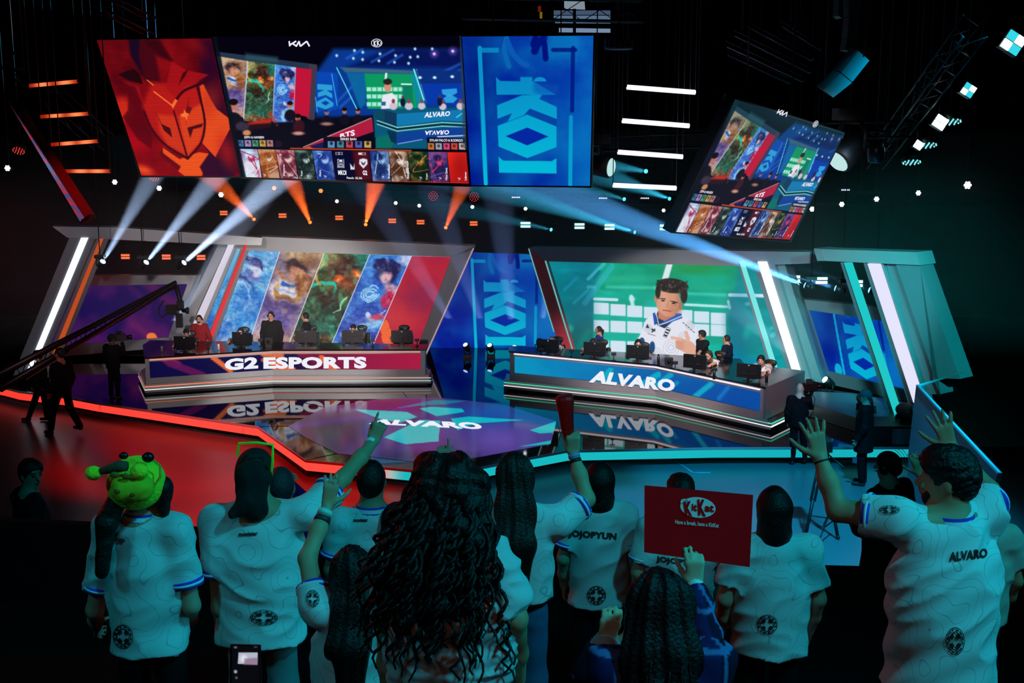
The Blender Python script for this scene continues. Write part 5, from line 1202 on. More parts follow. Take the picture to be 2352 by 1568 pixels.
# ------------------------------------------------------------------ soft solids: one continuous skin over blended limbs
def V3(*a): return np.array(a, float)
def npv(v): return np.array([v[0], v[1], v[2]], float)
class Solid:
    def __init__(s): s.p = []; s.cuts = []; s.disp = None
    def rc(s, a, b, r1, r2=None, k=.03, sq=None, cut=None):
        """tapered capsule a->b; sq=(axis, factor) flattens it along an axis"""
        s.p.append(('rc', npv(a), npv(b), r1, r1 if r2 is None else r2, k, sq, 1, cut)); return s
    def el(s, c, r, R=None, k=.02, sub=False):
        s.p.append(('el', npv(c), np.array(r, float), np.eye(3) if R is None else R, 0, k, None, -1 if sub else 1)); return s
    def cut(s, c, n): s.cuts.append((npv(c), npv(n)/np.linalg.norm(n))); return s
    def bounds(s):
        lo = []; hi = []
        for q in s.p:
            if q[0] == 'rc': m = max(q[3], q[4])*1.1+.01; lo.append(np.minimum(q[1], q[2])-m); hi.append(np.maximum(q[1], q[2])+m)
            elif q[7] > 0: m = max(q[2])+.01; lo.append(q[1]-m); hi.append(q[1]+m)
        return np.min(lo, 0), np.max(hi, 0)
    def mesh(s, vox):
        lo, hi = s.bounds(); lo = lo-vox*3-.02; hi = hi+vox*3+.02
        n = np.ceil((hi-lo)/vox).astype(int)+1
        ax = [lo[i]+np.arange(n[i])*vox for i in range(3)]
        D = np.full(n, .25, np.float32)
        for q in s.p:
            k = q[5]
            if q[0] == 'rc': m = max(q[3], q[4])+k+vox*3; l = np.minimum(q[1], q[2])-m; h = np.maximum(q[1], q[2])+m
            else: m = max(q[2])+k+vox*3; l = q[1]-m; h = q[1]+m
            i0 = np.maximum(((l-lo)/vox).astype(int), 0); i1 = np.minimum(((h-lo)/vox).astype(int)+2, n)
            if (i1 <= i0).any(): continue
            x, y, z = np.meshgrid(*[ax[i][i0[i]:i1[i]] for i in range(3)], indexing='ij', sparse=True)
            if q[0] == 'rc':
                a, b, r1, r2, sq = q[1], q[2], q[3], q[4], q[6]
                X, Y, Z = x-a[0], y-a[1], z-a[2]; f = 1.
                ab = b-a
                if sq is not None:
                    nn = npv(sq[0])/np.linalg.norm(sq[0]); f = sq[1]; g = 1/f-1
                    dt = (X*nn[0]+Y*nn[1]+Z*nn[2])*g; X = X+dt*nn[0]; Y = Y+dt*nn[1]; Z = Z+dt*nn[2]; ab = ab+nn*(ab@nn)*g
                L = ab@ab+1e-9; t = np.clip((X*ab[0]+Y*ab[1]+Z*ab[2])/L, 0, 1)
                d = np.sqrt((X-ab[0]*t)**2+(Y-ab[1]*t)**2+(Z-ab[2]*t)**2)-(r1+(r2-r1)*t)
                if sq is not None: d = np.where(d > 0, d*max(f, .7), d*f)
                if q[8] is not None:
                    cc, cn = q[8]; d = np.maximum(d, (x-cc[0])*cn[0]+(y-cc[1])*cn[1]+(z-cc[2])*cn[2])
            else:
                c, r, R = q[1], q[2], q[3]; X, Y, Z = x-c[0], y-c[1], z-c[2]
                u = [(X*R[i, 0]+Y*R[i, 1]+Z*R[i, 2]) for i in range(3)]
                k0 = np.sqrt(sum((u[i]/r[i])**2 for i in range(3))); k1 = np.sqrt(sum((u[i]/r[i]**2)**2 for i in range(3)))+1e-6
                d = k0*(k0-1)/k1
            sl = tuple(slice(i0[i], i1[i]) for i in range(3)); E = D[sl]
            if q[7] < 0:
                hh = np.clip(.5-.5*(d+E)/k, 0, 1); D[sl] = E*(1-hh)-d*hh+k*hh*(1-hh)
            else:
                hh = np.maximum(k-np.abs(E-d), 0)/k; D[sl] = np.minimum(E, d)-hh*hh*k*.25
        if s.disp is not None:
            i = np.nonzero(np.abs(D) < .06)
            P = np.stack([ax[j][i[j]] for j in range(3)], -1); D[i] += s.disp(P).astype(np.float32)
        for c, nn in s.cuts:
            x, y, z = np.meshgrid(*ax, indexing='ij', sparse=True)
            D = np.maximum(D, ((x-c[0])*nn[0]+(y-c[1])*nn[1]+(z-c[2])*nn[2]).astype(np.float32))
        return snet(D, lo, vox)
def snet(D, lo, vox):
    I = D < 0; n = D.shape
    c = [I[a:n[0]-1+a, b:n[1]-1+b, e:n[2]-1+e] for a in (0, 1) for b in (0, 1) for e in (0, 1)]
    cnt = sum(q.astype(np.int8) for q in c); act = (cnt > 0) & (cnt < 8)
    idx = np.full(act.shape, -1, np.int32); A = np.argwhere(act); idx[act] = np.arange(len(A))
    cor = [np.array([a, b, e]) for a in (0, 1) for b in (0, 1) for e in (0, 1)]
    val = [D[A[:, 0]+q[0], A[:, 1]+q[1], A[:, 2]+q[2]] for q in cor]
    S_ = np.zeros((len(A), 3)); N = np.zeros(len(A))
    for i in range(8):
        for j in range(i+1, 8):
            if np.abs(cor[i]-cor[j]).sum() != 1: continue
            m = (val[i] < 0) != (val[j] < 0)
            if not m.any(): continue
            t = val[i][m]/(val[i][m]-val[j][m]); S_[m] += cor[i]+(cor[j]-cor[i])*t[:, None]; N[m] += 1
    V = lo+(A+S_/np.maximum(N, 1)[:, None])*vox
    Fs = []
    for ax_ in range(3):
        a, b = [(1, 2), (2, 0), (0, 1)][ax_]
        sl0 = [slice(1, -1)]*3; sl1 = [slice(1, -1)]*3; sl0[ax_] = slice(0, -1); sl1[ax_] = slice(1, None)
        d0 = I[tuple(sl0)]; d1 = I[tuple(sl1)]; m = d0 != d1; P = np.argwhere(m)
        off = np.array([1, 1, 1]); off[ax_] = 0; P = P+off
        ea = np.zeros(3, int); ea[a] = 1; eb = np.zeros(3, int); eb[b] = 1
        q = [P-ea-eb, P-eb, P, P-ea]; q = [idx[w[:, 0], w[:, 1], w[:, 2]] for w in q]
        f = np.stack(q, -1); flip = ~d0[m]; f[flip] = f[flip][:, ::-1]
        Fs.append(f[(f >= 0).all(1)])
    return V, np.concatenate(Fs)
def wrinkle(seed, amp, sc=1., axis=None):
    r = np.random.RandomState(seed); K = []
    for i in range(7):
        k = r.normal(size=3)*np.array([9, 9, 14])*sc; K.append((k*r.uniform(.8, 2.4), r.uniform(0, 6.3), r.uniform(.5, 1)))
    w = [(r.normal(size=3)*6*sc, r.uniform(0, 6.3)) for _ in range(3)]
    def f(P):
        q = sum(np.sin(P@k+p) for k, p in w)*.8
        v = sum(a*np.sin(P@k+p+q) for k, p, a in K)/7
        return amp*np.minimum(np.abs(v*2.2)-.6, .45)
    return f
# materials of people
def cloth(name, col, topo=False, rough=.85, attr=True):
    if name in MATS: return MATS[name]
    m = bpy.data.materials.new(name); m.use_nodes = True; nt = m.node_tree; b = nt.nodes['Principled BSDF']; b.inputs['Roughness'].default_value = rough
    b.inputs['Specular IOR Level'].default_value = .12
    a = nt.nodes.new('ShaderNodeAttribute'); a.attribute_name = 'Col'
    tc = nt.nodes.new('ShaderNodeTexCoord'); no = nt.nodes.new('ShaderNodeTexNoise'); no.inputs['Scale'].default_value = 5.5 if topo else 60; no.inputs['Detail'].default_value = .6 if topo else 3
    nt.links.new(tc.outputs['Object'], no.inputs['Vector'])
    if topo:
        m1 = nt.nodes.new('ShaderNodeMath'); m1.operation = 'MULTIPLY'; m1.inputs[1].default_value = 11
        m2 = nt.nodes.new('ShaderNodeMath'); m2.operation = 'PINGPONG'; m2.inputs[1].default_value = .5
        m3 = nt.nodes.new('ShaderNodeMath'); m3.operation = 'LESS_THAN'; m3.inputs[1].default_value = .032
        nt.links.new(no.outputs['Fac'], m1.inputs[0]); nt.links.new(m1.outputs[0], m2.inputs[0]); nt.links.new(m2.outputs[0], m3.inputs[0])
        mm = nt.nodes.new('ShaderNodeMath'); mm.operation = 'MULTIPLY'; mm.inputs[1].default_value = .4; nt.links.new(m3.outputs[0], mm.inputs[0])
        fac = mm.outputs[0]
    else:
        mm = nt.nodes.new('ShaderNodeMath'); mm.operation = 'MULTIPLY'; mm.inputs[1].default_value = .35; nt.links.new(no.outputs['Fac'], mm.inputs[0]); fac = mm.outputs[0]
    mx = nt.nodes.new('ShaderNodeMix'); mx.data_type = 'RGBA'; mx.inputs['B'].default_value = (*lin('#404a50'), 1) if topo else (*[x*.6 for x in lin(col)], 1)
    nt.links.new(a.outputs['Color'], mx.inputs['A']); nt.links.new(fac, mx.inputs['Factor']); nt.links.new(mx.outputs['Result'], b.inputs['Base Color'])
    MATS[name] = m; return m
def skin_mat(col='#c89078'): return mat('skin_'+col.strip('#'), col, .55, var=.06, bscale=8, spec=.35)
def hair_mat(col='#0c0a0a', sheen=.5): return mat('hair_'+col.strip('#'), col, sheen, bump=.4, bscale=90, spec=.3)

def hand(S_, w, d, n, thumb, pose='open', h=1.75, k=.006):
    """palm, four jointed fingers and a thumb; d towards the fingers, n out of the palm, thumb = side vector"""
    w = npv(w); d = npv(d)/np.linalg.norm(d); n = npv(n); n = n-d*(n@d); n /= np.linalg.norm(n); s_ = np.cross(d, n)
    if s_@npv(thumb) < 0: s_ = -s_
    q = h/1.75
    for o in (-.027, -.009, .009, .027):
        S_.rc(w+s_*o*.7*q+d*.012, w+d*.088*q+s_*o*q, .0135*q, .0115*q, k=.012, sq=(n, .85))
    Ls = (.07, .078, .072, .056); O = (.030, .0105, -.0095, -.029); sp = {'open': (.16, .05, -.06, -.2), 'spread': (.3, .1, -.12, -.36)}.get(pose, (.04, .01, -.02, -.05))
    for i in range(4):
        cur = {'open': .12, 'spread': .1, 'grip': 1.15, 'point': (.05 if i == 0 else 1.35), 'relaxed': .45, 'hold': .85, 'pinch': (.5 if i < 2 else .9)}[pose]
        p = w+d*.088*q+s_*O[i]*q; dd = d*math.cos(sp[i])+s_*math.sin(sp[i]); ang = 0; L = Ls[i]*q
        for j, fr in enumerate((.45, .31, .24)):
            ang += cur*(1. if j else .8); v = dd*math.cos(ang)+n*math.sin(ang); e = p+v*L*fr
            r0 = (.0092, .0082, .0075)[j]*q; S_.rc(p, e, r0, r0*.92, k=k); p = e
    p = w+d*.025*q+s_*.03*q; ta = {'grip': .35, 'hold': .4, 'point': .35, 'pinch': .6}.get(pose, .9)
    for j, L in enumerate((.042, .032, .027)):
        v = d*math.cos(ta)+s_*math.sin(ta)+n*(.35 if pose in ('open', 'spread') else .8+.25*j); v /= np.linalg.norm(v); e = p+v*L*q
        r0 = (.0135, .0105, .009)[j]*q; S_.rc(p, e, r0, r0*.9, k=.01 if j == 0 else k); p = e; ta *= .75

def skeleton(x, y, z, h, yaw=0., lean=0., wide=1., sit=False):
    f = V3(math.sin(yaw), math.cos(yaw), 0); r = V3(math.cos(yaw), -math.sin(yaw), 0); u = V3(0, 0, 1)
    o = V3(x, y, z); P = lambda a, b, c: o+r*a*h+f*b*h+u*c*h
    J = dict(f=f, r=r, h=h, wide=wide, pelvis=P(0, 0, .53), waist=P(0, lean*.1, .62), chest=P(0, lean*.2, .72), neck=P(0, lean*.3-.006, .825), head=P(0, lean*.36+.012, .925))
    for s, k in (('L', -1), ('R', 1)):
        J['sh'+s] = P(k*.1*wide, lean*.28-.01, .795); J['el'+s] = P(k*.135*wide, lean*.2-.02, .63); J['wr'+s] = P(k*.13*wide, lean*.2+.05, .495)
        J['hip'+s] = P(k*.052, 0, .515); J['kn'+s] = P(k*.056, .012, .285); J['an'+s] = P(k*.06, -.01, .045); J['hd'+s] = None
    if sit:
        for s, k in (('L', -1), ('R', 1)):
            J['hip'+s] = P(k*.055, 0, .515); J['kn'+s] = P(k*.075, .25, .50); J['an'+s] = P(k*.075, .25, .27)
    return J
def headR(J, hyaw, tilt=0., roll=0.):
    """rows: right, forward, up of the head"""
    f = V3(math.sin(hyaw), math.cos(hyaw), 0)*math.cos(tilt)+V3(0, 0, math.sin(tilt)); r = V3(math.cos(hyaw), -math.sin(hyaw), 0); u = np.cross(r, f)
    r2 = r*math.cos(roll)+u*math.sin(roll); u2 = np.cross(r2, f); return np.stack([r2, f, u2])
def person(label, J, hyaw=0., tilt=0., roll=0., skin='#c89078', shirt='#c8d4d8', kind='tee', pants='#0a0c10', hair='short', hcol='#0c0a0a', vox=.009, seed=1, topo=False,
           cuffs=False, collar=None, group=None, legs=True, hem=.47, wr=.010, face=False, headset=None, shoes=True, sleeve=.72, plaid=False, root=None, hands=True, loose=1., beard=None, hairlen=1.):
    h = J['h']; r, f = J['r'], J['f']; u = V3(0, 0, 1); w = J['wide']; HR = headR(J, hyaw, tilt, roll); hr, hf, hu = HR
    o = thing('person', label, 'person', root if root is not None else tuple((J['anL']+J['anR'])/2-u*.045*h), group)
    hc = J['head']
    B = Solid(); q = h/1.75
    B.el(hc+hu*.012*q-hf*.006*q, (.073*q, .095*q, .1*q), HR, .02)
    B.rc(hc-hu*.045*q+hf*.02*q, hc-hu*.085*q+hf*.045*q, .055*q, .034*q, k=.04)
    if vox < .016 or face:
        B.rc(hc+hf*.09*q-hu*.005*q, hc+hf*.108*q-hu*.035*q, .009*q, .014*q, k=.012)
        B.el(hc+hf*.075*q+hu*.018*q, (.05*q, .02*q, .012*q), HR, .02); B.el(hc+hf*.087*q-hu*.064*q, (.022*q, .012*q, .008*q), HR, .01)
        for k in (-1, 1): B.el(hc+hr*k*.075*q-hu*.012*q-hf*.005*q, (.011*q, .02*q, .032*q), HR, .01)
    B.rc(J['neck']-u*.03*h, hc-hu*.05*q-hf*.02*q, .036*h*(1+(w-1)*.5), .031*h, k=.04)
    B.rc(J['neck']-u*.035*h, J['chest'], .06*h, .085*h*w, k=.08, sq=(f, .62)); B.rc(J['chest'], J['waist'], .085*h*w, .078*h*w, k=.06, sq=(f, .65)); B.rc(J['waist'], J['pelvis']-u*.02*h, .078*h*w, .085*h*w, k=.06, sq=(f, .66))
    for s in 'LR':
        B.rc(J['neck']-u*.02*h, J['sh'+s], .04*h, .034*h, k=.05)
        B.rc(J['sh'+s], J['el'+s], .031*h*(.5+.5*w), .024*h, k=.03); B.rc(J['el'+s], J['wr'+s]*.55+J['el'+s]*.45, .0245*h, .021*h, k=.02); B.rc(J['wr'+s]*.55+J['el'+s]*.45, J['wr'+s], .021*h, .0155*h, k=.03)
        hd = J['hd'+s]
        if hands:
            if hd is None:
                dd = J['wr'+s]-J['el'+s]; hd = (dd, -r*(1 if s == 'R' else -1), f, 'relaxed')
            hand(B, J['wr'+s], *hd, h=h)
        if legs:
            B.rc(J['hip'+s], J['kn'+s], .044*h, .034*h, k=.03); B.rc(J['kn'+s], J['an'+s]*.7+J['kn'+s]*.3, .033*h, .024*h, k=.02); B.rc(J['kn'+s]*.3+J['an'+s]*.7, J['an'+s], .026*h, .02*h, k=.03)
            B.rc(J['an'+s]-u*.025*h, J['an'+s]-u*.025*h+f*.08*h, .018*h, .016*h, k=.02)
    V, Fc = B.mesh(vox)
    from_np('body', V, Fc, skin_mat(skin), o)
    # shirt
    C = Solid(); lo = loose
    if kind:
        C.rc(J['neck']-u*.045*h, J['chest']-u*.0*h, .07*h, .1*h*w*lo, k=.09, sq=(f, .66)); C.rc(J['chest'], J['waist'], .1*h*w*lo, .097*h*w*lo, k=.08, sq=(f, .68))
        hz_ = J['pelvis'][2]+(hem-.53)*h; hcut = (V3(0, 0, hz_), -u)
        pe = J['pelvis'].copy(); pe[2] = hz_-.06*h; C.rc(J['waist'], pe, .097*h*w*lo, .118*h*w*lo, k=.08, sq=(f, .76), cut=hcut)
        ends = {}
        for s in 'LR':
            C.rc(J['neck']-u*.034*h, J['sh'+s], .036*h, .038*h, k=.06)
            a, e, wv = J['sh'+s], J['el'+s], J['wr'+s]; dv = (e-a)/np.linalg.norm(e-a)
            if kind == 'tee':
                t = a+(e-a)*sleeve; r0 = .0405*h*(.6+.4*w); C.rc(a, a+(e-a)*(sleeve+.35), r0, r0*1.06*lo, k=.045, cut=(t, dv)); ends[s] = (t, dv, r0+(r0*1.06*lo-r0)*sleeve/(sleeve+.35))
            else:
                C.rc(a, e, .039*h*(.6+.4*w), .033*h*lo, k=.05); C.rc(e, wv+(wv-e)*.1, .033*h*lo, .026*h, k=.02, cut=(wv-(wv-e)*.03, (wv-e)/np.linalg.norm(wv-e)))
        C.disp = wrinkle(seed, wr*1.5)
        V, Fc = C.mesh(max(vox, .009) if vox > .006 else .008)
        col = np.repeat(np.array([lin(shirt)]), len(V), 0)
        if plaid:
            a1 = ((V[:, 0]*1.+V[:, 1]*.3) % .11) < .012; a2 = (V[:, 2] % .12) < .012; a3 = ((V[:, 0]+.05) % .22) < .06
            col[a3] = lin('#0c1228'); col[a1 | a2] = lin('#5878b8')
        sh = from_np({'tee': 'shirt', 'long': 'jacket'}[kind], V, Fc, cloth('cloth_'+shirt.strip('#')+('_t' if topo else ''), shirt, topo), o, col)
        if cuffs:
            for s, (t, dv, rr) in ends.items():
                b = MB(); b.m = 0; b.lathe(t, dv, [(-.028, rr+.007), (.003, rr+.008)], 24); b.m = 1; b.lathe(t, dv, [(-.019, rr+.0095), (-.008, rr+.0095)], 24)
                b.build('cuff', [mat('cuff_blue', '#1838c0', .8), mat('cuff_white', '#d0e4f0', .8)], sh)
        o['_shirt'] = 1
    else: sh = None
    if collar:
        b = MB(); nb = J['neck']+u*.006*h; n_ = 22; rings = []
        for j, (rr, zz_) in enumerate(((.052, .0), (.05, .012), (.047, .024), (.044, .031))):
            rings.append([nb+(r*math.cos(2*math.pi*i/n_)*rr*1.15+f*math.sin(2*math.pi*i/n_)*rr-u*.012*max(0, math.sin(2*math.pi*i/n_)))*h+u*(zz_-.012)*h for i in range(n_)])
        vs = [p for R_ in rings for p in R_]
        for j in range(3):
            b2 = MB(); b2.add([tuple(p) for p in rings[j]]+[tuple(p) for p in rings[j+1]], [(i, (i+1) % n_, n_+(i+1) % n_, n_+i) for i in range(n_)], True)
            b2.build('collar', mat('collar_'+'aba'[j], ('#1830b0', '#c8dce8', '#1830b0')[j], .8), sh or o)
    # trousers and shoes
    if legs:
        T = Solid(); T.rc(J['waist']-u*.04*h, J['pelvis']-u*.01*h, .078*h*w, .09*h*w, k=.06, sq=(f, .7))
        for s in 'LR': T.rc(J['hip'+s], J['kn'+s], .047*h, .043*h, k=.03); T.rc(J['kn'+s], J['an'+s]+u*.0*h, .042*h, .034*h, k=.03)
        if kind: T.cut(V3(0, 0, J['pelvis'][2]+(hem-.53+.03)*h), u)
        T.disp = wrinkle(seed+5, .006); T.cut(V3(*(o.location))+u*.045*h, (0, 0, -1))
        V, Fc = T.mesh(max(vox, .012)); from_np('trousers', V, Fc, cloth('cloth_'+pants.strip('#'), pants), o, np.repeat(np.array([lin(pants)]), len(V), 0))
        if shoes:
            for s in 'LR':
                T = Solid(); a = J['an'+s]-u*.02*h; T.rc(a-f*.012*h, a+f*.085*h-u*.004*h, .024*h, .02*h, k=.02); T.rc(a, a+u*.02*h, .024*h, .024*h, k=.02); T.cut(a-u*.024*h, (0, 0, -1))
                V, Fc = T.mesh(.012); from_np('shoe', V, Fc, mat('dark_shoe', '#0c0c0e', .6), o)
    hairpiece(o, hc, HR, q, hair, hcol, vox, seed, hairlen, f)
    if face:
        b = MB()
        for k in (-1, 1):
            b.ball(hc+hf*.088*q+hr*k*.031*q+hu*.0*q, (.013*q, .01*q, .007*q), 8, 6, Matrix([[hr[i], hf[i], hu[i]] for i in range(3)]))
        b.build('eye', mat('eye_dark', '#18100e', .3), o)
        b = MB(); [b.tube([hc+hf*.094*q+hr*k*.014*q+hu*.02*q, hc+hf*.093*q+hr*k*.032*q+hu*.024*q, hc+hf*.082*q+hr*k*.05*q+hu*.017*q], .0045*q, 5) for k in (-1, 1)]; b.build('eyebrow', hair_mat(hcol), o)
        b = MB(); b.ball(hc+hf*.095*q-hu*.062*q, (.024*q, .008*q, .006*q), 8, 6, Matrix([[hr[i], hf[i], hu[i]] for i in range(3)])); b.build('mouth', mat('lips', '#8c4840', .5), o)
    if beard:
        Bd = Solid(); Bd.rc(hc-hu*.06*q+hf*.03*q, hc-hu*.088*q+hf*.055*q, .056*q, .037*q, k=.03); Bd.cut(hc-hu*.03*q, hu); V, Fc = Bd.mesh(max(vox, .008)); from_np('beard', V, Fc, hair_mat(beard, .6), o)
    if headset:
        b = MB(); b.tube([hc+hr*.088*q*math.cos(t)+hu*(.118*q*math.sin(t)+.0*q)-hf*.01*q for t in np.linspace(-.05, math.pi+.05, 14)], .009*q, 6)
        for k in (-1, 1): b.lathe(hc+hr*k*.078*q-hu*.012*q-hf*.005*q, hr*k, [(-.004, .03*q), (.012, .042*q), (.028*q, .036*q), (.032*q, .01*q)], 12)
        b.tube([hc+hr*.09*q-hu*.03*q, hc+hr*.085*q+hf*.06*q-hu*.07*q, hc+hr*.02*q+hf*.115*q-hu*.07*q], .004*q, 5); b.build('headset', mat(headset, {'black_headset': '#101012', 'white_headset': '#d0d0d4'}[headset], .4), o)
    return o, sh
def hairpiece(o, hc, HR, q, hair, hcol, vox, seed, hl=1., bf=None):
    hr, hf, hu = HR; hs = {66: -.055, 122: .02}.get(seed, 0.); v = max(.007, min(vox, .016)); rnd = random.Random(seed)
    if hair in ('bald', None): return
    S_ = Solid()
    S_.el(hc+hu*.02*q-hf*.018*q, (.082*q, .1*q, .105*q), HR, .02)
    if hair in ('short', 'messy', 'curlytop'):
        am = {'short': .003, 'messy': .009, 'curlytop': .012}[hair]
        S_.rc(hc-hf*.05*q-hu*.03*q, hc-hf*.05*q, .06*q, .065*q, k=.03)
        if hair != 'short': S_.el(hc+hu*.05*q+hf*.02*q, (.085*q, .09*q, .075*q), HR, .02)
        S_.disp = wrinkle(seed, am, 6)
        S_.el(hc+hf*.1*q-hu*.045*q, (.088*q, .085*q, .1*q), HR, .012, sub=True)
    elif hair in ('long', 'straight', 'ponytail', 'curly'):
        am = .006
        if hair == 'ponytail':
            a = hc-hf*.1*q+hu*.03*q; S_.rc(a, a-hf*.04*q-V3(0, 0, .05), .022, .03, k=.02); S_.rc(a-hf*.04*q-V3(0, 0, .05), a-V3(0, 0, .27)-hf*.03*q, .032, .01, k=.02)
        else:
            L = {'long': .42, 'straight': .5, 'curly': .36}[hair]*hl; b_ = hc-hf*.055*q
            wd = {'long': .1, 'straight': .078, 'curly': .105}[hair]*q
            for k in (-1, -.35, .35, 1):
                x = hr*k*wd*.55
                sp_ = 1.45 if hair == 'curly' else 1.; Lk = L*rnd.uniform(.88, 1.05)
                pts = [b_+x*.9+hu*.02, hc-bf*.11*q+x*1.05-V3(0, 0, .15*q)]+([hc-bf*.175*q+x*sp_*1.1-V3(0, 0, .32*q)] if Lk > .4 else [])+[hc-bf*.165*q+x*sp_+hr*hs-V3(0, 0, max(Lk, .25))]
                rr_ = [wd*.62, wd*.62, wd*.55][:len(pts)-1]+[wd*.16]
                for a_ in range(len(pts)-1): S_.rc(pts[a_], pts[a_+1], rr_[a_], rr_[a_+1], k=.04, sq=(bf, .62))
            if hair == 'curly': S_.el(hc-hf*.01+hu*.01, (.102*q, .11*q, .118*q), HR, .04)
            am = .003 if hair != 'curly' else .02
        wv = wrinkle(seed, am, 1.3 if hair == 'curly' else 1.)
        def disp(P, c=hc):
            d = P-c; a = np.arctan2(d@hr, -(d@hf)+.02); return wv(P)+.0025*np.sin(a*30+2*np.sin(P[:, 2]*9))+(.0035*np.sin(a*13+3*np.sin(P[:, 2]*7)))+(.006*np.sin((P@hr)*60+5*np.sin(P[:, 2]*16)) if hair == 'curly' else 0)
        S_.disp = disp
        S_.el(hc+hf*.115*q-hu*.03*q, (.07*q, .085*q, .1*q), HR, .012, sub=True)
    elif hair == 'cap':
        S_ = Solid(); S_.el(hc+hu*.03*q-hf*.01*q, (.088*q, .108*q, .1*q), HR, .02); S_.rc(hc-hf*.07*q-hu*.02*q, hc-hf*.06*q, .06*q, .07*q, k=.03); S_.el(hc+hf*.1*q-hu*.06*q, (.1*q, .09*q, .1*q), HR, .01, sub=True)
    elif hair == 'hood':
        S_.rc(hc-hf*.04*q, hc-V3(0, 0, .16*q)-hf*.05*q, .095*q, .085*q, k=.04); S_.rc(hc-V3(0, 0, .16*q)-hf*.05*q, hc-V3(0, 0, .34*q*hl)-hf*.075*q, .085*q, .02*q, k=.04, sq=(hf, .6)); S_.disp = wrinkle(seed, .006, 1.5)
        S_.el(hc+hf*.11*q-hu*.03*q, (.06*q, .08*q, .09*q), HR, .012, sub=True)
    V, Fc = S_.mesh(v); hm = hair_mat(hcol); ob = from_np('cap' if hair == 'cap' else 'hair', V, Fc, hm if hair != 'cap' else mat('cap_'+hcol.strip('#'), hcol, .8), o)
    if hair in ('curly', 'long') and vox < .012:
        b = MB()
        n = 105 if hair == 'curly' else 44
        for i in range(n):
            az = rnd.uniform(-1.9, 1.9); R0 = .085*q*(1.25 if hair == 'curly' else .95)
            st = hc+hr*math.sin(az)*R0-hf*math.cos(az)*R0*.9+hu*rnd.uniform(-.06, .07)
            L = (rnd.uniform(.25, .56) if hair == 'curly' else rnd.uniform(.3, .45))*hl; am = (rnd.uniform(.008, .02) if hair == 'curly' else .004); fr = rnd.uniform(3, 6); ph = rnd.uniform(0, 6)
            side = hr*math.sin(az); pts = []; rs_ = rnd.uniform(.3, 1.1)
            for t in np.linspace(0, 1, 26):
                sw = (.1*rs_ if hair == 'curly' else .02)*t**.8
                pts.append(st+hr*hs*t+side*sw*1.5-bf*(.15*min(1, t*L/.26))*q-V3(0, 0, L*t)+hr*am*math.sin(fr*t*6.28+ph)*min(1, 3*t)+hf*am*math.cos(fr*t*6.28+ph)*min(1, 3*t))
            b.tube(pts, [.0075*(1-.7*t)*(1.5 if hair == 'curly' else .7) for t in np.linspace(0, 1, 26)], 5)
        b.build('hair_strands', hm, ob)
def project_text(parent, s, quad, mtl, name='lettering', bold=.05, off=.006, shirt=None):
    """lettering printed on the cloth: every corner is laid on the shirt's surface"""
    off0 = np.array(wloc(shirt)); me = shirt.data
    V = [Vector(v.co)+Vector(off0) for v in me.vertices]; bvh = BVHTree.FromPolygons(V, [list(p.vertices) for p in me.polygons])
    def fn(px, py):
        d = ray(px, py).normalized(); loc, nr, i, dist = bvh.ray_cast(CAM, d)
        if loc is None: return None
        return loc-d*off
    if callable(s): return s(fn)
    v, f = text_geo(s, bold); q = [np.array(p, float) for p in quad]; u = v[:, :1]; w = 1-v[:, 1:2]
    P = (q[0]*(1-u)+q[1]*u)*(1-w)+(q[3]*(1-u)+q[2]*u)*w; vs = [fn(x, y) for x, y in P]; last = next((p for p in vs if p is not None), None)
    if last is None: return None
    ok = [p is not None for p in vs]; vs = [p if p is not None else last for p in vs]; f = [a for a in f if all(ok[i] for i in a)]
    me = bpy.data.meshes.new(name); me.from_pydata([tuple(x) for x in vs], [], f); me.materials.append(mtl); me.update(); return link(name, me, shirt)
def badge(shirt, cx, cy_, rx, ry, mtl):
    """dark round crest with a lettered ring and a cross, laid on the cloth"""
    def go(fn):
        b = MB(); n = 26
        def ring(r0, r1, a0=0, a1=2*math.pi, n=26):
            vs = []
            for i in range(n+1):
                a = a0+(a1-a0)*i/n
                for r_ in (r0, r1):
                    p = fn(cx+rx*r_*math.cos(a), cy_+ry*r_*math.sin(a)); vs.append(p)
            for i in range(n):
                q = [vs[2*i], vs[2*i+1], vs[2*i+3], vs[2*i+2]]
                if all(p is not None for p in q): b.add(q, [(0, 1, 2, 3)])
        ring(.93, 1.0); ring(.6, .68)
        for k in range(12):
            a = k*math.pi/6+.1; ring(.74, .88, a, a+(.36 if k % 4 else .2), 3)
        for k in range(4): ring(.3, .6, k*math.pi/2+.35, k*math.pi/2+1.22, 4)
        ring(.0, .0001, n=3) if False else None
        return b.build('crest', mtl, shirt)
    return project_text(None, go, None, mtl, shirt=shirt, off=.006)
m_ink = mat('dark_print', '#0c1418', .8)
def at_px(J, **kw):
    for k, (px, py, y) in kw.items(): J[k] = npv(ony(px, py, y))
    return J
def fg(px, top_py, y, feet, yaw=0., lean=0., wide=1., **k):
    """standing spectator whose head top shows at (px, top_py) at distance y, feet at height feet"""
    p = ony(px, top_py, y); h = p.z-feet; J = skeleton(p.x-lean*.36*h*math.sin(yaw), p.y-lean*.36*h*math.cos(yaw), feet, h, yaw, lean, wide); return J
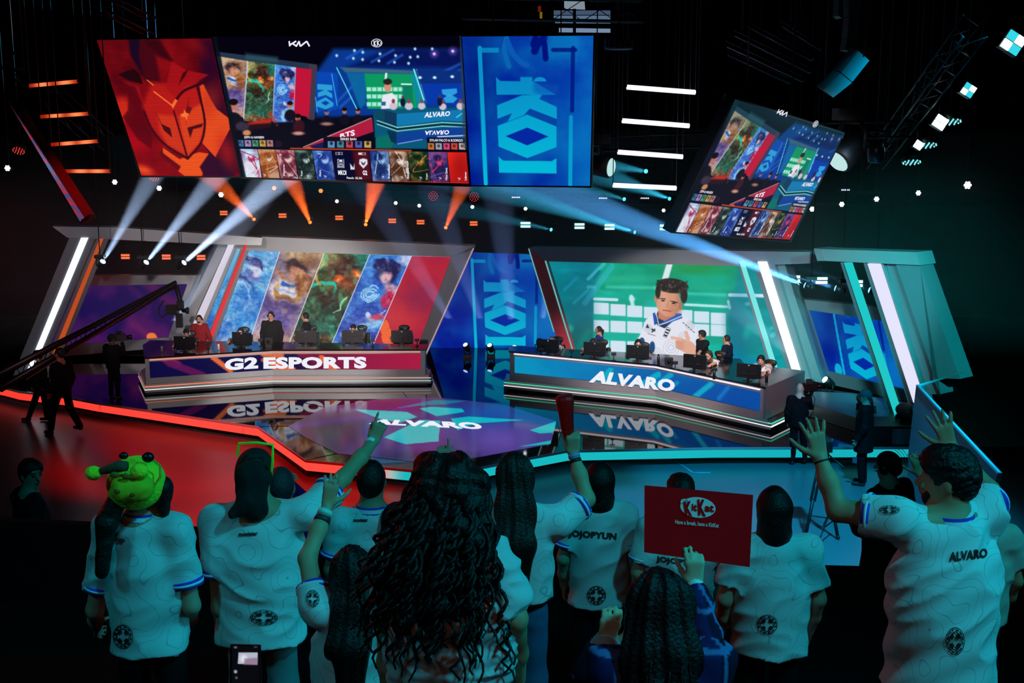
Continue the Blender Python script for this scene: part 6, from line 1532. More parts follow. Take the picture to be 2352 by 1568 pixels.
# ------------------------------------------------------------------ audience stand
ZA, ZB, ZC = 5.1, 4.8, 4.1
m_step = mat('black_stand', '#050607', .9, spec=.1)
for nm, (y0, y1, z) in (('stand_step_back', (-1.5, 4.3, ZA)), ('stand_step_middle', (4.3, 6.35, ZB)), ('stand_step_front', (6.35, 9.3, ZC))):
    b = MB(); b.box((0, (y0+y1)/2, z/2+.01), (16, y1-y0-.004, z-.02)); o = b.build(nm, m_step, loc=(0, (y0+y1)/2, 0)); tag(o, kind='structure')
pz = lambda py, y: ony(1176, py, y).z
b = MB()
b.prism([ony(-200, 1186, 9.3), ony(460, 1217, 9.3), ony(760, 1250, 9.3), ony(1640, 1262, 9.3), ony(1645, 1300, 9.3), ony(2080, 1310, 9.3), ony(2600, 1300, 9.3), (5.4, 9.3, 3), (-5, 9.3, 3)], (0, .08, 0))
o = b.build('parapet', m_step, loc=(0, 9.3, 3)); tag(o, kind='structure')
b = MB(); b.box((0, 9.34, 1.5), (16, .08, 3.0)); o = b.build('stand_front', m_step, loc=(0, 9.34, 0)); tag(o, kind='structure')

JER = '#c4d2d4'
G_J = 'supporters in pale club shirts'
# 1 spectator with the plush hat
J = fg(322, 1052, 5.4, ZB, yaw=.12, wide=.98)
at_px(J, elR=(440, 1390, 5.35), wrR=(432, 1440, 5.75), elL=(218, 1400, 5.45), wrL=(222, 1440, 5.8))
o, sh = person('leftmost supporter, in a pale blue trimmed shirt under a yellow plush hat', J, hyaw=-.15, hair='short', shirt=JER, topo=True, cuffs=True, collar=True, seed=11, hem=.44, vox=.009, group=G_J, wr=.012)
badge(sh, 282, 1462, 23, 28, m_ink)
project_text(o, 'movistar', [(256, 1232), (288, 1236), (288, 1246), (256, 1242)], m_ink, shirt=sh)
S_ = Solid(); f0 = lambda px, py, y: npv(ony(px, py, y))
S_.rc(f0(268, 1150, 5.3), f0(245, 1200, 5.24), .04, .045, k=.03); S_.rc(f0(245, 1200, 5.24), f0(234, 1315, 5.2), .042, .028, k=.03); S_.rc(f0(372, 1120, 5.35), f0(378, 1185, 5.35), .05, .02, k=.03); S_.disp = wrinkle(4, .006, 2)
V_, F_ = S_.mesh(.009); from_np('hair_lock', V_, F_, hair_mat(), o)
# the hat
hc = f0(313, 1108, 5.33)
t = thing('plush_hat', 'round yellow green plush hat with bobbles and big eyes, worn by the leftmost supporter', 'hat', tuple(hc))
m_y = mat('yellow_plush', '#f4f028', .9, bump=.6, bscale=60, emit=None); m_y2 = mat('olive_plush', '#c8c018', .85); m_o = mat('orange_trim', '#ffa020', .7); m_br = mat('brown_plush', '#604028', .8)
up = V3(-.12, -.25, 1); up /= np.linalg.norm(up); sd = V3(1, 0, .1); sd -= up*(sd@up); sd /= np.linalg.norm(sd); fw = np.cross(up, sd)
RR = np.stack([sd, fw, up])
S_ = Solid(); S_.el(hc, (.128, .125, .118), RR, .02); V_, F_ = S_.mesh(.009); from_np('crown', V_, F_, m_y, t)
S_ = Solid(); S_.rc(f0(288, 1122, 5.2), f0(322, 1120, 5.2), .062, .058, k=.03); S_.disp = wrinkle(3, .006, 3); V_, F_ = S_.mesh(.009); from_np('mouth_patch', V_, F_, m_y2, t)
for (px, py, y, rx, m_, nm) in ((340, 1050, 5.245, .027, mat('black_plush_eye', '#08080a', .3), 'eye'), (284, 1046, 5.25, .02, mat('black_plush_eye', '', .3), 'eye'), (320, 1082, 5.17, .04, m_y, 'bobble'), (215, 1086, 5.2, .037, m_y, 'bobble')):
    b = MB(); b.ball(f0(px, py, y), (rx, rx*.8, rx*.85), 16, 12); b.build(nm, m_, t)
b = MB(); b.tube([f0(224, 1084, 5.2), f0(250, 1077, 5.19), f0(275, 1070, 5.17), f0(293, 1070, 5.17)], [.012, .02, .026, .02], 10); b.build('stalk', m_br, t)
b = MB(); b.tube([f0(x, y_, 5.2+dy) for x, y_, dy in ((256, 1130, 0), (270, 1148, 0), (292, 1152, -.01), (322, 1146, -.01), (350, 1122, 0), (368, 1095, .02), (368, 1068, .04), (352, 1056, .03))], .005, 6); b.build('rim_piping', m_o, t)
for x, y_ in ((263, 1090), (290, 1094), (272, 1128), (302, 1134)):
    b = MB(); b.ball(f0(x, y_, 5.145), (.02, .008, .014), 10, 8); b.build('spot', mat('orange_spot', '#a86018', .6), t)

# 2 man with green glasses on his head, pointing
J = fg(583, 1030, 5.5, ZB, wide=1.12)
at_px(J, shR=(708, 1176, 5.5), elR=(788, 1098, 5.72), wrR=(858, 1014, 6.0), elL=(506, 1395, 5.45), wrL=(520, 1470, 5.6))
J['hdR'] = (V3(.35, .25, .9), V3(0, .9, -.3), V3(-.5, 0, .8), 'point')
o, sh = person('broad man in a pale shirt and black cap pointing at the stage, green glasses', J, hyaw=.25, hair='cap', hcol='#060808', shirt=JER, topo=True, cuffs=True, seed=22, vox=.0075, group=G_J, skin='#b08868', wr=.012, sleeve=.62, hem=.44, pants='#687c80')
badge(sh, 606, 1418, 32, 18, m_ink)
project_text(o, 'movistar', [(548, 1222), (592, 1220), (592, 1229), (548, 1232)], m_ink, shirt=sh)
b = MB(); W_ = npv(ony(852, 1017, 5.99)); dv = J['wrR']-J['elR']; b.lathe(W_, dv, [(-.013, .031), (.013, .029)], 16); b.build('wristband', mat('pale_wristband', '#c8e0e0', .5), o)
S_ = Solid(); S_.rc(f0(580, 1100, 5.42), f0(584, 1165, 5.4), .082, .06, k=.03, sq=((0, 1, 0), .7)); S_.rc(f0(570, 1150, 5.38), f0(535, 1180, 5.36), .04, .02, k=.03); S_.disp = wrinkle(9, .01, 1.6); V_, F_ = S_.mesh(.01); from_np('hood_scarf', V_, F_, mat('black_scarf', '#08080a', .9), o)
t = thing('glasses', 'bright green rectangular glasses frame pushed up on the pointing man\'s cap', 'glasses', tuple(f0(588, 1030, 5.42)))
b = MB(); b.tube([f0(545, 1048, 5.42), f0(549, 1018, 5.42), f0(590, 1016, 5.36), f0(627, 1021, 5.42), f0(626, 1060, 5.38), f0(622, 1100, 5.5)], .0065, 6); b.build('frame', mat('green_frame', '#28c028', .4, emit='#28c028', es=.25), t)
# 3 woman with her left arm up
J = fg(808, 1250, 4.65, ZB, wide=.92)
at_px(J, shL=(728, 1395, 4.6), elL=(706, 1282, 4.75), wrL=(752, 1162, 4.9))
J['hdL'] = (V3(.2, .15, 1), V3(0, 1, 0), V3(.7, 0, .5), 'open')
o, sh = person('woman with long straight black hair raising her braceleted left arm, blue trimmed sleeve', J, hair='straight', hairlen=.85, shirt=JER, topo=True, cuffs=True, seed=33, vox=.0075, group=G_J, skin='#b89070', sleeve=.42)
badge(sh, 718, 1374, 16, 20, m_ink)
dv = J['wrL']-J['elL']
for tt, c_, rr in ((.86, '#90d8d0', .031), (.73, '#203038', .034)):
    b = MB(); b.lathe(J['elL']+dv*tt, dv, [(-.01, rr), (.012, rr*.97)], 16); b.build('bracelet', mat('bracelet_'+c_.strip('#'), c_, .5), o)
# 4 man with short hair behind
J = fg(852, 1054, 7.1, ZC)
o, sh = person('man with cropped black hair and blue collar left of the curly haired woman', J, hair='short', shirt=JER, topo=True, cuffs=True, collar=True, seed=44, vox=.01, group=G_J, hyaw=.1, skin='#a88068')
project_text(o, 'movistar', [(812, 1190), (845, 1190), (845, 1198), (812, 1198)], m_ink, shirt=sh)
# behind the curly haired woman
J = fg(985, 1040, 7.0, ZC); at_px(J, elR=(1030, 1110, 7.1), wrR=(1020, 1070, 7.2)); J['hdR'] = (V3(-.05, 0, 1), V3(0, 1, 0), V3(1, 0, 0), 'point')
person('dark haired person mostly hidden by the curly haired woman, one finger up', J, hair='messy', hcol='#080606', shirt='#182028', kind='tee', seed=55, vox=.01)
# 5 curly haired woman
J = fg(1030, 1045, 3.95, ZA, wide=.98)
at_px(J, shL=(930, 1282, 3.95), shR=(1128, 1292, 3.95), elR=(1182, 1420, 3.9), wrR=(1190, 1560, 4.1), elL=(893, 1440, 3.95))
o, sh = person('woman in the middle foreground with very long curly black hair and a plain pale shirt', J, hair='curly', hcol='#08080a', hairlen=1.0, shirt='#b8ccd0', seed=66, vox=.0085, skin='#b08868', wr=.018, loose=1.08, kind='tee', sleeve=.85, roll=-.05)
# 6 woman with the red clapper
J = fg(1182, 1036, 5.6, ZB, wide=.95)
at_px(J, shR=(1286, 1196, 5.6), elR=(1348, 1146, 5.7), wrR=(1318, 1044, 5.8))
J['hdR'] = (V3(-.05, .0, 1), V3(.1, .9, 0), V3(-1, 0, .1), 'hold')
o, sh = person('woman with long dark brown hair in jeans and a belt holding up the red clapper', J, hair='straight', hairlen=1.15, hcol='#18100c', shirt=JER, topo=True, cuffs=True, seed=77, vox=.0075, pants='#3c5c80', group=G_J, skin='#b09070', hem=.56, sleeve=.75)
dv = J['wrR']-J['elR']
for tt, c_ in ((.97, '#6090d0'), (.86, '#101418'), (.58, '#60c0c0')):
    b = MB(); b.lathe(J['elR']+dv*tt, dv, [(-.009, .029 if tt > .7 else .037), (.009, .028 if tt > .7 else .036)], 16); b.build('bracelet', mat('bracelet_'+c_.strip('#'), c_, .5), o)
b = MB(); pe = J['pelvis']+V3(0, 0, .03); b.tube([pe+V3(.158*math.cos(a), .115*math.sin(a), 0) for a in np.linspace(0, 2*math.pi, 25)], .016, 6); b.build('belt', mat('black_belt', '#08080a', .5), o)
t = thing('clapper', 'red inflatable clapper stick held up above the crowd', 'noise maker', tuple(f0(1304, 1000, 5.8)))
b = MB(); b.tube([f0(1306, 1008, 5.84), f0(1304, 990, 5.83), f0(1300, 950, 5.82), f0(1297, 915, 5.8), f0(1296, 908, 5.8)], [.02, .03, .036, .045, .038], 14); b.build('tube', mat('red_vinyl', '#ff1414', .4, spec=.2), t)
# 8 JOJOPYUN man
J = fg(1378, 1058, 7.5, ZC, wide=.98)
o, sh = person('person with black hair to the shoulders in a lettered shirt, left of the sign', J, hair='hood', hcol='#060608', shirt='#bccacc', topo=False, cuffs=True, seed=88, vox=.0095, hem=.45, hairlen=1.35)
project_text(o, 'JOJOPYUN', [(1304, 1216), (1417, 1224), (1415, 1244), (1304, 1236)], m_ink, shirt=sh); badge(sh, 1370, 1367, 22, 22, m_ink)
# 9 behind the sign
J = fg(1566, 1088, 7.3, ZC, wide=1.15)
o, sh = person('person whose head shows over the red sign, lettered shirt half hidden', J, hair='messy', hcol='#0c0c08', shirt=JER, topo=True, cuffs=True, seed=99, vox=.01, group=G_J)
project_text(o, 'JOJOPYUN', [(1507, 1276), (1612, 1290), (1612, 1306), (1507, 1292)], m_ink, shirt=sh)
# 10 dark hair
J = fg(1780, 1114, 6.7, ZC, wide=1.1)
o, sh = person('person with thick black hair to the shoulders, right of the red sign', J, hair='hood', hcol='#040405', shirt=JER, topo=True, cuffs=False, seed=111, vox=.0095, group=G_J, hem=.45, hairlen=1.15)
badge(sh, 1762, 1434, 24, 23, m_ink)
# 11 plaid shirt, holding the sign
J = fg(1515, 1303, 3.5, ZA, wide=1.0)
at_px(J, shR=(1640, 1530, 3.5), elR=(1625, 1480, 3.7), wrR=(1596, 1344, 3.9), elL=(1360, 1540, 3.5), wrL=(1388, 1488, 3.6))
J['hdR'] = (V3(-.03, .05, 1), V3(0, .9, .2), V3(-1, 0, .3), 'pinch'); J['hdL'] = (V3(.25, .2, 1), V3(0, 1, 0), V3(1, 0, .3), 'relaxed')
o, sh = person('person with dark wavy hair in a blue check shirt holding the red sign', J, hair='long', hcol='#0a0c10', hairlen=1.0, shirt='#14245c', plaid=True, kind='long', seed=122, vox=.0075, skin='#b8b090', wr=.012)
b = MB(); dv = J['wrR']-J['elR']; b.lathe(J['elR']+dv*.97, dv, [(-.011, .031), (.011, .03)], 16); b.build('wristband', mat('pale_wristband', '', .5), o)
b = MB(); b.lathe(J['elL']+(J['wrL']-J['elL'])*.75, J['wrL']-J['elL'], [(-.09, .05), (.0, .052), (.07, .04), (.08, .03)], 14); b.build('sleeve_cuff', mat('pale_cuff', '#c8dce0', .8), o)
SG = Plane(npv(ony(1600, 1200, 3.98)), (.06, -1, .05))
t = thing('cardboard_sign', 'red rectangular sign with a white lettered oval, held up in the crowd', 'sign', tuple(SG.at(1603, 1280)))
b = MB(); b.slab([(1481, 1115), (1730, 1137), (1722, 1302), (1480, 1268)], SG, .006); brd = b.build('board', mat('red_board', '#ff1018', .6, spec=.1), t)
m_w = mat('white_print', '#d8f0f0', .7); m_rp = mat('red_board', '', .5)
b = MB(); b.prism([SG.at(1603+40.5*math.cos(a), 1165+23.5*math.sin(a)+3*math.cos(a), .002) for a in np.linspace(0, 2*math.pi, 33)[:-1]], SG.n*.001); b.prism([SG.at(1572+9*math.cos(a), 1152+7*math.sin(a), .002) for a in np.linspace(0, 2*math.pi, 17)[:-1]], SG.n*.001); b.build('logo_oval', m_w, brd)
text('sign_lettering', 'K', [(1570, 1152), (1589, 1150), (1591, 1186), (1574, 1180)], SG, m_rp, brd, .05, .005)
text('sign_lettering', 'it', [(1589, 1156), (1601, 1156), (1601, 1174), (1589, 1172)], SG, m_rp, brd, .04, .005)
text('sign_lettering', 'K', [(1602, 1146), (1620, 1147), (1622, 1186), (1604, 1183)], SG, m_rp, brd, .05, .005)
text('sign_lettering', 'at', [(1619, 1158), (1640, 1159), (1640, 1176), (1619, 1174)], SG, m_rp, brd, .04, .005)
text('sign_lettering', 'Have a break, have a KitKat', [(1551, 1193), (1651, 1202), (1651, 1213), (1551, 1204)], SG, m_w, brd, .02, .005)
# 12 the bearded man, arms up
J = fg(2190, 1022, 4.8, ZB, yaw=-.3, wide=1.14)
at_px(J, shL=(2052, 1190, 4.75), elL=(1925, 1172, 4.85), wrL=(1884, 1052, 4.95), shR=(2262, 1180, 4.9), elR=(2272, 1128, 5.1), wrR=(2182, 1028, 5.25))
J['hdL'] = (V3(-.22, .1, 1), V3(-.2, .95, 0), V3(-.9, 0, .4), 'spread'); J['hdR'] = (V3(-.35, .1, 1), V3(0, 1, .1), V3(-1, 0, .1), 'spread')
o, sh = person('dark haired bearded man at the right raising both arms, lettered pale shirt', J, hyaw=-1.15, hair='messy', hcol='#070608', beard='#0a0808', shirt=JER, topo=True, cuffs=True, collar=True, seed=133, vox=.007, group=G_J, skin='#b48464', wr=.016, hem=.46, sleeve=.5)
project_text(o, 'ALVARO', [(2180, 1268), (2268, 1258), (2268, 1280), (2180, 1290)], m_ink, shirt=sh); badge(sh, 2194, 1472, 22, 32, m_ink); badge(sh, 2043, 1170, 24, 10, m_ink)
b = MB(); dv = J['wrL']-J['elL']; b.lathe(J['elL']+dv*.93, dv, [(-.004, .031), (.004, .031)], 14); b.build('bracelet', mat('dark_cord', '#181410', .7), o)
# 13 behind him at the right
J = fg(2262, 1112, 5.9, ZB, wide=1.0); at_px(J, shL=(2180, 1190, 5.9), elL=(2142, 1160, 6.0), wrL=(2113, 1090, 6.05)); J['hdL'] = (V3(-.3, 0, 1), V3(0, 1, 0), V3(-1, 0, .2), 'open')
person('person in a pale shirt half hidden behind the bearded man at the right edge', J, hair='short', shirt='#a8b4a8', seed=144, vox=.01, skin='#a87858')
# spectator photographing beside the pointing man
J = fg(640, 1070, 7.2, ZC, yaw=.4); at_px(J, elR=(688, 1150, 7.3), wrR=(668, 1122, 7.5), elL=(640, 1160, 7.4), wrL=(652, 1128, 7.5))
person('person in a dark violet top with both hands at the face, behind the pointing man', J, hair='short', hcol='#303034', shirt='#1c1058', kind='long', seed=155, vox=.009)
# dark jacket at far left
b = MB(); b.box((-4.3, 10.6, 1.5), (3, 2.4, 3.0)); o = b.build('stand_side_platform', m_step, loc=(-4.3, 10.6, 0)); tag(o, kind='structure')
J = fg(62, 1052, 10.6, 3.0, yaw=.9)
person('young person in a dark jacket at the far left looking to the right', J, hyaw=2.2, hair='messy', hcol='#100808', shirt='#0c0c10', kind='long', seed=166, vox=.012, face=True, skin='#8c6454')
# phone holder at the bottom
J = skeleton(-.60, 2.2, ZA, 1.5, 0); at_px(J, elL=(540, 1740, 2.75), wrL=(546, 1655, 3.02), elR=(620, 1740, 2.75), wrR=(600, 1655, 3.02)); J['hdL'] = (V3(.1, .1, 1), V3(.3, -1, 0), V3(1, 0, .2), 'hold'); J['hdR'] = (V3(-.1, .1, 1), V3(-.3, -1, 0), V3(-1, 0, .2), 'hold')
person('person below the bottom edge of whom only the hands around the phone show', J, hair='short', shirt='#101418', kind='long', seed=177, vox=.009)
PP = Plane(npv(ony(565, 1530, 3.0)), (0, -1, .15))
t = thing('phone', 'black phone held up at the bottom edge with a small pale picture on its screen', 'phone', tuple(PP.at(565, 1568)))
b = MB(); b.slab([(529, 1480), (598, 1482), (600, 1640), (527, 1640)], PP, .009); b.build('phone_case', mat('phone_black', '#060608', .3), t)
def art_phone(A):
    A.fill('#08080c'); A.poly([(548, 1498), (592, 1498), (591, 1526), (546, 1524)], '#b0b8c8', 1, 1); A.ell(560, 1512, 8, 8, '#e8e8f0', .8, 5); A.poly([(562, 1512), (592, 1510), (591, 1526), (560, 1526)], '#8c6c88', .8, 3)
    A.ell(541, 1486, 4, 3, '#505860', 1, 1); A.ell(587, 1485, 4, 2, '#404850', 1, 1); A.ell(541, 1542, 4, 4, '#90a0a8', 1, 1.5); A.ell(543, 1556, 3, 3, '#505860', 1, 1.5)
led('screen', [(533, 1483), (595, 1484), (597, 1620), (531, 1620)], PP, art_phone, t, 1.5, .002)
# ------------------------------------------------------------------ desks' equipment
def copy_tree(o, parent=None):
    c = o.copy(); COL.objects.link(c)
    if parent is not None: c.parent = parent
    for ch in [x for x in bpy.data.objects if x.parent == o]: copy_tree(ch, c)
    return c
def place(proto, used, loc, rz, label, group, cat=None):
    o = proto if not used else copy_tree(proto)
    if o.name.startswith('gaming'): o.scale = (.95, .95, .92)
    o.location = loc; o.rotation_euler = (0, 0, rz); o['label'] = label
    if group: o['group'] = group
    return o
# monitor, seen from behind (back towards -y)
def make_monitor():
    t = thing('monitor', 'monitor', 'monitor')
    b = MB(); b.box((0, 0, .225), (.58, .03, .34)); b.box((0, -.018, .225), (.36, .03, .2)); b.build('casing', mat('monitor_black', '#101114', .35), t)
    b = MB(); b.box((0, -.036, .17), (.3, .004, .006)); b.build('vent_line', mat('vent_grey', '#303438', .5), t)
    b = MB(); b.prism([(-.026, -.0175, .385), (0, -.0175, .34), (.026, -.0175, .385), (.009, -.0175, .368), (0, -.0175, .355), (-.009, -.0175, .368)], (0, -.003, 0)); b.build('logo', glow('monitor_logo', '#d8e0f0', .9), t)
    b = MB(); b.box((0, -.05, .12), (.06, .04, .24)); b.build('stand', mat('monitor_black', '', .35), t)
    b = MB(); b.prism([(-.12, -.1, 0), (.12, -.1, 0), (.06, .1, 0), (-.06, .1, 0)], (0, 0, .012)); b.build('foot', mat('monitor_black', '', .35), t)
    b = MB(); b.box((0, .017, .225), (.54, .004, .3)); b.build('display', glow('monitor_display', '#a8c0e8', 1.5), t)
    return t
def make_chair(trim):
    t = thing('gaming_chair', 'chair', 'chair'); k = mat('chair_black', '#141416', .5)
    S_ = Solid(); S_.rc((-.17, .0, .62), (-.2, .02, 1.08), .055, .06, k=.05); S_.rc((.17, 0, .62), (.2, .02, 1.08), .055, .06, k=.05); S_.rc((0, .03, .6), (0, .05, 1.25), .1, .1, k=.09, sq=((0, 1, 0), .5)); S_.rc((-.1, .05, 1.28), (.1, .05, 1.28), .07, .07, k=.06, sq=((0, 1, 0), .6))
    V_, F_ = S_.mesh(.016); from_np('backrest', V_, F_, k, t)
    b = MB(); b.prism([(-.07, -.03, 1.27), (.07, -.03, 1.27), (.05, -.03, 1.24), (-.05, -.03, 1.24)], (0, -.01, 0)); b.build('headrest_mark', mat('mark_'+trim.strip('#'), trim, .5), t)
    for s_ in (-1, 1):
        b = MB(); b.tube([(s_*.225, .0, .62), (s_*.262, .02, .85), (s_*.25, .03, 1.1)], .016, 6); b.build('side_trim', mat('mark_'+trim.strip('#'), '', .5), t)
    S_ = Solid(); S_.rc((-.16, -.2, .47), (.16, -.2, .47), .07, .07, k=.06); S_.rc((-.16, .0, .47), (.16, .0, .47), .07, .07, k=.1); V_, F_ = S_.mesh(.018); from_np('seat', V_, F_, k, t)
    b = MB(); b.tube([(0, -.1, .42), (0, -.1, .09)], .03, 8); b.build('gas_column', m_metal, t)
    for i in range(5):
        a = i*2*math.pi/5; b = MB(); b.tube([(0, -.1, .1), (.3*math.cos(a), -.1+.3*math.sin(a), .06)], .022, 6); b.ball((.3*math.cos(a), -.1+.3*math.sin(a), .032), .032, 8, 6); b.build('foot_arm', m_metal, t)
    for s_ in (-1, 1):
        b = MB(); b.box((s_*.27, -.12, .68), (.07, .26, .03)); b.box((s_*.27, -.1, .56), (.03, .05, .24)); b.build('armrest', k, t)
    return t
mon = make_monitor(); ch1 = make_chair('#38b8b0'); ch2 = make_chair('#d85828')
DT = SZ+.97; DT2 = SZ+1.04
names = ('first', 'second', 'third', 'fourth', 'fifth')
# (monitor px, y), head (px, py, y), facing, kind of player
LP = [(424, 33.1, 428, 768, '#140c0c'), (556, 33.7, 553, 765, '#18100c'), (703, 34.0, 700, 760, '#3a2418'), (810, 34.0, 812, 757, '#0a0808'), (923, 34.0, 922, 765, '#100a08')]
for i, (mx, my, hx, hy, hc_) in enumerate(LP):
    lb = names[i]+' from the left'
    q = ony(mx, 790, my); place(mon, i > 0, (q.x, my, DT), (-.12, -.3, .05, .0, .0)[i], 'black monitor seen from behind on the left desk, '+lb, 'monitors on the left desk')
    c = ony(hx+ (6, 6, 14, 18, 6)[i], hy, my+1.35); place(ch1, i > 0, (c.x, my+1.42, SZ-.0), (.0, .1, -.2, -.2, .0)[i], 'black gaming chair with teal trim behind the left desk, '+lb, 'gaming chairs at the left desk')
    p = ony(hx, hy, my+.95); hh = 1.72; J = skeleton(p.x, my+1.15, p.z-1.0*hh+.0, hh, math.pi+(.15, .2, 0, 0, 0)[i], -.25 if i != 4 else -.3, .98, sit=True)
    J['head'] = npv(ony(hx, hy-3, my+.9)); dz = J['head'][2]-.925*hh
    for s_, k in (('L', 1), ('R', -1)):
        J['el'+s_] = npv((p.x+k*.27, my+.75, DT+.05)); J['wr'+s_] = npv((p.x+k*.24, my+.5, DT+.05)); J['hd'+s_] = (V3(0, -1, 0), V3(0, 0, -1), V3(-k, 0, 0), 'relaxed')
    person('seated player in a dark jersey and headset behind the left desk, '+lb, J, hyaw=math.pi+(-.2, .1, 0, .1, -.15)[i], tilt=-.2, hair=('cap', 'short', 'short', 'messy', 'messy')[i], hcol=hc_, shirt=('#1c1418', '#2a1c20', '#1a1416', '#141214', '#141214')[i], kind='tee', seed=200+i, vox=.016, face=True, headset='white_headset' if i in (0, 3) else 'black_headset', group='players at the left desk', root=(p.x, my+1.15, SZ), skin='#c88c70', pants='#101014')
RP = [(1259, 32.3, 1268, 775, 'bald', '#2a1c14', 1.2), (1366, 31.9, 1363, 779, 'messy', '#201410', 1.5), (1465, 31.5, 1466, 781, 'short', '#0c0808', .9), (1597, 30.3, 1628, 807, 'short', '#3c2818', 1.25), (1722, 29.2, 1748, 818, 'messy', '#1c1210', 1.25)]
for i, (mx, my, hx, hy, hr_, hc_, off) in enumerate(RP):
    lb = names[i]+' from the left'; yaw = math.pi+(.28, .22, .2, .42, .42)[i]; rz = -(.28, .22, .2, .42, .42)[i]
    q = ony(mx, 800, my); place(mon, True, (q.x, my, DT2), rz, 'black monitor seen from behind on the right desk, '+lb, 'monitors on the right desk')
    c = ony(hx+(12, 20, 12, 26, 22)[i], hy, my+1.3); place(ch2, i > 0, (c.x, my+1.35, SZ), rz-.15, 'black gaming chair with orange trim behind the right desk, '+lb, 'gaming chairs at the right desk')
    hh = 1.74; p = ony(hx, hy+8, my+.85); J = skeleton(p.x+.05, my+1.05, p.z-.93*hh-.02, hh, yaw, -.2, .98, sit=True); J['head'] = npv(p)
    f_, r_ = J['f'], J['r']
    for s_, k in (('L', -1), ('R', 1)):
        base = npv((p.x, my+.95, 0)); e = base+f_*.28+r_*k*.25; e[2] = DT2+.05; w_ = base+f_*.5+r_*k*.2; w_[2] = DT2+.05
        J['el'+s_] = e; J['wr'+s_] = w_; J['hd'+s_] = (f_, V3(0, 0, -1), -r_*k, 'relaxed')
    person('seated player in a white shirt and headset behind the right desk, '+lb, J, hyaw=math.pi+(.75, .5, .1, .75, .35)[i], tilt=-.25 if i < 4 else -.1, hair=hr_, hcol=hc_, beard='#2a1c14' if i == 0 else None, shirt='#d8d8d8', kind='tee', seed=220+i, vox=.015, face=True, headset='black_headset', group='players at the right desk', root=(p.x, my+1.05, SZ), skin='#d09c80', pants='#14161c')
# standing coaches and staff
def staff(label, hx, hy, y, yaw, hyaw, **k):
    top = ony(hx, hy, y); h = k.pop('h', None) or top.z-SZ; J = skeleton(top.x, y, SZ, h, yaw, 0, k.pop('wide', 1.)); 
    for a, b in (k.pop('at', {}) or {}).items(): J[a] = npv(ony(*b))
    return person(label, J, hyaw=hyaw, vox=k.pop('vox', .014), **k)
PI = math.pi
staff('standing man in a dark red button shirt with a headset behind the left desk', 457, 722, 34.9, PI-.1, PI-.05, hair='short', hcol='#140c0a', beard='#1c100c', shirt='#8c1c24', kind='long', pants='#101014', face=True, headset='black_headset', seed=301, skin='#c89070', at=dict(elR=(436, 775, 34.9), elL=(482, 775, 34.8), wrL=(485, 800, 34.5)))
staff('standing man in a black long sleeved top with a headset before the picture wall', 622, 714, 35.0, PI, PI+.1, hair='short', hcol='#0c0a0a', shirt='#141418', kind='long', wide=1.18, pants='#0a0a0c', face=True, headset='black_headset', seed=302, skin='#c08c74')
staff('standing man in dark clothes seen in profile behind the third player of the left desk', 702, 716, 35.0, -PI/2, -PI/2-.1, hair='short', hcol='#0c0a0a', shirt='#101420', kind='long', pants='#0a0a0c', headset='black_headset', seed=303, skin='#c89478', face=True)
staff('standing woman with a dark ponytail in a blue blazer and headset behind the right desk', 1376, 748, 33.9, -PI/2+.3, -PI/2, hair='ponytail', hcol='#181010', shirt='#142a78', kind='long', wide=.9, pants='#101018', headset='black_headset', seed=304, skin='#c08870', face=True)
staff('standing man in a black tee with tattooed arm behind the right desk', 1614, 757, 32.6, -PI/2-.5, -PI/2-.15, hair='messy', hcol='#181010', shirt='#0c1418', kind='tee', pants='#101014', seed=305, skin='#a87860', headset='black_headset', at=dict(elL=(1604, 812, 32.3), elR=(1612, 812, 32.5)), face=True)
staff('standing man in a navy suit jacket and headset seen from behind the right desk', 1670, 768, 32.2, -PI/2+.55, -PI/2+.1, hair='short', hcol='#241814', shirt='#0c1830', kind='long', wide=1.15, pants='#b0a090', headset='black_headset', seed=306, skin='#c08c74', face=True)
# small things on the desks
def prop(name, label, cat, px, py, y, z, fn, group=None):
    q = onz(px, py, z) if y is None else ony(px, py, y); t = thing(name, label, cat, (q.x, q.y, z), group); fn(t, Vector((q.x, q.y, z))); return t
def cam_prop(t, p):
    b = MB(); b.lathe(p, (0, 0, 1), [(0, .055), (.012, .055), (.015, .012), (.14, .012)], 10); b.build('stand', m_black, t)
    b = MB(); b.box(p+Vector((0, 0, .17)), (.12, .09, .07)); b.build('camera_body', mat('prop_black', '#121214', .4), t)
    b = MB(); b.lathe(p+Vector((0, .045, .17)), (0, 1, 0), [(0, .028), (.05, .025)], 10); b.build('lens', m_metal, t)
def can_prop(c):
    def fn(t, p):
        b = MB(); b.lathe(p, (0, 0, 1), [(0, .028), (.01, .034), (.14, .034), (.155, .027), (.16, .02)], 12); b.build('can_body', mat('can_'+c.strip('#'), c, .35, .3), t)
        b = MB(); b.lathe(p+Vector((0, 0, .158)), (0, 0, 1), [(0, .02), (.004, .018)], 10); b.build('lid', m_metal, t)
    return fn
def box_prop(t, p):
    b = MB(); b.box(p+Vector((0, 0, .03)), (.17, .14, .06)); b.build('base', m_black, t); b = MB(); b.box(p+Vector((0, 0, .15)), (.2, .12, .17)); b.build('head', mat('prop_black', '', .4), t); b = MB(); b.lathe(p+Vector((0, -.06, .15)), (0, -1, 0), [(0, .05), (.03, .045)], 12); b.build('lens', m_metal, t)
def bottle_prop(t, p):
    b = MB(); b.lathe(p, (0, 0, 1), [(0, .035), (.19, .035), (.21, .02), (.23, .02)], 12); b.build('bottle_body', mat('prop_black', '', .4), t); b = MB(); b.lathe(p+Vector((0, 0, .23)), (0, 0, 1), [(0, .024), (.03, .024)], 10); b.build('cap', m_metal, t)
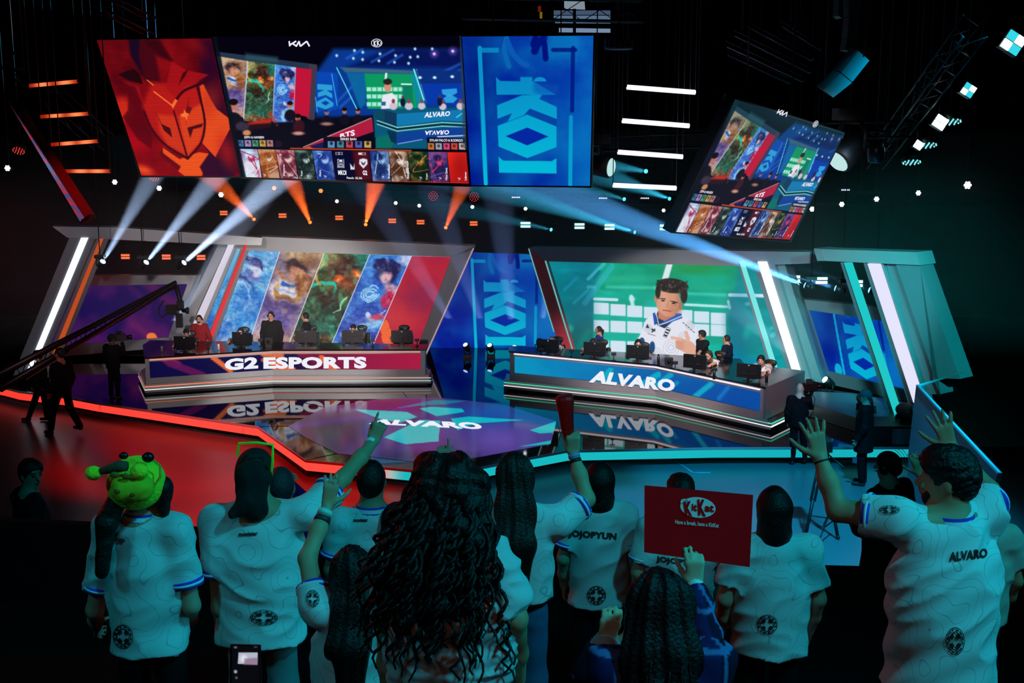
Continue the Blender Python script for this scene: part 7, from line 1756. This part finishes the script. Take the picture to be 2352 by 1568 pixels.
for i, (px, y) in enumerate(((599, 33.75), (737, 33.7), (856, 33.7), (958, 33.75), (478, 33.4))): prop('desk_camera', 'small black camera on a stand on the left desk, '+('between second player and middle', 'right of the third monitor', 'right of the fourth monitor', 'right of the last monitor', 'by the man in red')[i], 'camera', px, 790, y, DT, cam_prop, 'desk cameras')
for i, (px, y) in enumerate(((1243, 32.2), (1313, 31.9), (1410, 31.5), (1552, 30.4), (1643, 29.6))): prop('desk_camera', 'small black camera on a stand on the right desk, '+('left of the first monitor', 'left of the second monitor', 'between second and third monitor', 'left of the fourth monitor', 'right of the fourth monitor')[i], 'camera', px, 800, y, DT2, cam_prop, 'desk cameras')
prop('drink_can', 'silver drink can on the left desk between the first two players', 'can', 502, 795, 33.3, DT, can_prop('#c0c4cc'))
prop('drink_can', 'grey cup at the left end of the left desk', 'cup', 372, 800, 33.0, DT, can_prop('#807880'))
prop('robot_camera', 'black remote camera head on the left desk in front of the man in black', 'camera', 618, 793, 33.7, DT, box_prop)
prop('robot_camera', 'black remote camera head in the middle of the right desk', 'camera', 1536, 838, 30.7, DT2, box_prop)
for px, y, lb in ((1512, 31.0, 'black bottle left of the remote camera on the right desk'), (1641, 29.3, 'black bottle right of the fourth monitor'), (1762, 28.95, 'black bottle at the right end of the right desk')): prop('bottle', lb, 'bottle', px, 840, y, DT2, bottle_prop, 'bottles on the right desk')
for i, (mx, my, *_r) in enumerate(LP): prop('keyboard', 'dark keyboard before the left desk player, '+names[i]+' from the left', 'keyboard', mx, 800, my+.28, DT, lambda t, p: (MB().box(p+Vector((0, 0, .012)), (.4, .14, .02)).build('key_bed', mat('prop_black', '', .4), t), [MB().box(p+Vector((-.0, -.045+.03*k, .025)), (.37, .022, .008)).build('key_row', mat('key_grey', '#24262a', .5), t) for k in range(4)]), 'keyboards')
for i, (mx, my, *_r) in enumerate(RP): prop('keyboard', 'dark keyboard before the right desk player, '+names[i]+' from the left', 'keyboard', mx+14, 800, my+.28, DT2, lambda t, p: (MB().box(p+Vector((0, 0, .012)), (.4, .14, .02)).build('key_bed', mat('prop_violet', '#3c2068', .4), t), [MB().box(p+Vector((-.0, -.045+.03*k, .025)), (.37, .022, .008)).build('key_row', mat('key_grey', '', .5), t) for k in range(4)]), 'keyboards')

# ------------------------------------------------------------------ crew on the arena floor
def crew(label, hx, hy, fx, fy, z, yaw, hyaw, step=None, **k):
    foot = onz(fx, fy, z); top = ony(hx, hy, foot.y); h = top.z-z; J = skeleton((foot.x+top.x)/2, foot.y, z, h, yaw, 0, k.pop('wide', 1.))
    if step is not None:
        for s_, (kx, ky, ax_, ay) in step.items(): J['kn'+s_] = npv(ony(kx, ky, foot.y)); J['an'+s_] = npv(ony(ax_, ay, foot.y)); J['an'+s_][2] = max(z+.045*h, J['an'+s_][2])
    for a, b in (k.pop('at', {}) or {}).items(): J[a] = npv(ony(b[0], b[1], foot.y+b[2]))
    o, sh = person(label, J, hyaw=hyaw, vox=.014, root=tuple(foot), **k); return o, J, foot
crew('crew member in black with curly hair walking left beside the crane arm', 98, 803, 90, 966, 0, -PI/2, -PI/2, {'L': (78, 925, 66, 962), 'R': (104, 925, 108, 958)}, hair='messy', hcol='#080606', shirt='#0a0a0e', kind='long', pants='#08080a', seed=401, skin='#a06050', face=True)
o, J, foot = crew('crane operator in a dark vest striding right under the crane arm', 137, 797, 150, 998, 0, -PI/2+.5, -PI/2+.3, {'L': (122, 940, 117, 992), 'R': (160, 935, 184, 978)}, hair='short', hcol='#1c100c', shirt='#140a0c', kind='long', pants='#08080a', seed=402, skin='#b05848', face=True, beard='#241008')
crew('camera operator in black standing on the stage left of the left desk', 262, 766, 258, 915, SZ, .3, .6, None, hair='cap', hcol='#060606', shirt='#060608', kind='long', pants='#050507', seed=403, at=dict(elR=(284, 812, .2), wrR=(280, 790, .4), hdR=(0, 0, 0)) if False else dict(elR=(284, 812, .2), wrR=(281, 786, .4)), skin='#604038')
# broadcast camera on shoulder
def shoulder_cam(name, label, px, py, y, s=1., dx=1):
    p = ony(px, py, y); t = thing(name, label, 'camera', p)
    b = MB(); b.box(p, (.34*s, .16*s, .16*s), rz=.3*dx); b.build('camera_body', mat('prop_black', '', .4), t)
    b = MB(); b.lathe(p+Vector((dx*.17*s, .05, 0)), (dx, .3, 0), [(0, .05*s), (.12*s, .07*s), (.14*s, .06*s)], 12); b.build('lens', m_metal, t)
    b = MB(); b.box(p+Vector((0, 0, .13*s)), (.12*s, .08*s, .08*s)); b.tube([p+Vector((-.1*s, 0, .09*s)), p+Vector((-.08*s, 0, .15*s)), p+Vector((.1*s, 0, .15*s)), p+Vector((.12*s, 0, .09*s))], .012, 6); b.build('viewfinder', m_black, t)
    b = MB(); b.box(p+Vector((-dx*.22*s, -.02, 0)), (.1*s, .12*s, .14*s)); b.build('battery', m_black, t)
    return t
shoulder_cam('video_camera', 'black shoulder camera of the operator left of the left desk', 274, 775, 32.1, 1.)
# crane
P_ = lambda px, py, y: ony(px, py, y)
base = P_(0, 893, 28.5); tip = P_(404, 656, 32.8)
t = thing('camera_crane', 'long dark camera crane arm rising from the left edge to over the left desk', 'camera crane', base)
b = MB(); d = (tip-base)
for o_ in (Vector((0, 0, .0)), Vector((0, 0, .26))):
    b.tube([base+o_*1.3, tip+o_*.35], [.09, .055], 8)
b.build('arm_rail', mat('crane_dark', '#241012', .4, .5), t)
for k in range(18):
    a0 = base+d*(k/18); a1 = base+d*((k+.5)/18); a2 = base+d*((k+1)/18); hh_ = lambda u_: .26*(1.3-.95*u_)
    b = MB(); b.tube([a0, a1+Vector((0, 0, hh_((k+.5)/18))), a2], .014, 4); b.build('lattice_strut', mat('crane_dark', '', .4), t)
b = MB(); b.tube([P_(60, 872, 28.9), P_(404, 650, 32.6)], .02, 5); b.build('red_cable', mat('red_cable', '#5c1014', .5), t)
b = MB(); b.tube([P_(404, 656, 32.8), P_(414, 690, 32.8), P_(416, 712, 32.8)], [.07, .06, .07], 8); b.box(P_(414, 700, 32.8), (.16, .16, .2)); b.build('head_bracket', m_black, t)
b = MB(); b.box(P_(412, 736, 32.8), (.16, .14, .36)); b.build('head_motor', m_black, t)
b = MB(); b.box(P_(396, 711, 32.75), (.3, .24, .24)); b.build('crane_camera', mat('prop_black', '', .4), t)
b = MB(); b.lathe(P_(418, 713, 32.7), (1, 0, 0), [(0, .05), (.1, .06), (.12, .09), (.17, .09)], 10); b.build('lens', m_black, t)
b = MB(); b.tube([P_(376, 690, 32.7), P_(366, 705, 32.7), P_(364, 720, 32.7), P_(374, 728, 32.7), P_(388, 716, 32.7)], .02, 6); b.build('cable_loop', m_black, t)
b = MB(); b.tube([P_(118, 848, 29.8), P_(116, 900, 29.9), Vector((P_(116, 985, 29.9).x, 29.9, 0))], .06, 8); b.build('crane_post', m_black, t)
# right hand camera crew
o, J, foot = crew('bald camera operator in black seen from behind beside the right desk', 1835, 878, 1832, 1066, 0, .3, .3, {'L': (1823, 1005, 1820, 1058), 'R': (1846, 1005, 1848, 1052)}, hair='bald', shirt='#080c12', kind='long', pants='#070a10', seed=404, skin='#88a090', at=dict(elR=(1862, 935, .1), wrR=(1858, 905, .35)))  # skin colour includes the teal light on his head
shoulder_cam('video_camera', 'black video camera held by the bald operator beside the right desk', 1858, 888, foot.y+.25, 1., 1)
b = MB(); b.tube([ony(1862, 900, foot.y), ony(1872, 915, foot.y-.1), ony(1868, 945, foot.y-.1), ony(1850, 975, foot.y)], .01, 5); cb = b.build('camera_cable', m_black, loc=ony(1862, 900, foot.y)); tag(cb, 'thin black cable hanging from the bald operator\'s camera', 'cable')
o, J, foot = crew('person in a black coat, beanie and glasses standing at the right before the stage edge', 1984, 893, 1985, 1112, 0, -PI/2+.4, -PI/2+.2, None, hair='cap', hcol='#1c3c40', shirt='#05070a', kind='long', pants='#05070a', seed=405, skin='#a08068', face=True, wide=1.1, hem=.36)
b = MB(); b.tube([J['head']+J['f']*0+V3(-.10, -.06, .01), J['head']+V3(-.115, .0, .01), J['head']+V3(-.1, .06, .01)], .01, 5); b.build('glasses', m_black, o)
b = MB(); b.box(ony(1963, 1056, foot.y-.22), (.09, .03, .12)); b.build('radio_pack', mat('pink_radio', '#a04860', .5), o)
# operator in front of the stand, on a low side platform
PZ = 3.45; q = ony(2045, 1036, 9.95)
b = MB(); b.box((q.x+.1, 10.2, PZ/2), (2.2, 1.5, PZ)); pf = b.build('side_riser', m_step, loc=(q.x+.1, 10.2, 0)); tag(pf, kind='structure')
J = skeleton(q.x, 9.95, PZ, q.z-PZ, -.75, 0, 1.2)
at_px(J, elL=(1975, 1215, 9.9), wrL=(1928, 1150, 10.1), elR=(2100, 1220, 10.0), wrR=(2010, 1165, 10.3))
o, sh = person('camera operator in a black jacket and headset at the lower right, before the triangular panel', J, hyaw=-.9, hair='cap', hcol='#040506', shirt='#040506', kind='long', pants='#040506', seed=406, vox=.01, skin='#58907c', headset='black_headset', hem=.42)  # green light on the face is put into the skin colour
hc_ = J['head']; hf_ = V3(math.sin(-.9), math.cos(-.9), 0); hr_ = V3(hf_[1], -hf_[0], 0)
for k_ in range(3):
    rr_ = .122+.006*k_; b = MB(); b.tube([hc_+V3(0, 0, .02)+hr_*(.03+.035*k_)-hf_*rr_*math.cos(a)*1.02+V3(0, 0, rr_*math.sin(a)) for a in np.linspace(-.3, 1.2, 12)], .0022, 5); b.build('cap_stripe', mat('pale_arc', '#98b0b0', .4), o)
top = ony(1888, 1045, 22.9)
t = thing('camera_tripod', 'black tripod with a camera head standing on the blue lit floor at the right', 'tripod', onz(1880, 1240, 0))
for i, (fx, fy) in enumerate(((1850, 1232), (1925, 1236), (1918, 1190))):
    f_ = onz(fx, fy, .02); m_ = top.lerp(f_, .55); b = MB(); sx = Vector((.035, 0, 0)); b.tube([top+sx, m_+sx], .024, 6); b.tube([top-sx, m_-sx], .024, 6); b.tube([top.lerp(f_, .4), f_], .032, 6); b.box(m_, (.11, .05, .06)); b.ball(f_+Vector((0, 0, .02)), .04, 8, 6); b.build('leg', m_black, t)
c_ = onz(1888, 1215, .35); b = MB(); [b.tube([c_, top.lerp(onz(fx, fy, .02), .78)], .014, 5) for fx, fy in ((1850, 1232), (1925, 1236), (1918, 1190))]; b.build('spreader', m_metal, t)
b = MB(); b.box(top+Vector((0, 0, .05)), (.22, .2, .12)); b.tube([top+Vector((.08, -.1, .05)), top+Vector((.3, -.5, -.1))], .014, 6); b.build('pan_head', m_black, t)
b = MB(); b.box(top+Vector((0, 0, .22)), (.26, .5, .2)); b.box(top+Vector((-.12, -.3, .3)), (.16, .05, .12)); b.build('camera', mat('prop_black', '', .4), t)
